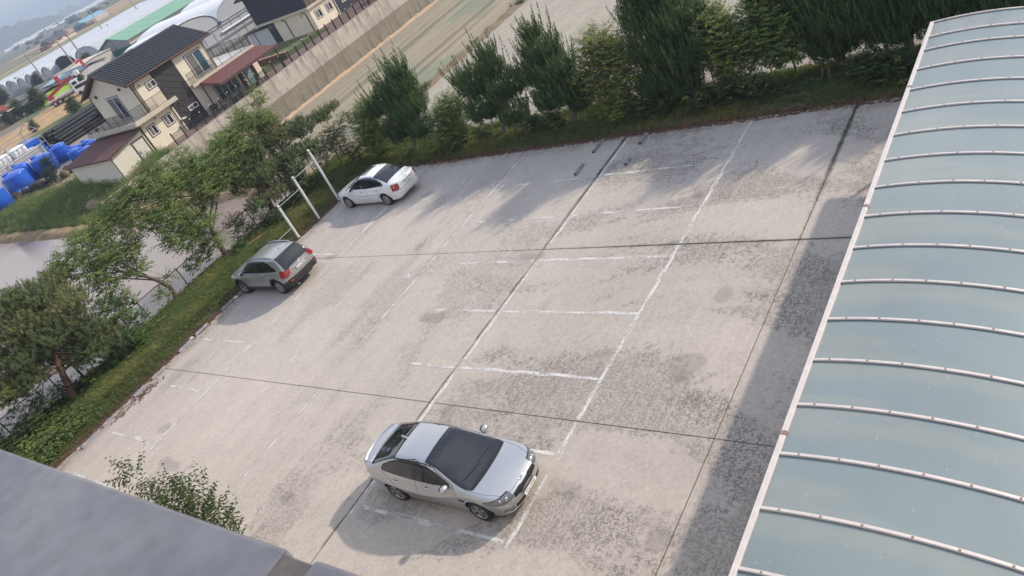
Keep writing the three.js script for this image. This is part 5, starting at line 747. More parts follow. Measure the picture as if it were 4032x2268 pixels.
strip('courtyard', -80, -61.9, -120, -33.2, 0.55, std([1, 1, 1], 0.9, { map: texture(512, 512, (u, v) => { const bx = u * 16, by = v * 32, row = Math.floor(by), j = Math.min(((bx + (row % 2) * 0.5) % 1), 1 - ((bx + (row % 2) * 0.5) % 1), by % 1, 1 - (by % 1)), c = vn(Math.floor(bx + (row % 2) * 0.5) * 3.7, row * 5.3, 256, 151), k = (0.7 + 0.5 * c) * (j < 0.08 ? 0.7 : 1); return [0.36 * k, 0.25 * k, 0.22 * k]; }, [3.2, 3.2]) }));
strip('lawn', -79, -65.9, -57, -47.2, 0.62, mottled([0.10, 0.125, 0.04], 0.6, 2.2, 0.95));
solo('slope_bank', '', '', grid(-132, -61.7, 100, -34.5, -21, 34, (x, z) => { const top = x < -73 ? lerp(-28.9, -25.6, clamp((-73 - x) / 13)) : lerp(-32.6, -28.9, clamp((-65.5 - x) / 7.5)), bot = x < -66 ? -23.7 : lerp(-25.2, -23.7, clamp((-59 - x) / 7)); const t = sst(bot, top, z); return -1.08 + t * (x < -74 ? 1.27 : 1.62) + 0.14 * (fbm(x * 0.6, z * 0.6, 3) - 0.5); }), mottled([0.21, 0.20, 0.10], 0.6, 3, 0.95), null, { structure: true });

const cream = mottled([0.76, 0.68, 0.535], 0.10, 3, 0.9, { bumpMap: grainBump, bumpScale: 0.002 }), brownTrim = mottled([0.085, 0.042, 0.032], 0.3, 1, 0.5), whiteFrame = std([0.80, 0.80, 0.79], 0.4), tileMat = mottled([0.046, 0.047, 0.053], 0.35, 0.6, 0.42), tileBed = mottled([0.018, 0.018, 0.021], 0.35, 0.6, 0.6), slabConc = mottled([0.58, 0.515, 0.41], 0.22, 1.6, 0.9), screenMat = mottled([0.16, 0.15, 0.14], 0.15, 0.5, 0.8), tealGlass = phys([0.02, 0.075, 0.105], 0.05, { clearcoat: 0.5 }), darkClad = mottled([0.036, 0.032, 0.032], 0.25, 1, 0.55);
function windowX(parent, x, z0, z1, y0, y1, o = {}) {   // a window in a wall that faces +x
  const w = part(parent, 'window', [box(x, x + 0.03, y0 - 0.07, y0, z0 - 0.07, z1 + 0.07), box(x, x + 0.03, y1, y1 + 0.07, z0 - 0.07, z1 + 0.07), box(x, x + 0.03, y0, y1, z0 - 0.07, z0), box(x, x + 0.03, y0, y1, z1, z1 + 0.07)], brownTrim), zm = (z0 + z1) / 2, f = 0.06;
  part(w, 'frame', [box(x + 0.002, x + 0.045, y0, y0 + f, z0, z1), box(x + 0.002, x + 0.045, y1 - f, y1, z0, z1), box(x + 0.002, x + 0.045, y0 + f, y1 - f, z0, z0 + f), box(x + 0.002, x + 0.045, y0 + f, y1 - f, z1 - f, z1), box(x + 0.002, x + 0.045, y0 + f, y1 - f, zm - f / 2, zm + f / 2)], whiteFrame);
  part(w, 'pane', box(x + 0.004, x + 0.018, y0 + f, y1 - f, zm + f / 2, z1 - f), o.left || screenMat); part(w, 'pane', box(x + 0.004, x + 0.018, y0 + f, y1 - f, z0 + f, zm - f / 2), o.right || M.glass); return w;
}
function railing(parent, pts, y0, h, step = 0.125) {   // bars between posts along a line of [x, z]
  const bg = new THREE.BoxGeometry(0.024, h - 0.1, 0.024), pg = new THREE.BoxGeometry(0.045, h, 0.045);
  for (let i = 0; i < pts.length - 1; i++) { const [x0, z0] = pts[i], [x1, z1] = pts[i + 1], L = Math.hypot(x1 - x0, z1 - z0), n = Math.round(L / step); part(parent, 'handrail', beam([x0, y0 + h, z0], [x1, y0 + h, z1], 0.035, 0.03), blackIron); part(parent, 'foot_rail', beam([x0, y0 + 0.09, z0], [x1, y0 + 0.09, z1], 0.025, 0.025), blackIron); for (let k = 0; k <= n; k++) { const x = lerp(x0, x1, k / n), z = lerp(z0, z1, k / n); if (k % 9 === 0 || k === n) shared(parent, 'railing_post', pg, blackIron, x, y0 + h / 2, z); else shared(parent, 'railing_bar', bg, blackIron, x, y0 + 0.05 + h / 2, z); } }
}
{ // --- the two-storey cream house ---
  const h = thing('cream_house', 'two-storey cream house with dark ribbed roof and diagonal dark cladding', 'house', [-69, 0.5, -38.5]);
  const F = -65.5, B = -73.0;
  part(h, 'wall', box(B, F, 0.2, 3.22, -36.4, -32.75), cream); part(h, 'wall', box(B, F, 0.2, 3.22, -46.5, -38.9), cream);
  part(h, 'wall', box(B, F - 0.04, 3.22, 6.24, -36.4, -34.25), cream); part(h, 'wall', box(B, F - 0.04, 3.22, 6.24, -42.5, -38.9), cream); part(h, 'wall', box(B, F - 0.03, 0.2, 6.24, -38.9, -36.4), darkClad);
  for (const z of [[-34.45, -34.25], [-42.5, -42.3]]) part(h, 'gable', prism([[B, 6.24], [F - 0.04, 6.24], [-69.3, 7.86]], 'z', z[0], z[1]), cream);
  { // diagonal boards on the dark bay, clipped to it
    const y0 = 0.5, y1 = 6.2, za = -36.42, zb = -38.88, s = 0.62, slope = -0.62; // boards drop towards -z
    const clip = (P, f) => { const o = []; for (let i = 0; i < P.length; i++) { const a = P[i], b = P[(i + 1) % P.length], fa = f(a), fb = f(b); if (fa >= 0) o.push(a); if ((fa >= 0) !== (fb >= 0)) { const t = fa / (fa - fb); o.push([lerp(a[0], b[0], t), lerp(a[1], b[1], t)]); } } return o; };
    for (let k = -6; k < 14; k++) { const c = y0 + k * s; let P = [[za, c], [zb, c + slope * (za - zb)], [zb, c + slope * (za - zb) + s - 0.045], [za, c + s - 0.045]]; P = clip(clip(P, (p) => p[1] - y0), (p) => y1 - p[1]); if (P.length < 3) continue; const q = P.map((p) => [p[0], p[1]]); part(h, 'cladding_board', prism(q, 'x', F - 0.03, F + 0.01 + 0.004 * (k % 2)), darkClad); }
  }
  // roof
  const rx = -69.3, slopeY = (x) => 8.0 - Math.abs(x - rx) * (1.70 / 4.15), nR = 33;
  const roof = part(h, 'roof', [prism([[-73.45, 6.30], [rx, 8.0], [-65.15, 6.30], [-65.15, 6.18], [rx, 7.86], [-73.45, 6.18]], 'z', -43.4, -33.7)], tileBed);
  { const len = Math.hypot(4.15, 1.70), g = new THREE.CylinderGeometry(0.092, 0.092, len, 8, 1, false, 0, Math.PI); g.rotateY(-Math.PI / 2); const a = Math.atan2(1.70, 4.15); const mk = (s) => { const q = clean(g.clone()); const A = new THREE.Vector3(rx, 8.0, 0), Bv = new THREE.Vector3(rx + s * 4.15, 6.30, 0); const dir = Bv.clone().sub(A).normalize(), m = new THREE.Matrix4(), zx = new THREE.Vector3(0, 0, 1), nrm = new THREE.Vector3().crossVectors(zx, dir); if (nrm.y < 0) nrm.negate(); m.makeBasis(new THREE.Vector3().crossVectors(dir, nrm), dir, nrm); q.applyMatrix4(m); return q; }; const right = mk(1), left = mk(-1); const step = 9.7 / nR;
    for (let i = 0; i < nR; i++) { const z = -33.7 - step * (i + 0.5), lift = i < 17 ? 0.05 : 0; shared(roof, 'tile_rib', right, tileMat, rx + 2.075, (8.0 + 6.30) / 2 + lift * 0.2, z); shared(roof, 'tile_rib', left, tileMat, rx - 2.075, (8.0 + 6.30) / 2 + lift * 0.2, z); } }
  part(roof, 'ridge_cap', [bar([rx, 8.04, -33.62], [rx, 8.04, -38.5], 0.11, 0.11, 10)], tileMat); part(roof, 'ridge_cap', [bar([rx, 7.99, -38.62], [rx, 7.99, -43.48], 0.11, 0.11, 10)], tileMat);
  { const g = []; for (let i = 0; i < 33; i++) { const s = new THREE.SphereGeometry(0.045, 8, 6); s.translate(rx + 0.13, 7.99, -33.85 - i * 0.294); g.push(s); } part(roof, 'ridge_mortar', g, mottled([0.5, 0.46, 0.38], 0.2, 0.3), { kind: 'stuff' }); }
  part(h, 'fascia', box(-65.14, -65.06, 6.14, 6.32, -43.42, -33.68), brownTrim); part(h, 'soffit', box(-65.5, -65.16, 6.13, 6.17, -43.3, -33.8), mottled([0.26, 0.13, 0.09], 0.2, 1)); part(h, 'gutter', bar([-65.02, 6.24, -43.4], [-65.02, 6.24, -33.7], 0.055, 0.055, 8), brownTrim);
  for (const s of [1, -1]) part(h, 'barge_board', prism([[rx, 8.06], [rx + s * 4.2, 6.33], [rx + s * 4.2, 6.14], [rx, 7.86]], 'z', -33.7, -33.62), brownTrim), part(h, 'barge_board', prism([[rx, 8.06], [rx + s * 4.2, 6.33], [rx + s * 4.2, 6.14], [rx, 7.86]], 'z', -43.48, -43.4), brownTrim);
  for (const [z, a, b, x] of [[-34.45, 6.2, 3.6, -65.46], [-42.42, 6.2, 3.55, -65.46], [-36.15, 3.2, 0.5, -65.42], [-39.9, 3.1, 0.5, -65.42]]) part(h, 'downpipe', tube([[-65.05, a, z], [-65.2, a - 0.12, z], [x, a - 0.32, z], [x, a - 0.6, z], [x, b, z]], 0.05, 8), brownTrim);
  part(h, 'corner_trim', box(-65.56, -65.47, 0.4, 3.2, -32.78, -32.70), brownTrim); part(h, 'corner_trim', box(-65.62, -65.50, 3.5, 6.2, -34.30, -34.20), brownTrim); part(h, 'corner_trim', box(-73.05, -72.95, 3.5, 6.2, -34.28, -34.20), brownTrim);
  // terrace slabs
  part(h, 'terrace_slab', box(-73.7, -64.8, 3.24, 3.54, -34.22, -32.25), slabConc); part(h, 'terrace_slab', box(-65.5, -64.8, 3.24, 3.54, -36.85, -34.22), slabConc); part(h, 'terrace_slab', box(-73.2, -65.0, 3.24, 3.52, -46.8, -42.52), slabConc); part(h, 'terrace_slab', box(-65.46, -65.0, 3.24, 3.52, -42.52, -38.95), slabConc);
  part(h, 'terrace_kerb', [box(-65.02, -64.8, 3.54, 3.60, -36.85, -32.25), box(-73.7, -65.02, 3.54, 3.60, -32.47, -32.25)], slabConc);
  part(h, 'terrace_mat', box(-72.8, -65.5, 3.521, 3.53, -46.5, -42.6), mottled([0.72, 0.73, 0.76], 0.1, 1));
  railing(h, [[-64.9, -36.3], [-64.9, -32.35], [-73.6, -32.35]], 3.58, 0.98, 0.15);
  railing(h, [[-65.1, -39.0], [-65.1, -46.7], [-73.0, -46.7], [-73.0, -42.6]], 3.52, 0.98, 0.14);
  // openings
  windowX(h, F - 0.04, -36.55 + 0.12, -35.5, 5.02, 5.6); windowX(h, F, -34.0, -33.2, 1.8, 2.64); windowX(h, F, -35.76, -34.92, 1.8, 2.64); windowX(h, F + 0.012, -38.6, -37.55, 1.77, 2.2); windowX(h, F - 0.04, -41.9, -40.1, 3.74, 5.72, { right: tealGlass });
  { const w = windowX(h, F, -43.5, -40.87, 0.85, 2.75, { left: tealGlass, right: tealGlass }); part(w, 'mullion', box(F + 0.01, F + 0.05, 0.9, 2.7, -41.58, -41.52), whiteFrame); part(w, 'mullion', box(F + 0.01, F + 0.05, 0.9, 2.7, -42.86, -42.80), whiteFrame); }
  { const d = part(h, 'door', box(F, F + 0.05, 0.56, 2.5, -45.3, -44.62), mottled([0.20, 0.36, 0.40], 0.12, 0.8, 0.5)); part(d, 'door_panel_lines', [0.75, 1.0, 1.25, 1.5].map((y) => box(F + 0.05, F + 0.056, y, y + 0.015, -45.25, -44.67)), brownTrim, { kind: 'stuff' }); const q = new THREE.TorusGeometry(0.10, 0.02, 8, 18); q.rotateY(Math.PI / 2); q.translate(F + 0.06, 2.0, -44.96); part(d, 'door_wreath', q, brownTrim); part(d, 'door_frame', [box(F, F + 0.06, 0.56, 2.58, -44.62, -44.54), box(F, F + 0.06, 0.56, 2.58, -45.38, -45.3), box(F, F + 0.06, 2.5, 2.58, -45.3, -44.62)], brownTrim); }
  { // sliding door in the gable, facing +z
    const z = -34.25, d = part(h, 'sliding_door', [box(-70.55, -68.4, 3.55, 3.6, z, z + 0.03), box(-70.55, -68.4, 5.66, 5.74, z, z + 0.03), box(-70.57, -70.49, 3.6, 5.66, z, z + 0.03), box(-68.47, -68.39, 3.6, 5.66, z, z + 0.03)], brownTrim); part(d, 'frame', [box(-70.49, -68.47, 3.6, 3.66, z, z + 0.045), box(-70.49, -68.47, 5.6, 5.66, z, z + 0.045), box(-70.49, -70.43, 3.66, 5.6, z, z + 0.045), box(-68.53, -68.47, 3.66, 5.6, z, z + 0.045), box(-69.52, -69.45, 3.66, 5.6, z, z + 0.045)], whiteFrame); part(d, 'pane', box(-70.43, -69.52, 3.66, 5.6, z + 0.004, z + 0.018), screenMat); part(d, 'pane', box(-69.45, -68.53, 3.66, 5.6, z + 0.004, z + 0.018), phys([0.02, 0.045, 0.085], 0.05, { clearcoat: 0.4 })); }
  for (const x of [-71.7, -67.35]) { const l = part(h, 'wall_lamp', rbox(x - 0.09, x + 0.09, 5.98, 6.22, -34.25, -34.10, 0.02), M.blackPlastic); part(l, 'lamp_glass', rbox(x - 0.06, x + 0.06, 6.02, 6.14, -34.12, -34.06, 0.02), M.lens); }
  for (const [x, y, z] of [[-65.5, 5.75, -34.9], [-65.46, 2.95, -34.3], [-65.46, 2.9, -37.1]]) { const s = new THREE.SphereGeometry(0.075, 12, 8); s.translate(x + 0.07, y, z); part(h, 'wall_lamp', s, brownTrim); }
  part(h, 'door_canopy', box(-65.46, -65.0, 1.62, 1.70, -36.66, -36.3), whiteFrame);
  // porch roof
  const pr = part(h, 'porch_roof', prism([[-65.44, 3.40], [-62.05, 2.80], [-62.05, 2.70], [-65.44, 3.28]], 'z', -46.85, -39.6), mottled([0.135, 0.052, 0.048], 0.28, 0.8, 0.85)); part(pr, 'porch_fascia', box(-62.09, -62.0, 2.60, 2.82, -46.9, -39.55), brownTrim); part(pr, 'porch_soffit', prism([[-65.40, 3.27], [-62.12, 2.69], [-62.12, 2.63], [-65.40, 3.2]], 'z', -46.8, -39.65), mottled([0.42, 0.27, 0.19], 0.2, 1));
  for (const z of [-39.75, -42.0, -44.25, -46.6]) part(h, 'porch_post', box(-62.24, -62.16, 0.55, 2.66, z - 0.04, z + 0.04), blackIron);
  for (const z of [-43.95, -45.65]) part(h, 'porch_pilaster', box(F, F + 0.12, 0.55, 3.0, z - 0.14, z + 0.14), blackIron);
}
{ // shed in front of the cream house
  const t = thing('garden_shed', 'low cream plank shed with brown lean-to roof beside the cream house', 'shed', [-69.5, 0.2, -30.8]), plank = mottled([0.75, 0.70, 0.57], 0.10, 1.2, 0.8), x0 = -73.3, x1 = -65.52, z1 = -29.0, z0 = -32.62;
  part(t, 'core_wall', prism([[z0, 0.1], [z1 - 0.03, 0.1], [z1 - 0.03, 2.36], [z0, 2.92]], 'x', x0 + 0.03, x1 - 0.03), plank);
  for (let i = 0; i < 9; i++) { const y = 0.12 + i * 0.255, yt = Math.min(y + 0.235, 2.38); part(t, 'plank', box(x0, x1 - 0.031, y, yt, z1 - 0.03, z1), plank); const zr = -31.22; part(t, 'plank', box(x1 - 0.03, x1, y, yt, zr, z1 - 0.004), plank); part(t, 'plank', box(x1 - 0.03, x1, y, yt, z0, -32.48), plank); }
  part(t, 'plank', prism([[-32.48, 2.4], [-29.1, 2.4], [-32.48, 2.88]], 'x', x1 - 0.03, x1 - 0.001), plank);
  const d = part(t, 'door', box(x1 - 0.02, x1 + 0.012, 0.5, 2.3, -32.4, -31.3), mottled([0.66, 0.62, 0.55], 0.08, 1, 0.6)); part(d, 'door_frame', [box(x1 - 0.02, x1 + 0.045, 0.4, 2.36, -31.3, -31.2), box(x1 - 0.02, x1 + 0.045, 0.4, 2.36, -32.5, -32.4), box(x1 - 0.02, x1 + 0.05, 2.3, 2.4, -32.55, -31.15)], brownTrim); part(d, 'door_handle', rbox(x1 + 0.012, x1 + 0.05, 1.2, 1.5, -31.5, -31.42, 0.01), M.alloy); part(d, 'door_plate', box(x1 + 0.012, x1 + 0.018, 0.6, 1.5, -31.62, -31.38), mottled([0.55, 0.53, 0.55], 0.1, 1));
  part(t, 'roof', prism([[z0 - 0.1, 3.02], [z1 + 0.3, 2.43], [z1 + 0.3, 2.33], [z0 - 0.1, 2.92]], 'x', x0 - 0.35, x1 + 0.28), mottled([0.105, 0.042, 0.038], 0.3, 1.0, 0.85)); part(t, 'roof_edge', [box(x0 - 0.36, x1 + 0.30, 2.30, 2.42, z1 + 0.28, z1 + 0.33)], brownTrim); part(t, 'roof_edge', prism([[z0 - 0.1, 3.05], [z1 + 0.33, 2.45], [z1 + 0.33, 2.31], [z0 - 0.1, 2.91]], 'x', x1 + 0.28, x1 + 0.32), brownTrim);
  for (const [x, z] of [[x1, z1], [x0, z1]]) part(t, 'corner_trim', box(x - 0.05, x + 0.012, 0.1, 2.36, z - 0.05, z + 0.012), brownTrim);
}
{ // things on the porch and in the yard of the cream house
  const g = new THREE.CylinderGeometry(0.12, 0.085, 0.22, 12), spots = [[-64.05, -40.3], [-63.95, -40.7], [-63.9, -41.1], [-63.95, -41.5], [-64.0, -41.9], [-64.0, -42.3], [-63.95, -42.7], [-63.9, -43.1]], pm = std([0.72, 0.70, 0.66], 0.5), ord = ['first', 'second', 'third', 'fourth', 'fifth', 'sixth', 'seventh', 'eighth'];
  spots.forEach(([x, z], i) => { const q = clean(g.clone()); q.translate(x, 0.68, z); const p = thing('flower_pot', 'white flower pot on the porch, ' + ord[i] + ' from the left in its row', 'flower pot', [x, 0.57, z], 'flower pots on the porch'); part(p, 'pot', q, pm); const B = broadleaf(300 + i, [[x, 0.88, z, 0.16]], { ...shrub, twigs: 900, leaves: 4, twigLen: 0.08, L: 0.06, W: 0.035, col: i % 3 ? [0.05, 0.09, 0.025] : [0.30, 0.05, 0.03] }); part(p, 'plant', B.geo, foliageMat); });
  const t = thing('covered_grill', 'round grill under a blue black cover by the dark cladding', 'grill', [-64.6, 0.55, -39.2]); const dome = new THREE.SphereGeometry(0.36, 18, 10); dome.scale(1, 0.72, 1.25); dome.translate(-64.6, 1.1, -39.2); part(t, 'cover', dome, phys([0.012, 0.018, 0.05], 0.3, {})); for (const s of [-1, 1]) part(t, 'leg', bar([-64.6, 0.56, -39.2 + s * 0.25], [-64.6, 1.0, -39.2 + s * 0.15], 0.03, 0.03), blackIron);
  const b = thing('porch_bench', 'long dark bench along the porch railing', 'bench', [-63.0, 0.55, -42]); part(b, 'seat', box(-63.2, -62.8, 0.95, 1.0, -43.6, -40.4), blackIron); for (const z of [-40.6, -42, -43.4]) part(b, 'leg', box(-63.15, -62.85, 0.56, 0.95, z - 0.03, z + 0.03), blackIron);
  const tb = thing('side_table', 'small table under a white frilled cloth at the porch end', 'table', [-62.9, 0.55, -44.2]); part(tb, 'cloth', [rbox(-63.15, -62.65, 1.05, 1.2, -44.5, -43.9, 0.05)], mottled([0.8, 0.8, 0.78], 0.1, 0.3)); for (const z of [-44.4, -44.0]) part(tb, 'leg', box(-62.93, -62.87, 0.56, 1.05, z - 0.03, z + 0.03), blackIron);
  // brick planter wall
  const w = thing('brick_planter_wall', 'low brown brick wall with pinkish caps edging the lawn', 'wall', [-68.5, 0.55, -50]);
  const bm = [mottled([0.15, 0.085, 0.072], 0.3, 0.4), mottled([0.12, 0.072, 0.064], 0.3, 0.4), mottled([0.18, 0.10, 0.08], 0.3, 0.4)], bgm = new RoundedBoxGeometry(0.222, 0.068, 0.10, 1, 0.008), R = rng(55); part(w, 'mortar', box(-71.0, -65.62, 0.5, 1.17, -50.14, -49.99), mottled([0.24, 0.19, 0.165], 0.2, 0.6));
  for (let r = 0; r < 8; r++) for (let k = 0; k < 22; k++) { const x = -70.86 + k * 0.243 + (r % 2) * 0.12; if (x > -65.7) continue; shared(w, 'brick', bgm, bm[(R() * 3) | 0], x, 0.60 + r * 0.079, -49.985); }
  const cg = new RoundedBoxGeometry(0.10, 0.07, 0.26, 1, 0.01), cm = mottled([0.42, 0.26, 0.22], 0.3, 0.4); for (let k = 0; k < 48; k++) shared(w, 'cap_brick', cg, cm, -70.9 + k * 0.112, 1.215, -50.03);
}
{ // --- the neighbouring house ---
  const h = thing('neighbour_house', 'house with navy ribbed upper storey over cream walls, cut by the top of view', 'house', [-73, 0.5, -63]), navy = mottled([0.030, 0.036, 0.055], 0.25, 1.2, 0.45), z1 = -57.7, x1 = -68.5;
  part(h, 'wall', box(-74.8, x1, 0.3, 2.84, -61.6, z1), cream); part(h, 'wall', box(-76.1, -74.8, 0.3, 2.84, -61.6, z1 + 0.03), navy); part(h, 'wall', box(-76, x1 - 0.1, 0.3, 2.84, -72, -61.6), navy);
  part(h, 'annex_wall', box(-80.3, -76.1, 0.3, 2.45, -60.5, z1 - 0.1), mottled([0.56, 0.575, 0.58], 0.08, 2, 0.7)); part(h, 'annex_trim', box(-79.1, -79.0, 0.3, 2.45, z1 - 0.1, z1 - 0.07), blackIron); part(h, 'annex_roof', prism([[-80.7, 2.45], [-76.1, 2.62], [-76.1, 2.78], [-80.7, 2.62]], 'z', -60.8, z1 + 0.2), navy);
  part(h, 'floor_slab', box(-77.8, x1 + 0.3, 2.84, 3.06, -72, z1 + 0.3), slabConc);
  part(h, 'upper_wall', box(-77.6, x1 + 0.02, 3.06, 6.4, -70, z1 + 0.05), navy); for (let x = -77.4; x < x1; x += 0.42) part(h, 'wall_seam', box(x, x + 0.03, 3.06, 6.4, z1 + 0.05, z1 + 0.085), navy);
  part(h, 'upper_cladding', box(x1 + 0.02, x1 + 0.05, 3.06, 6.4, -66, z1 + 0.05), mottled([0.13, 0.085, 0.075], 0.2, 1, 0.6)); for (let z = z1; z > -66; z -= 0.6) part(h, 'wall_seam', box(x1 + 0.05, x1 + 0.075, 3.06, 6.4, z - 0.03, z), navy);
  const rf = part(h, 'roof', prism([[-78.3, 6.2], [x1 + 0.6, 6.2], [-73, 8.2]], 'z', -70.5, z1 + 0.6), mottled([0.10, 0.045, 0.04], 0.3, 1, 0.8)); part(rf, 'fascia', box(-78.3, x1 + 0.6, 6.05, 6.22, z1 + 0.58, z1 + 0.66), brownTrim);
  windowX(h, x1, -59.22, -58.3, 1.47, 2.3); windowX(h, x1, -60.95, -60.05, 1.47, 2.3); windowX(h, x1 - 0.1, -63.6, -62.6, 1.4, 2.3);
  for (const x of [-72.8, -69.2]) part(h, 'downpipe', tube([[x - 0.2, 2.8, z1 + 0.25], [x - 0.15, 2.62, z1 + 0.2], [x, 2.5, z1 + 0.06], [x, 1.9, z1 + 0.06], [x, 0.6, z1 + 0.06]], 0.05, 8), blackIron); part(h, 'downpipe', bar([x1 + 0.05, 0.6, -61.4], [x1 + 0.05, 2.8, -61.4], 0.05), brownTrim);
  for (const x of [-70, -75.5]) part(h, 'wall_lamp', rbox(x - 0.07, x + 0.07, 2.3, 2.6, z1, z1 + 0.14, 0.03), M.alloy);
  const t = thing('picnic_table', 'wooden outdoor table with benches behind the railing, by the neighbouring house', 'table', [-64.5, 0.55, -63]), wood = mottled([0.30, 0.26, 0.21], 0.3, 0.6); for (let k = 0; k < 5; k++) part(t, 'top_plank', box(-65.0 + k * 0.17, -64.84 + k * 0.17, 1.28, 1.32, -64.4, -61.9), wood); for (const s of [-1, 1]) part(t, 'bench_plank', box(-64.6 + s * 0.7 - 0.14, -64.6 + s * 0.7 + 0.14, 0.98, 1.02, -64.4, -61.9), wood); for (const z of [-64.1, -62.2]) for (const s of [-1, 1]) part(t, 'leg', beam([-64.6 + s * 0.75, 0.56, z], [-64.6 + s * 0.15, 1.28, z], 0.07, 0.07), wood);
}

// ---------- farm yard left of the cream house ----------
const bluePE = phys([0.012, 0.10, 0.52], 0.28, { clearcoat: 0.3 }), whitePE = mottled([0.74, 0.74, 0.73], 0.1, 1, 0.5), galv = std([0.40, 0.41, 0.43], 0.4, { metalness: 0.6 });
function tank(label, x, z, r, h, group = 'blue water tanks') {
  const t = thing('water_tank', label, 'water tank', [x, 0.2, z], group), y = 0.2, prof = [[0.01, y], [r * 1.0, y], [r * 0.97, y + h * 0.5], [r * 0.94, y + h * 0.86], [r * 0.90, y + h * 0.92], [r * 0.55, y + h * 1.01], [r * 0.3, y + h * 1.03], [0.01, y + h * 1.035]].map((p) => new THREE.Vector2(...p)), g = new THREE.LatheGeometry(prof, 40); g.translate(x, 0, z); part(t, 'body', g, bluePE);
  const lid = new THREE.CylinderGeometry(r * 0.27, r * 0.29, 0.12 * r + 0.05, 24); lid.translate(x - r * 0.35, y + h * 1.03 + 0.05, z + r * 0.3); part(t, 'lid', lid, bluePE); const c = new THREE.CylinderGeometry(r * 0.07, r * 0.07, 0.06, 12); c.translate(x + r * 0.4, y + h + 0.02, z + r * 0.2); part(t, 'inlet_cap', c, M.blackPlastic); return t;
}
tank('large blue water tank cut by the left edge of view', -87.9, -27.0, 1.35, 2.35); tank('large blue water tank, second from the left edge of view', -92.6, -31.4, 1.4, 2.1); tank('blue water tank half hidden behind the second large one', -94.6, -33.2, 1.0, 2.2); tank('blue water tank above the round hedge plant', -93.2, -35.0, 1.25, 2.0); tank('blue water tank next to the container end', -94.0, -37.6, 0.95, 1.9);
[[-91.8, -38.1, .72, 'leftmost of the small tanks behind the shed roof'], [-89.6, -36.9, .75, 'nearest of the small tanks to the shed roof'], [-90.0, -38.9, .78, 'middle one of the small tanks behind the shed roof'], [-87.6, -38.3, .68, 'touching the shed roof edge in view'], [-86.2, -36.6, .75, 'lowest of the small tanks at the shed roof'], [-88.6, -41.5, .62, 'rightmost pair of small tanks, the nearer'], [-88.0, -42.9, .62, 'rightmost pair of small tanks, the farther']].forEach(([x, z, r, w]) => tank('short blue water tank, ' + w, x, z, r, 1.15, 'short blue tanks behind the shed'));
tank('low blue tank lid among the netting heaps', -89.2, -30.0, 0.75, 0.7, 'short blue tanks behind the shed');
{ // container with corrugated side
  const t = thing('white_container', 'white corrugated container behind the blue water tanks', 'container', [-98.9, 0.2, -31]), w = mottled([0.62, 0.61, 0.60], 0.14, 1.5, 0.5); part(t, 'box', box(-100.3, -97.5, 0.2, 2.6, -37.6, -24), w); const g = new THREE.BoxGeometry(0.06, 2.3, 0.14); for (let z = -37.3; z < -24.2; z += 0.30) shared(t, 'corrugation', g, w, -97.47, 1.4, z); part(t, 'top_rail', box(-97.5, -97.40, 2.5, 2.62, -37.65, -24), w); part(t, 'corner_post', box(-97.6, -97.40, 0.2, 2.62, -37.72, -37.55), mottled([0.5, 0.46, 0.38], 0.2, 1));
  const bag = thing('white_tub_stack', 'stack of white plastic tubs on the container roof', 'tubs', [-99, 2.62, -33.5]); for (let i = 0; i < 3; i++) { const g = new RoundedBoxGeometry(1.7, 1.0, 1.9, 4, 0.35); g.translate(-98.9, 3.12, -35.6 + i * 2.0); part(bag, 'tub', g, whitePE); for (const dz of [-0.5, 0.1, 0.6]) part(bag, 'tub_rib', rbox(-98.04, -97.98, 2.75, 3.5, -35.6 + i * 2.0 + dz - 0.08, -35.6 + i * 2.0 + dz + 0.08, 0.02), whitePE); }
  const bl = thing('blue_tub_stack', 'stack of blue plastic tubs behind the white ones', 'tubs', [-101.8, 0.2, -38]); for (let i = 0; i < 4; i++) { const q = new RoundedBoxGeometry(2.2, 0.8, 2.6, 3, 0.2); q.translate(-101.6 + 0.1 * i, 0.62 + i * 0.75, -38.2 + 0.15 * i); part(bl, 'tub', q, bluePE); } for (let i = 0; i < 3; i++) { const q = new RoundedBoxGeometry(2.2, 0.8, 2.6, 3, 0.2); q.translate(-103, 0.62 + i * 0.75, -35); part(bl, 'tub', q, bluePE); }
  const f = thing('steel_frame', 'bare galvanised steel frame standing over the container', 'frame', [-99, 0.2, -33]); for (const z of [-38.2, -34, -29.8]) for (const x of [-101.6, -96.9]) part(f, 'post', bar([x, 0.2, z], [x, 4.3, z], 0.05, 0.05, 6), galv); for (const x of [-101.6, -96.9]) for (const y of [4.3, 3.5, 2.75]) part(f, 'rail', bar([x, y, -38.2], [x, y, -29.8], 0.04, 0.04, 6), galv); for (const z of [-38.2, -34, -29.8]) { part(f, 'rafter', bar([-101.6, 4.3, z], [-99.2, 5.1, z], 0.04, 0.04, 6), galv); part(f, 'rafter', bar([-99.2, 5.1, z], [-96.9, 4.3, z], 0.04, 0.04, 6), galv); } part(f, 'ridge_rail', bar([-99.2, 5.1, -38.2], [-99.2, 5.1, -29.8], 0.045, 0.045, 6), galv); for (const z of [-38.2, -34]) part(f, 'brace', bar([-101.6, 2.75, z], [-101.6, 4.3, z + 4.2], 0.03, 0.03, 6), galv);
}
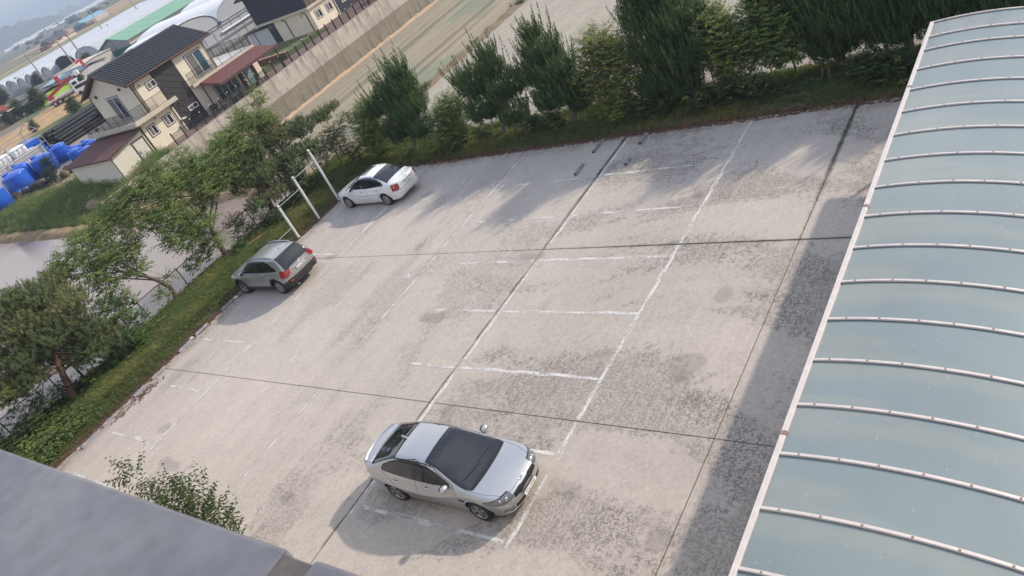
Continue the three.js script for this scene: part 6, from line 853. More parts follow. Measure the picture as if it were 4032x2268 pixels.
{ // black pipes
  const R = rng(66), t = thing('black_pipe_stack', 'heap of long black plastic pipes beside the ditch', 'pipes', [-104, 0.2, -45]), m = std([0.014, 0.014, 0.017], 0.35);
  for (let r = 0; r < 6; r++) for (let k = 0; k < 8 - r; k++) { const rr = 0.20 + 0.1 * R(), x = -109.0 + k * 0.82 + r * 0.4, y = 0.2 + rr + r * 0.36, z1 = -41.0 - R() * 0.9 - r * 0.25, z0 = z1 - 9 - R() * 1.5, g = new THREE.CylinderGeometry(rr, rr, z1 - z0, 14, 1, true); g.rotateX(Math.PI / 2); g.translate(x + (R() - 0.5) * 0.1, y, (z0 + z1) / 2); const q = part(t, 'pipe', g, m); const e = new THREE.RingGeometry(rr * 0.86, rr, 14); e.translate(x, y, z1); part(q, 'pipe_end', e, m); }
  for (let k = 0; k < 10; k++) { const z = -48.5 - k * 0.33, g = new THREE.TorusGeometry(0.85, 0.11, 8, 20); g.translate(-103.0 - 0.3 * (k % 2), 1.2, z); part(t, 'hose_coil', g, m); }
  const P = thing('black_pipe', 'single black pipe end sticking up between the small blue tanks', 'pipe', [-88.9, 0.2, -40.2]); const g = new THREE.CylinderGeometry(0.25, 0.25, 1.6, 18, 1, true); g.translate(-88.9, 1.0, -40.2); part(P, 'tube', g, m); part(P, 'inside', (() => { const c = new THREE.CircleGeometry(0.24, 18); c.rotateX(-Math.PI / 2); c.translate(-88.9, 1.6, -40.2); return c; })(), M.dark);
}
{ // rolled netting heaps
  const m = [mottled([0.022, 0.027, 0.024], 0.6, 0.5, 0.8), mottled([0.045, 0.038, 0.034], 0.6, 0.5, 0.85), mottled([0.15, 0.12, 0.085], 0.6, 0.5, 0.9)];
  [[-88.2, -28.9, 0.85, 0, 'leftmost, against the large blue tank'], [-87.6, -29.6, 0.8, 0, 'second from the left'], [-87.2, -30.4, 0.8, 0, 'left of the low blue lid'], [-87.6, -31.2, 0.7, 1, 'brown one under the low blue lid'], [-86.2, -31.0, 0.6, 1, 'right of the low blue lid'], [-84.4, -32.6, 0.7, 2, 'pale rope heap by the shed corner'], [-85.0, -33.4, 0.75, 1, 'dark one behind the shed corner']].forEach(([x, z, r, k, w], i) => { const t = thing('netting_roll', 'heap of rolled black netting, ' + w, 'netting', [x, 0.15, z], 'rolls of netting by the tanks'); for (let j = 0; j < 5; j++) { const g = new THREE.SphereGeometry(1, 14, 10), p = g.attributes.position; for (let v = 0; v < p.count; v++) { const s = 1 + 0.35 * (fbm(p.getX(v) * 3 + i * 5 + j, p.getY(v) * 9 + p.getZ(v) * 3, 3) - 0.5); p.setXYZ(v, p.getX(v) * s, p.getY(v) * s, p.getZ(v) * s); } g.computeVertexNormals(); g.scale(r * 0.42, r * 0.62, r * 0.55); g.translate(x + (j - 2) * r * 0.30, 0.15 + r * 0.5, z + ((j * 37) % 5 - 2) * 0.07); part(t, 'roll', g, m[k]); } });
}
solo('rock_heap', 'pinkish boulder in dry grass at the end of the retaining wall', 'rock', (() => { const g = new THREE.IcosahedronGeometry(1, 4), p = g.attributes.position; for (let i = 0; i < p.count; i++) { const k = 0.75 + 0.5 * fbm(p.getX(i) * 1.6 + 5, p.getY(i) * 1.6 + p.getZ(i), 3); p.setXYZ(i, p.getX(i) * k * 1.1, p.getY(i) * k * 0.55, p.getZ(i) * k * 0.8); } g.computeVertexNormals(); g.translate(-68.2, -0.45, -26.7); return g; })(), mottled([0.26, 0.17, 0.13], 0.4, 1.2));
for (let i = 0; i < 3; i++) solo('kerb_stone', ['pale kerb stone on the bank, nearest the shed', 'pale kerb stone on the bank, middle of three', 'pale kerb stone on the bank, farthest from the shed'][i], 'kerb stone', beam([-80.6 - i * 1.5, 0.32, -31.3 + i * 0.75], [-81.7 - i * 1.5, 0.32, -30.8 + i * 0.75], 0.18, 0.16), mottled([0.52, 0.48, 0.40], 0.2, 0.6), 'kerb stones on the bank');
// plants beyond the paddies
const farLeaf = { ...shrub, twigs: 130, leaves: 6, twigLen: 0.5, L: 0.30, W: 0.17, col: [0.05, 0.095, 0.025], r: 0.09 };
leafTree('yard_shrub', 'round dark evergreen between the blue tanks and the shed', 'shrub', [-84.6, 0.2, -31.5], [[-84.6, 0.1, -31.5], [-84.6, 0.9, -31.5], [-84.6, 1.6, -31.5]], [[-84.9, 1.7, -31.9, 0.85], [-84.3, 1.2, -31.3, 0.85], [-84.9, 2.4, -32.2, 0.65], [-84.2, 0.7, -31.0, 0.6]], 401, { ...shrub, twigs: 260, L: 0.16, W: 0.09, col: [0.032, 0.068, 0.026], col2: [0.05, 0.09, 0.03] });
const ft = 'trees round the farm buildings';
[[-139.4, -54.9, 1.3, 'small green bush on the sand field'], [-131, -58.6, 1.7, 'bright bush on the ditch bank above the pipes'], [-174, -72.6, 2.6, 'green tree left of the crane truck'], [-180, -70.5, 2.2, 'green bush at the red tiled roof'], [-178, -67, 1.8, 'dark bush under the red tiled eave'], [-206, -103, 1.9, 'green tree right of the black tunnel'], [-201, -99, 2.0, 'green tree between the roofs and the black tunnel'], [-197, -98, 2.2, 'bushy tree above the ridge of the cream house'], [-173, -82, 1.8, 'small tree behind the crane truck cab'], [-232, -100, 2.4, 'dark tree in front of the clear tunnels'], [-236, -101.5, 2.0, 'dark tree beside the small clear tunnels'], [-252, -97, 3.4, 'dark pine by the left edge of view below the tunnels'], [-258, -99, 3.2, 'dark pine cut by the left edge of view'], [-176.5, -71, 1.3, 'bush against the lime green wall']].forEach(([x, z, s, w], i) => leafTree('far_tree', w, 'tree', [x, 0.1, z], [[x, 0, z], [x, s * 0.5, z], [x, s, z]], [[x, s * 0.9, z, s * 0.55], [x - s * 0.45, s * 0.65, z + s * 0.1, s * 0.45], [x + s * 0.45, s * 0.6, z, s * 0.45], [x, s * 1.35, z - s * 0.1, s * 0.36], [x + s * 0.1, s * 0.4, z + s * 0.35, s * 0.42]], 420 + i, { ...farLeaf, L: 0.14 * s, W: 0.085 * s, twigs: 300 / s, twigLen: 0.2 * s, col: w.startsWith('dark') ? [0.028, 0.055, 0.026] : [0.05, 0.10, 0.025] }, ft));
for (let i = 0; i < 7; i++) { const x = -104 - i * 1.9, z = -75 - i * 1.2 + 5; leafTree('oleander_bush', ['spiky green bush behind the white greenhouses, nearest the house ridge', 'second spiky green bush behind the white greenhouses', 'third spiky green bush behind the white greenhouses', 'fourth spiky green bush behind the white greenhouses', 'fifth spiky green bush behind the white greenhouses', 'sixth spiky green bush behind the white greenhouses', 'last spiky green bush behind the white greenhouses'][i], 'bush', [x, 0.1, z], [[x, 0, z], [x, 1.2, z], [x, 2.2, z]], [[x, 1.8, z, 1.1], [x + 0.6, 2.8, z - 0.5, 0.8], [x - 0.5, 2.9, z + 0.3, 0.7]], 440 + i, { ...shrub, twigs: 150, L: 0.30, W: 0.10, up: 1.2, twigLen: 0.7, col: [0.045, 0.085, 0.04] }, 'spiky bushes behind the greenhouses'); }
{ // grass on the bank and rough growth
  const R = rng(910), tuft = tuftGeo(8, 8, 0.6, 0.05, 0.25), S = [];
  for (let i = 0; i < 9000; i++) { const x = -62 - R() * 36, z = -22.5 - R() * 10; const top = x < -73 ? lerp(-28.9, -25.6, clamp((-73 - x) / 13)) : lerp(-32.6, -28.9, clamp((-65.5 - x) / 7.5)); if (z < top - 3.5 || z > -24.2) continue; if (x > -73.5 && x < -65.4 && z < -28.8) continue; const bot = -23.7, t = sst(bot, top, z); S.push([x, -1.1 + t * (x < -74 ? 1.27 : 1.62), z, 0.5 + 0.8 * R()]); }
  scatter('bank_grass', 'rough green and dry grass on the bank below the shed', 'grass', tuft, grassMat, S, (x, z, R) => { const d = sst(0.5, 0.66, fbm(x * 0.3, z * 0.5 + 4, 3)), k = 0.7 + 0.6 * R(); return [lerp(0.19, 0.40, d) * k, lerp(0.26, 0.31, d) * k, lerp(0.07, 0.15, d) * k]; }, R);
  const S2 = []; for (let i = 0; i < 2500; i++) { const z = -27 - R() * 70, x = -38 + (R() - 0.5) * 0.9; if (vn(z * 0.25, 7) < 0.45) continue; S2.push([x, -0.9, z, 0.3 + 0.4 * R()]); }
  scatter('path_grass', 'patches of grass along the brown path between the fields', 'grass', tuft, grassMat, S2, (x, z, R) => { const k = 0.7 + 0.6 * R(); return [0.10 * k, 0.13 * k, 0.04 * k]; }, R);
}
// ---------- greenhouses and farm buildings ----------
const filmWhite = phys([0.80, 0.81, 0.83], 0.45, { transmission: 0.15, thickness: 0 }), filmClear = phys([0.56, 0.58, 0.61], 0.35, { transmission: 0.22, thickness: 0 }), filmGrey = mottled([0.50, 0.53, 0.58], 0.16, 14, 0.5), pipeGrey = std([0.55, 0.56, 0.58], 0.4, { metalness: 0.4 }), netBlack = mottled([0.022, 0.025, 0.032], 0.4, 3, 0.9);
function vault(x0, x1, y0, y1, z0, z1, axis, n = 14, wob = 0) {   // barrel roof whose arch spans x (axis z) or z (axis x)
  const p = [], id = [], m = 12, A = axis === 'z' ? [x0, x1] : [z0, z1], L = axis === 'z' ? [z0, z1] : [x0, x1];
  for (let j = 0; j <= m; j++) for (let i = 0; i <= n; i++) { const t = i / n * Math.PI, a = lerp(A[0], A[1], 0.5 - 0.5 * Math.cos(t)), y = y0 + (y1 - y0) * Math.pow(Math.sin(t), 0.8) + (wob ? wob * (vn(i * 0.9 + x0, j * 1.1 + z0) - 0.5) * Math.sin(t) : 0), l = lerp(L[0], L[1], j / m); p.push(axis === 'z' ? a : l, y, axis === 'z' ? l : a); }
  for (let j = 0; j < m; j++) for (let i = 0; i < n; i++) { const k = j * (n + 1) + i; id.push(k, k + 1, k + n + 1, k + 1, k + n + 2, k + n + 1); }
  const g = new THREE.BufferGeometry(); g.setAttribute('position', new THREE.Float32BufferAttribute(p, 3)); g.setIndex(id); g.computeVertexNormals(); g.setAttribute('uv', new THREE.Float32BufferAttribute(new Float32Array(p.length / 3 * 2), 2)); return g;
}
function archEnd(c0, c1, y0, y1, at, axis, base = 0) { const P = [[c0, base], [c1, base]]; for (let i = 16; i >= 0; i--) { const t = i / 16 * Math.PI; P.push([lerp(c0, c1, 0.5 - 0.5 * Math.cos(t)), y0 + (y1 - y0) * Math.pow(Math.sin(t), 0.8)]); } return prism(P, axis, at - 0.03, at); }
{ // white multi-span greenhouse behind the cream house
  const t = thing('white_greenhouse', 'tall white film greenhouse with arched bays behind the cream house', 'greenhouse', [-92, 0.2, -56]), X = -84;
  [[-58, -49, -94], [-67, -58, -104], [-76, -67, -106]].forEach(([a, b, xe]) => { const v = part(t, 'roof_vault', vault(xe, X, 4.7, 6.75, a, b, 'x', 18, 0.10), filmWhite); part(v, 'arch_pipe', tube(Array.from({ length: 13 }, (_, i) => { const s = i / 12 * Math.PI; return [X + 0.02, 4.7 + 2.05 * Math.pow(Math.sin(s), 0.8), lerp(a, b, 0.5 - 0.5 * Math.cos(s))]; }), 0.05, 6), pipeGrey); part(t, 'gable_film', archEnd(a, b, 4.7, 6.75, X - 0.05, 'x', 0.2), filmClear); part(t, 'far_gable_film', archEnd(a, b, 4.7, 6.75, xe, 'x', 0.2), filmClear); });
  for (const y of [4.65, 4.35, 3.1, 2.95, 1.9]) part(t, 'purlin', box(X, X + 0.07, y, y + 0.06, -76, -49), pipeGrey); for (let z = -76; z <= -49; z += 1.5) part(t, 'upright', box(X, X + 0.05, 0.2, z % 9 ? 4.7 : 5.6, z - 0.02, z + 0.02), pipeGrey);
  part(t, 'side_film', box(-94, X - 0.02, 0.2, 4.7, -49.02, -48.98), filmClear); part(t, 'rolled_film', bar([X + 0.1, 3.7, -66], [X + 0.1, 3.7, -57.5], 0.12, 0.12, 8), filmWhite); for (const z of [-58, -67]) part(t, 'gutter_end', box(X, X + 0.25, 4.6, 4.85, z - 0.2, z + 0.2), std([0.06, 0.10, 0.22], 0.5));
}
{ // green-roofed hall
  const t = thing('green_hall', 'long green metal hall with pale green ribbed roof', 'building', [-186, 0, -130]), g1 = mottled([0.05, 0.20, 0.12], 0.15, 5, 0.6), g2 = mottled([0.24, 0.46, 0.33], 0.08, 8, 0.5), gy = mottled([0.33, 0.33, 0.36], 0.12, 5, 0.7), L = -185;
  part(t, 'lower_wall', box(-192.6, -179.4, 0, 1.4, L, -100), g1); part(t, 'upper_wall', box(-192.6, -179.4, 1.4, 2.6, L, -100), gy); part(t, 'gable', prism([[-192.6, 2.6], [-179.4, 2.6], [-186, 4.25]], 'z', -100.3, -100), gy); part(t, 'corner_panel', box(-179.4, -179.3, 1.4, 2.55, -106, -100), mottled([0.6, 0.56, 0.52], 0.1, 3)); part(t, 'side_band', box(-179.4, -179.32, 1.5, 2.4, L, -106), mottled([0.58, 0.54, 0.52], 0.12, 5));
  for (const s of [1, -1]) { part(t, 'roof_slope', prism([[-186, 4.45], [-186 + s * 7.3, 2.62], [-186 + s * 7.3, 2.5], [-186, 4.3]], 'z', L, -99.4), g2); for (let z = -99.9; z > -150 && s > 0; z -= 0.62) part(t, 'roof_rib', beam([-186, 4.47, z], [-186 + s * 7.3, 2.64, z], 0.07, 0.06), g2); part(t, 'verge_trim', beam([-186, 4.4, -99.36], [-186 + s * 7.3, 2.57, -99.36], 0.06, 0.2), std([0.16, 0.38, 0.26], 0.5)); } part(t, 'downpipe', bar([-179.2, 2.5, -103.5], [-179.2, 0, -103.5], 0.12), whiteFrame); part(t, 'gable_post', box(-186.1, -186, 0, 4.2, -100, -99.94), g1);
}
const tun = 'film tunnels in the fields';
function tunnel(label, x0, x1, z0, z1, h, film, endMat, group = tun) { const t = thing('film_tunnel', label, 'greenhouse', [(x0 + x1) / 2, 0, z0], group); part(t, 'film_cover', vault(x0, x1, 1.2, h, z1, z0, 'z', 14, 0.2), film); part(t, 'end_film', archEnd(x0, x1, 1.2, h, z0 - 0.3, 'z', 0), endMat); part(t, 'end_hoop', tube(Array.from({ length: 11 }, (_, i) => { const s = i / 10 * Math.PI; return [lerp(x0, x1, 0.5 - 0.5 * Math.cos(s)), 1.2 + (h - 1.2) * Math.pow(Math.sin(s), 0.8), z0 - 0.28]; }), 0.07, 5), pipeGrey); part(t, 'side_film', [box(x0, x0 + 0.04, 0, 1.2, z1, z0 - 0.4), box(x1 - 0.04, x1, 0, 1.2, z1, z0 - 0.4)], film); return t; }
tunnel('clear film tunnel next to the green hall gable', -222.5, -209, -108, -190, 4.3, filmClear, filmGrey); tunnel('tunnel with a black net end behind the crane boom', -246, -233, -113, -195, 4.0, filmGrey, netBlack); tunnel('open dark tunnel mouth right of the black net end', -232.5, -223, -113, -195, 3.3, filmGrey, netBlack);
['rightmost', 'second from the right', 'middle', 'second from the left', 'leftmost'].forEach((w, i) => tunnel('small clear arched tunnel, ' + w + ' of the row of five', -250.6 - i * 6.2, -244.6 - i * 6.2, -110.5, -190, 3.5, filmGrey, filmClear));
for (let i = 0; i < 8; i++) tunnel('long grey film tunnel, number ' + ['one', 'two', 'three', 'four', 'five', 'six', 'seven', 'eight'][i] + ' counted outwards from the small clear row', -282 - i * 7, -275.4 - i * 7, -118, -320, 3.4, filmGrey, filmClear);
for (let i = 0; i < 10; i++) tunnel('long grey film tunnel behind the row, number ' + ['one', 'two', 'three', 'four', 'five', 'six', 'seven', 'eight', 'nine', 'ten'][i] + ' from the green hall', -228 - i * 11, -217.4 - i * 11, -196, -420, 3.6, filmGrey, filmClear);
solo('low_film_fence', 'grey film screen in front of the small clear tunnels', 'screen', box(-275, -238, 0, 1.6, -104.2, -104), filmGrey);
// sheds round the crane truck
function shedBox(name, label, x0, x1, z0, z1, h, wall, roofM, over = 0.4, rise = 0.9) { const t = thing(name, label, 'building', [(x0 + x1) / 2, 0.1, (z0 + z1) / 2]); part(t, 'wall', box(x0, x1, 0, h, z0, z1), wall); const zm = (z0 + z1) / 2; part(t, 'roof', prism([[z0 - over, h - 0.05], [zm, h + rise], [z1 + over, h - 0.05], [z1 + over, h - 0.2], [zm, h + rise - 0.15], [z0 - over, h - 0.2]], 'x', x0 - over, x1 + over), roofM); return t; }
{
  const lime = mottled([0.40, 0.58, 0.10], 0.15, 2), greyRoof = mottled([0.12, 0.12, 0.12], 0.3, 3), a = shedBox('lime_house', 'low house with lime green walls under a grey roof', -180, -173.4, -80, -71.4, 2.0, lime, greyRoof, 0.5, 0.7); { const w = windowX(a, -173.4, -74.6, -73.2, 0.9, 1.7); } 
  const rt = mottled([0.33, 0.085, 0.06], 0.25, 1.5, 0.7), rr = thing('red_roof_house', 'house with bright red tiled roof at the left edge of view', 'house', [-186, 0, -72]); part(rr, 'wall', box(-198, -180.2, 0, 2.5, -69.2, -60.5), mottled([0.52, 0.43, 0.38], 0.12, 3)); part(rr, 'roof', prism([[-199, 2.4], [-179.2, 2.4], [-189.1, 5.0]], 'z', -69.9, -60), rt); for (let k = 0; k < 16; k++) part(rr, 'tile_rib', beam([-189.1, 5.04, -60.3 - k * 0.62], [-179.3, 2.46, -60.3 - k * 0.62], 0.18, 0.14), rt); part(rr, 'gutter', box(-179.26, -179.05, 2.25, 2.42, -69.9, -60), whiteFrame); windowX(rr, -180.2, -65.4, -64.2, 0.9, 2.0);
  shedBox('blue_roof_shed', 'small shed with pale blue sheet roof behind the crane truck', -191, -186, -90, -82.5, 2.3, mottled([0.4, 0.42, 0.44], 0.1, 2), mottled([0.32, 0.44, 0.50], 0.12, 2), 0.3, 0.4); shedBox('slate_blue_shed', 'shed with slate blue roof under the crane boom', -186, -174.5, -90, -83.5, 2.2, mottled([0.5, 0.5, 0.5], 0.1, 2), mottled([0.12, 0.19, 0.25], 0.15, 3), 0.3, 0.5); shedBox('flat_store', 'long store with a pale flat roof edge behind the crane truck', -198, -183, -97, -89, 2.7, mottled([0.52, 0.48, 0.43], 0.1, 3), mottled([0.58, 0.53, 0.46], 0.12, 3), 0.2, 0.2); shedBox('grey_roof_barn', 'low barn with a long grey roof left of the crane truck', -206, -181, -93.5, -81, 1.7, mottled([0.3, 0.28, 0.25], 0.1, 3), greyRoof, 0.4, 0.8); shedBox('pale_track_wall', 'long low pale wall behind the lime green house', -232, -196, -98.6, -98, 0.8, mottled([0.42, 0.37, 0.30], 0.2, 3), mottled([0.42, 0.37, 0.30], 0.2, 3), 0.05, 0.06);
}
{ // crane truck, nose to -z and towards the house
  const t = thing('crane_truck', 'red and white crane truck with its boom folded back', 'truck', [-157, 0.15, -70.5]); t.rotation.y = 0; const red = phys([0.42, 0.025, 0.03], 0.3, { clearcoat: 0.6 }), wh = phys([0.74, 0.74, 0.73], 0.35, { clearcoat: 0.5 });
  const L = new THREE.Group(); const S = 1.1, ang = -0.62; const A = (name, gs, m, par = t) => { const g = joined(gs); g.scale(S, S, S); g.rotateY(ang); const q = new THREE.Mesh(g, m); q.name = name; q.castShadow = q.receiveShadow = true; par.add(q); return q; };
  A('chassis', rbox(-0.95, 0.95, 0.55, 0.8, -2.6, 3.1, 0.05), M.blackPlastic); const cab = A('cab', [rbox(-1.0, 1.0, 0.75, 1.5, -3.1, -1.6, 0.12), rbox(-0.95, 0.95, 1.4, 2.4, -3.0, -1.65, 0.16)], wh); A('windscreen', rbox(-0.82, 0.82, 1.55, 2.2, -3.03, -2.9, 0.04), M.glass, cab); for (const s of [-1, 1]) { A('side_window', rbox(s * 0.93, s * 0.975, 1.55, 2.15, -2.75, -2.0, 0.03), M.glass, cab); A('headlight', rbox(s * 0.6 - 0.15, s * 0.6 + 0.15, 0.85, 1.0, -3.13, -3.05, 0.03), M.lens, cab); }
  A('load_bed', rbox(-1.0, 1.0, 0.8, 1.15, -1.3, 3.1, 0.04), wh); A('tool_box', rbox(0.35, 1.02, 0.82, 1.4, -1.2, 1.0, 0.04), wh); A('stripe', rbox(1.0, 1.03, 0.9, 1.0, -1.2, 3.0, 0.01), red); A('turret', rbox(-0.5, 0.5, 1.15, 2.0, 1.9, 2.8, 0.08), red); A('boom', beam([0, 1.7, 2.7], [0, 3.0, -2.6], 0.45, 0.5), red); A('inner_boom', beam([0, 2.7, -1.2], [0, 3.35, -3.7], 0.3, 0.34), wh); A('basket', rbox(-0.55, 0.55, 2.7, 3.5, -3.9, -3.1, 0.1), wh);
  for (const z of [-2.3, 1.3, 2.2]) for (const s of [-1, 1]) { const g = new THREE.CylinderGeometry(0.46, 0.46, 0.28, 22); g.rotateZ(Math.PI / 2); g.translate(s * 0.86, 0.46, z); const w = A('wheel', g, M.rubber); const r = new THREE.CylinderGeometry(0.24, 0.24, 0.3, 16); r.rotateZ(Math.PI / 2); r.translate(s * 0.86, 0.46, z); A('rim', r, M.alloy, w); }
  // a second machine: the red-tipped boom over the sheds
  const b = thing('crane_boom', 'white crane boom with a bent red tip above the slate blue roof', 'crane', [-174, 0, -80]); part(b, 'boom', beam([-174.3, 3.75, -78.6], [-173.0, 4.0, -83.4], 0.5, 0.45), mottled([0.62, 0.58, 0.5], 0.1, 2)); part(b, 'boom_top', beam([-173.0, 4.02, -83.4], [-173.4, 4.3, -84.9], 0.55, 0.5), red); part(b, 'boom_tip', beam([-173.4, 4.4, -84.8], [-173.2, 2.6, -84.9], 0.35, 0.55), red); part(b, 'mast', box(-174.6, -173.9, 0.1, 3.8, -79.0, -78.3), red);
}
{ // white van by the truck
  const mk = (label, x, z, turn) => { const t = thing('white_van', label, 'van', [x, 0.15, z], 'vans by the crane truck'); t.rotation.y = turn; const A = (n, g, m) => { const q = new THREE.Mesh(joined(g), m); q.name = n; q.castShadow = q.receiveShadow = true; t.add(q); return q; }; A('body', [rbox(-2.2, 2.2, 0.35, 1.1, -0.85, 0.85, 0.15), prism([[-2.1, 1.0], [2.05, 1.0], [1.3, 1.85], [-1.95, 1.9]], 'z', -0.78, 0.78)], paintWhite); A('windscreen', prism([[2.06, 1.08], [2.1, 1.08], [1.42, 1.78], [1.38, 1.78]], 'z', -0.68, 0.68), M.glass); for (const s of [-1, 1]) { A('side_window', rbox(-1.7, 1.35, 1.15, 1.7, s * 0.775, s * 0.8, 0.02), M.glass); for (const x2 of [-1.35, 1.4]) { const g = new THREE.CylinderGeometry(0.33, 0.33, 0.2, 18); g.rotateX(Math.PI / 2); g.translate(x2, 0.33, s * 0.78); A('wheel', g, M.rubber); } } };
  mk('white van just right of the crane truck cab', -152.5, -72.6, 0.9); mk('white van behind the roof corner of the cream house', -154.5, -76.5, 0.9);
}
// utility poles
const poleMat = mottled([0.36, 0.33, 0.30], 0.2, 1, 0.9);
function pole(label, x, z, h, arms) { const t = thing('utility_pole', label, 'utility pole', [x, 0, z], 'utility poles along the field roads'); part(t, 'shaft', bar([x, 0, z], [x, h, z], 0.26, 0.17, 10), poleMat); if (arms) { part(t, 'crossarm', beam([x - 0.9, h - 0.9, z], [x + 0.9, h - 0.9, z], 0.1, 0.1), poleMat); part(t, 'crossarm', beam([x - 0.7, h - 1.8, z], [x + 0.7, h - 1.8, z], 0.1, 0.1), poleMat); } if (arms > 1) for (const s of [-1, 1]) { const g = new THREE.CylinderGeometry(0.35, 0.35, 1.0, 12); g.translate(x + s * 0.7, h - 2.6, z); part(t, 'transformer', g, mottled([0.55, 0.55, 0.56], 0.1, 1)); } return t; }
pole('concrete pole in front of the small clear tunnels', -245.9, -108, 8.9, 1); pole('concrete pole left of the black net tunnel', -227, -109, 8.8, 1); pole('concrete pole at the dark tunnel mouth', -216, -107, 9.0, 1); pole('tall concrete pole over the gable of the green hall', -285.4, -153.6, 11, 1); pole('concrete pole with two transformers behind the green hall', -290.8, -172.7, 9.5, 2); pole('short dark pole beside the tall concrete pole', -276, -151, 4.2, 0); pole('far pole left of the brick house', -573.5, -266.4, 8.4, 1); pole('far pole in the olive field', -831.8, -369.6, 8, 1); pole('far pole behind the blue roofed house', -760.8, -395.5, 8.5, 1); pole('far pole on the earthworks', -620, -345, 8.5, 1);
{ const t = thing('overhead_cable', 'dark overhead cables strung past the green hall', 'cable', [-280, 9, -150]); const w = std([0.05, 0.05, 0.05], 0.7); for (const [a, b] of [[[-285.4, 10.1, -153.6], [-290.8, 8.6, -172.7]], [[-285.4, 10.1, -153.6], [-216, 8.1, -107]], [[-245.9, 8.0, -108], [-227, 7.9, -109]], [[-290.8, 8.6, -172.7], [-300, 9, -260]]]) part(t, 'wire', tube([a, [(a[0] + b[0]) / 2, (a[1] + b[1]) / 2 - 0.8, (a[2] + b[2]) / 2], b], 0.045, 4, 12), w); }
{ // farther houses
  const b = thing('brick_house', 'orange brick house with a navy roof beyond the pale fields', 'house', [-530, 0, -252]); part(b, 'wall', box(-533, -521, 0, 3.0, -259, -246), mottled([0.42, 0.16, 0.09], 0.15, 5)); part(b, 'roof', prism([[-534, 2.9], [-520, 2.9], [-527, 5.4]], 'z', -260, -245), mottled([0.055, 0.06, 0.10], 0.2, 5)); part(b, 'eave_band', box(-520.9, -520.4, 2.6, 3.1, -260, -245), std([0.6, 0.42, 0.32], 0.7)); part(b, 'garden_wall', box(-517.5, -517, 0, 1.3, -262, -244), mottled([0.68, 0.58, 0.48], 0.1, 5)); for (const z of [-250, -255.5]) part(b, 'window', box(-521, -520.8, 1.2, 2.3, z - 1, z + 1), whiteFrame); part(b, 'porch', box(-533, -521, 0, 2.4, -246, -243.5), mottled([0.25, 0.11, 0.09], 0.2, 4));
  const c = thing('blue_roof_house', 'house with a light blue sheet roof and a pale annex', 'house', [-545, 0, -284]); part(c, 'wall', box(-556, -538, 0, 2.9, -292, -282), mottled([0.13, 0.19, 0.28], 0.15, 4)); part(c, 'roof', prism([[-557, 2.9], [-537, 2.9], [-547, 5.2]], 'z', -300, -281.5), mottled([0.22, 0.40, 0.52], 0.1, 5)); part(c, 'annex', box(-536, -524, 0, 2.8, -292, -281), mottled([0.60, 0.50, 0.43], 0.1, 4)); part(c, 'annex_wall', box(-540, -523, 0, 1.4, -281, -279.5), mottled([0.4, 0.2, 0.14], 0.2, 4));
  const R = rng(99), W2 = mottled([0.66, 0.68, 0.69], 0.1, 20), dk = mottled([0.05, 0.065, 0.05], 0.3, 20);
  const where = ['far left', 'left of the brick house', 'above the brick house', 'behind the blue roof', 'far right', 'against the hazy plain'];
  for (let i = 0; i < 60; i++) { const a = lerp(-66.6, -59, i / 59) * Math.PI / 180, d = 1560 + R() * 260, x = Math.sin(a) * d, z = -Math.cos(a) * d, L = 10 + R() * 26, w = 7 + R() * 8, h = 3 + R() * 4; if (R() < 0.72) { const g = vault(-w / 2, w / 2, h * 0.3, h, -L / 2, L / 2, 'z', 8); g.rotateY(R() * 0.6 - 0.3 - 0.45); g.translate(x, 0.3, z); solo('far_greenhouse', 'tiny pale greenhouse in the hazy row on the plain', 'greenhouse', g, W2, 'pale greenhouses on the far plain'); } else { const g = rbox(-w / 2, w / 2, 0, h, -L / 3, L / 3, 0.4); g.translate(x, 0.3, z); solo('far_house', 'tiny house or barn in the hazy row on the plain', 'house', g, [W2, dk, mottled([0.3, 0.16, 0.12], 0.2, 10)][(R() * 3) | 0], 'houses on the far plain'); } }
  for (let i = 0; i < 46; i++) { const a = lerp(-66.8, -58.5, (i + R()) / 46) * Math.PI / 180, d = 900 + R() * 900, x = Math.sin(a) * d, z = -Math.cos(a) * d, s = 1.6 + R() * R() * 5, g = new THREE.IcosahedronGeometry(1, 3), p = g.attributes.position; for (let v = 0; v < p.count; v++) { const k = 0.7 + 0.7 * fbm(p.getX(v) * 2 + i, p.getY(v) * 2 + p.getZ(v) * 2, 3); p.setXYZ(v, p.getX(v) * k * s * (1 + R() * 0.03), p.getY(v) * k * s * 0.6, p.getZ(v) * k * s); } g.computeVertexNormals(); g.translate(x, s * 0.4, z); solo('far_tree', 'tiny dark tree clump on the far plain', 'tree', g, hillMat, 'trees on the far plain'); }
}

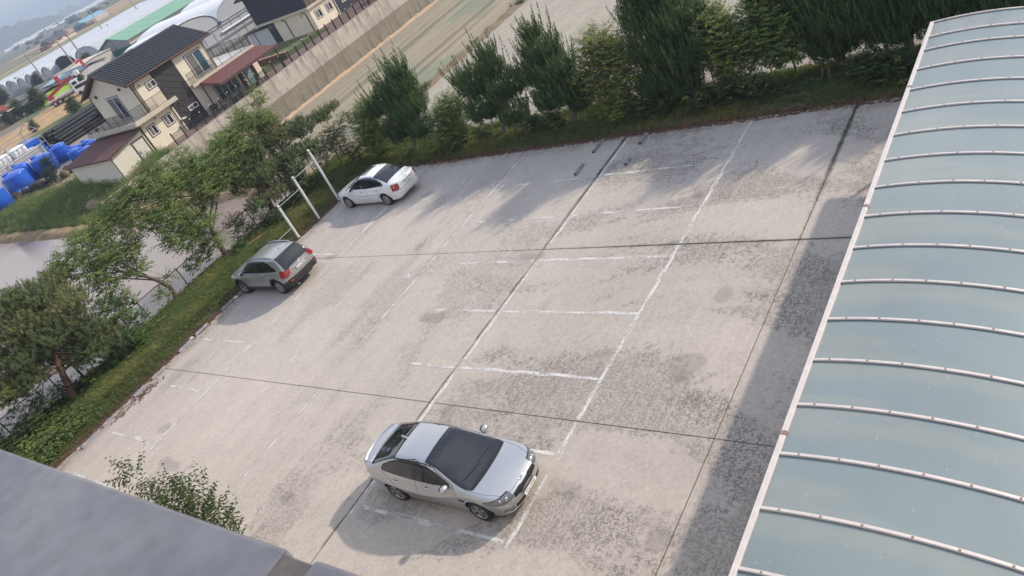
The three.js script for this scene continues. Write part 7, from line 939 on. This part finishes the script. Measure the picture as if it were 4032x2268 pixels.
// ---------- small things on the lot and the verge ----------
{ // wheel stops
  const body = mottled([0.24, 0.25, 0.28], 0.35, 0.5, 0.7), stripe = phys([0.62, 0.34, 0.24], 0.3, { clearcoat: 0.6 }), len = 0.76;
  const sec = [[-0.075, 0], [0.075, 0], [0.07, 0.03], [0.042, 0.10], [-0.042, 0.10], [-0.07, 0.03]];
  const make = (L, n) => { const t = thing('wheel_stop', '', 'wheel stop', [0, 0, 0], 'wheel stops'); const g = prism(sec, 'z', -L / 2, L / 2); part(t, 'body', g, body); const ends = prism([[-0.05, 0.02], [0.05, 0.02], [0.035, 0.085], [-0.035, 0.085]], 'z', L / 2, L / 2 + 0.012); part(t, 'end_plug', ends, M.blackPlastic); const pos = n === 2 ? [-L * 0.3, L * 0.3] : n === 1 ? [L * 0.3] : []; for (const z of pos) { part(t, 'reflector', rbox(-0.026, 0.026, 0.096, 0.104, z - 0.03, z + 0.03, 0.004), stripe); part(t, 'reflector', (() => { const q = rbox(-0.026, 0.026, -0.003, 0.003, z - 0.03, z + 0.03, 0.003); q.rotateZ(-1.19); q.translate(0.060, 0.064, 0); return q; })(), stripe); } for (const z of [-L * 0.12, L * 0.45]) { const q = new THREE.CylinderGeometry(0.018, 0.018, 0.01, 10); q.translate(0, 0.102, z); part(t, 'bolt', q, M.dark); } return t; };
  const list = [[-31.63, -12.51, 0.02, 2, 'ninth'], [-31.66, -14.13, 0.0, 2, ''], [-31.55, -11.48, 0.06, 1, ''], [-31.41, -9.9, -0.03, 2, ''], [-31.4, -8.84, 0.14, 0, ''], [-31.35, -7.33, 0.02, 2, ''], [-31.28, -6.28, 0.04, 1, ''], [-31.62, -15.15, 0, 1, ''], [-17.15, -24.13, 0.04, 0, ''], [-15.11, -24.35, 0.03, 2, ''], [-17.18, -22.52, 0.05, 0, ''], [-15.08, -22.7, 0.06, 1, '']];
  const labels = ['grey wheel stop just clear of the off-road car shadow, two orange reflectors', 'grey wheel stop in the shadow of the off-road car', 'grey wheel stop with one reflector, second out of the off-road car shadow', 'grey wheel stop where the cross joint meets the verge', 'broken wheel stop without reflectors, beside scattered dead needles', 'grey wheel stop near the pine trunk, two orange reflectors', 'wheel stop nearest to the grey parapet on the verge side', 'wheel stop under the front wheel of the off-road car', 'plain wheel stop touching the far verge, left of the white line', 'wheel stop with two reflectors at the far verge, right of the white line', 'plain wheel stop left of the white line, away from the far verge', 'short broken wheel stop right of the white line near the far verge'];
  list.forEach(([x, z, a, n], i) => { const t = make(i === 11 ? 0.44 : i === 4 ? 0.62 : len, n); t.userData.label = labels[i]; t.position.set(x, 0.001, z); t.rotation.y = a; });
}
{ // three-step pull-up bars
  const t = thing('pull_up_bars', 'white pull-up bar set of stepped posts beside the verge', 'pull-up bars', [-31.7, 0, -20.7]), w = mottled([0.76, 0.755, 0.74], 0.10, 0.7, 0.4), s = std([0.45, 0.46, 0.48], 0.3, { metalness: 0.8 });
  const P = [[-17.55, 0.75], [-19.12, 1.9], [-20.68, 2.46], [-22.28, 2.98]], x = -31.71;
  P.forEach(([z, h]) => { const p = part(t, 'post', bar([x, 0, z], [x, h, z], 0.062, 0.062, 20), w); part(p, 'cap', bar([x, h, z], [x, h + 0.012, z], 0.068, 0.060, 20), w); part(p, 'clamp', bar([x, h - 0.12, z], [x, h - 0.08, z], 0.068, 0.068, 16), s); });
  for (let i = 0; i < 3; i++) part(t, 'bar', bar([x, [0.62, 1.80, 2.36][i], P[i][0]], [x, [0.62, 1.80, 2.36][i], P[i + 1][0]], 0.016, 0.016, 10), s);
}
solo('timber_beam', 'squared orange brown timber lying on the verge behind the off-road car', 'timber', beam([-34.9, 0.22, -18.35], [-34.6, 0.20, -20.2], 0.2, 0.16), mottled([0.36, 0.17, 0.065], 0.5, 0.5, 0.85));
solo('sawn_log', 'pale sawn log end lying in the weeds on the verge', 'log', bar([-33.2, 0.12, -11.05], [-33.9, 0.10, -11.3], 0.13, 0.12, 16), mottled([0.52, 0.33, 0.19], 0.3, 0.3, 0.9));
solo('stone_block', 'white chip of broken kerb against the wheel stop by the verge', 'stone', rbox(-31.82, -31.55, 0.002, 0.05, -14.78, -14.55, 0.02), mottled([0.62, 0.58, 0.54], 0.3, 0.3, 0.9));
solo('stone_block', 'second white chip of kerb between two wheel stops', 'stone', rbox(-31.86, -31.62, 0.002, 0.05, -12.06, -11.9, 0.02), mottled([0.62, 0.58, 0.53], 0.3, 0.3, 0.9));
solo('paper_scrap', 'small white scrap of paper on the concrete near the parapet', 'litter', rbox(-26.9, -26.75, 0.003, 0.009, -5.15, -5.0, 0.003), M.white);
{ // chain-link fence round the verge
  const t = thing('chain_link_fence', 'sagging chain-link fence with a dark rail along the paddies', 'fence', [-36.6, 0, -14]);
  const green = std([0.05, 0.075, 0.075], 0.55, { metalness: 0.3 }), wire = std([0.23, 0.21, 0.19], 0.6, { metalness: 0.4 });
  const runs = [[[-36.75, 2], [-36.75, -27.9]], [[-36.75, -27.9], [-4, -27.9]]];
  const yAt = (x, z) => vergeY(x, z);
  for (const [[x0, z0], [x1, z1]] of runs) {
    const L = Math.hypot(x1 - x0, z1 - z0), n = Math.round(L / 2.4), P = (s) => [lerp(x0, x1, s), lerp(z0, z1, s)], top = 1.12, bot = 0.02;
    for (let i = 0; i <= n; i++) { const [x, z] = P(i / n); part(t, 'post', bar([x, -0.6, z], [x, top + 0.05, z], 0.03, 0.03, 8), i % 3 ? wire : green); }
    for (let i = 0; i < n; i++) { const [xa, za] = P(i / n), [xb, zb] = P((i + 1) / n); part(t, 'top_rail', bar([xa, top, za], [xb, top, zb], 0.021, 0.021, 6), green);
      const g = [], m = 17; for (const s of [1, -1]) for (let k = -7; k < m; k++) { // diamond wires
        const H = top - bot, step = 2.4 / m, run = H; let u0 = k * step, u1 = u0 + run; const len = L / n; let a = Math.max(0, u0), b = Math.min(len, u1); if (b - a < 0.05) continue; const ya = bot + (a - u0), yb = bot + (b - u0); const A = s > 0 ? a : len - a, B = s > 0 ? b : len - b; g.push(bar([lerp(xa, xb, A / len), ya, lerp(za, zb, A / len)], [lerp(xa, xb, B / len), yb, lerp(za, zb, B / len)], 0.0045, 0.0045, 3)); }
      part(t, 'wire_mesh', g, wire, { kind: 'stuff' }); }
  }
}
{ // stakes that prop the dark juniper
  for (const [i, a] of [[0, [-8.9, 0, -26.6]], [1, [-8.6, 0, -26.5]]]) solo('tree_stake', ['grey wooden stake propping the dark juniper, the left of two', 'grey wooden stake propping the dark juniper, the right of two'][i], 'stake', bar(a, [-8.5, 2.0, -27.3], 0.035, 0.03, 8), greyBark, 'stakes at the dark juniper');
}
renderer.render(scene, camera);
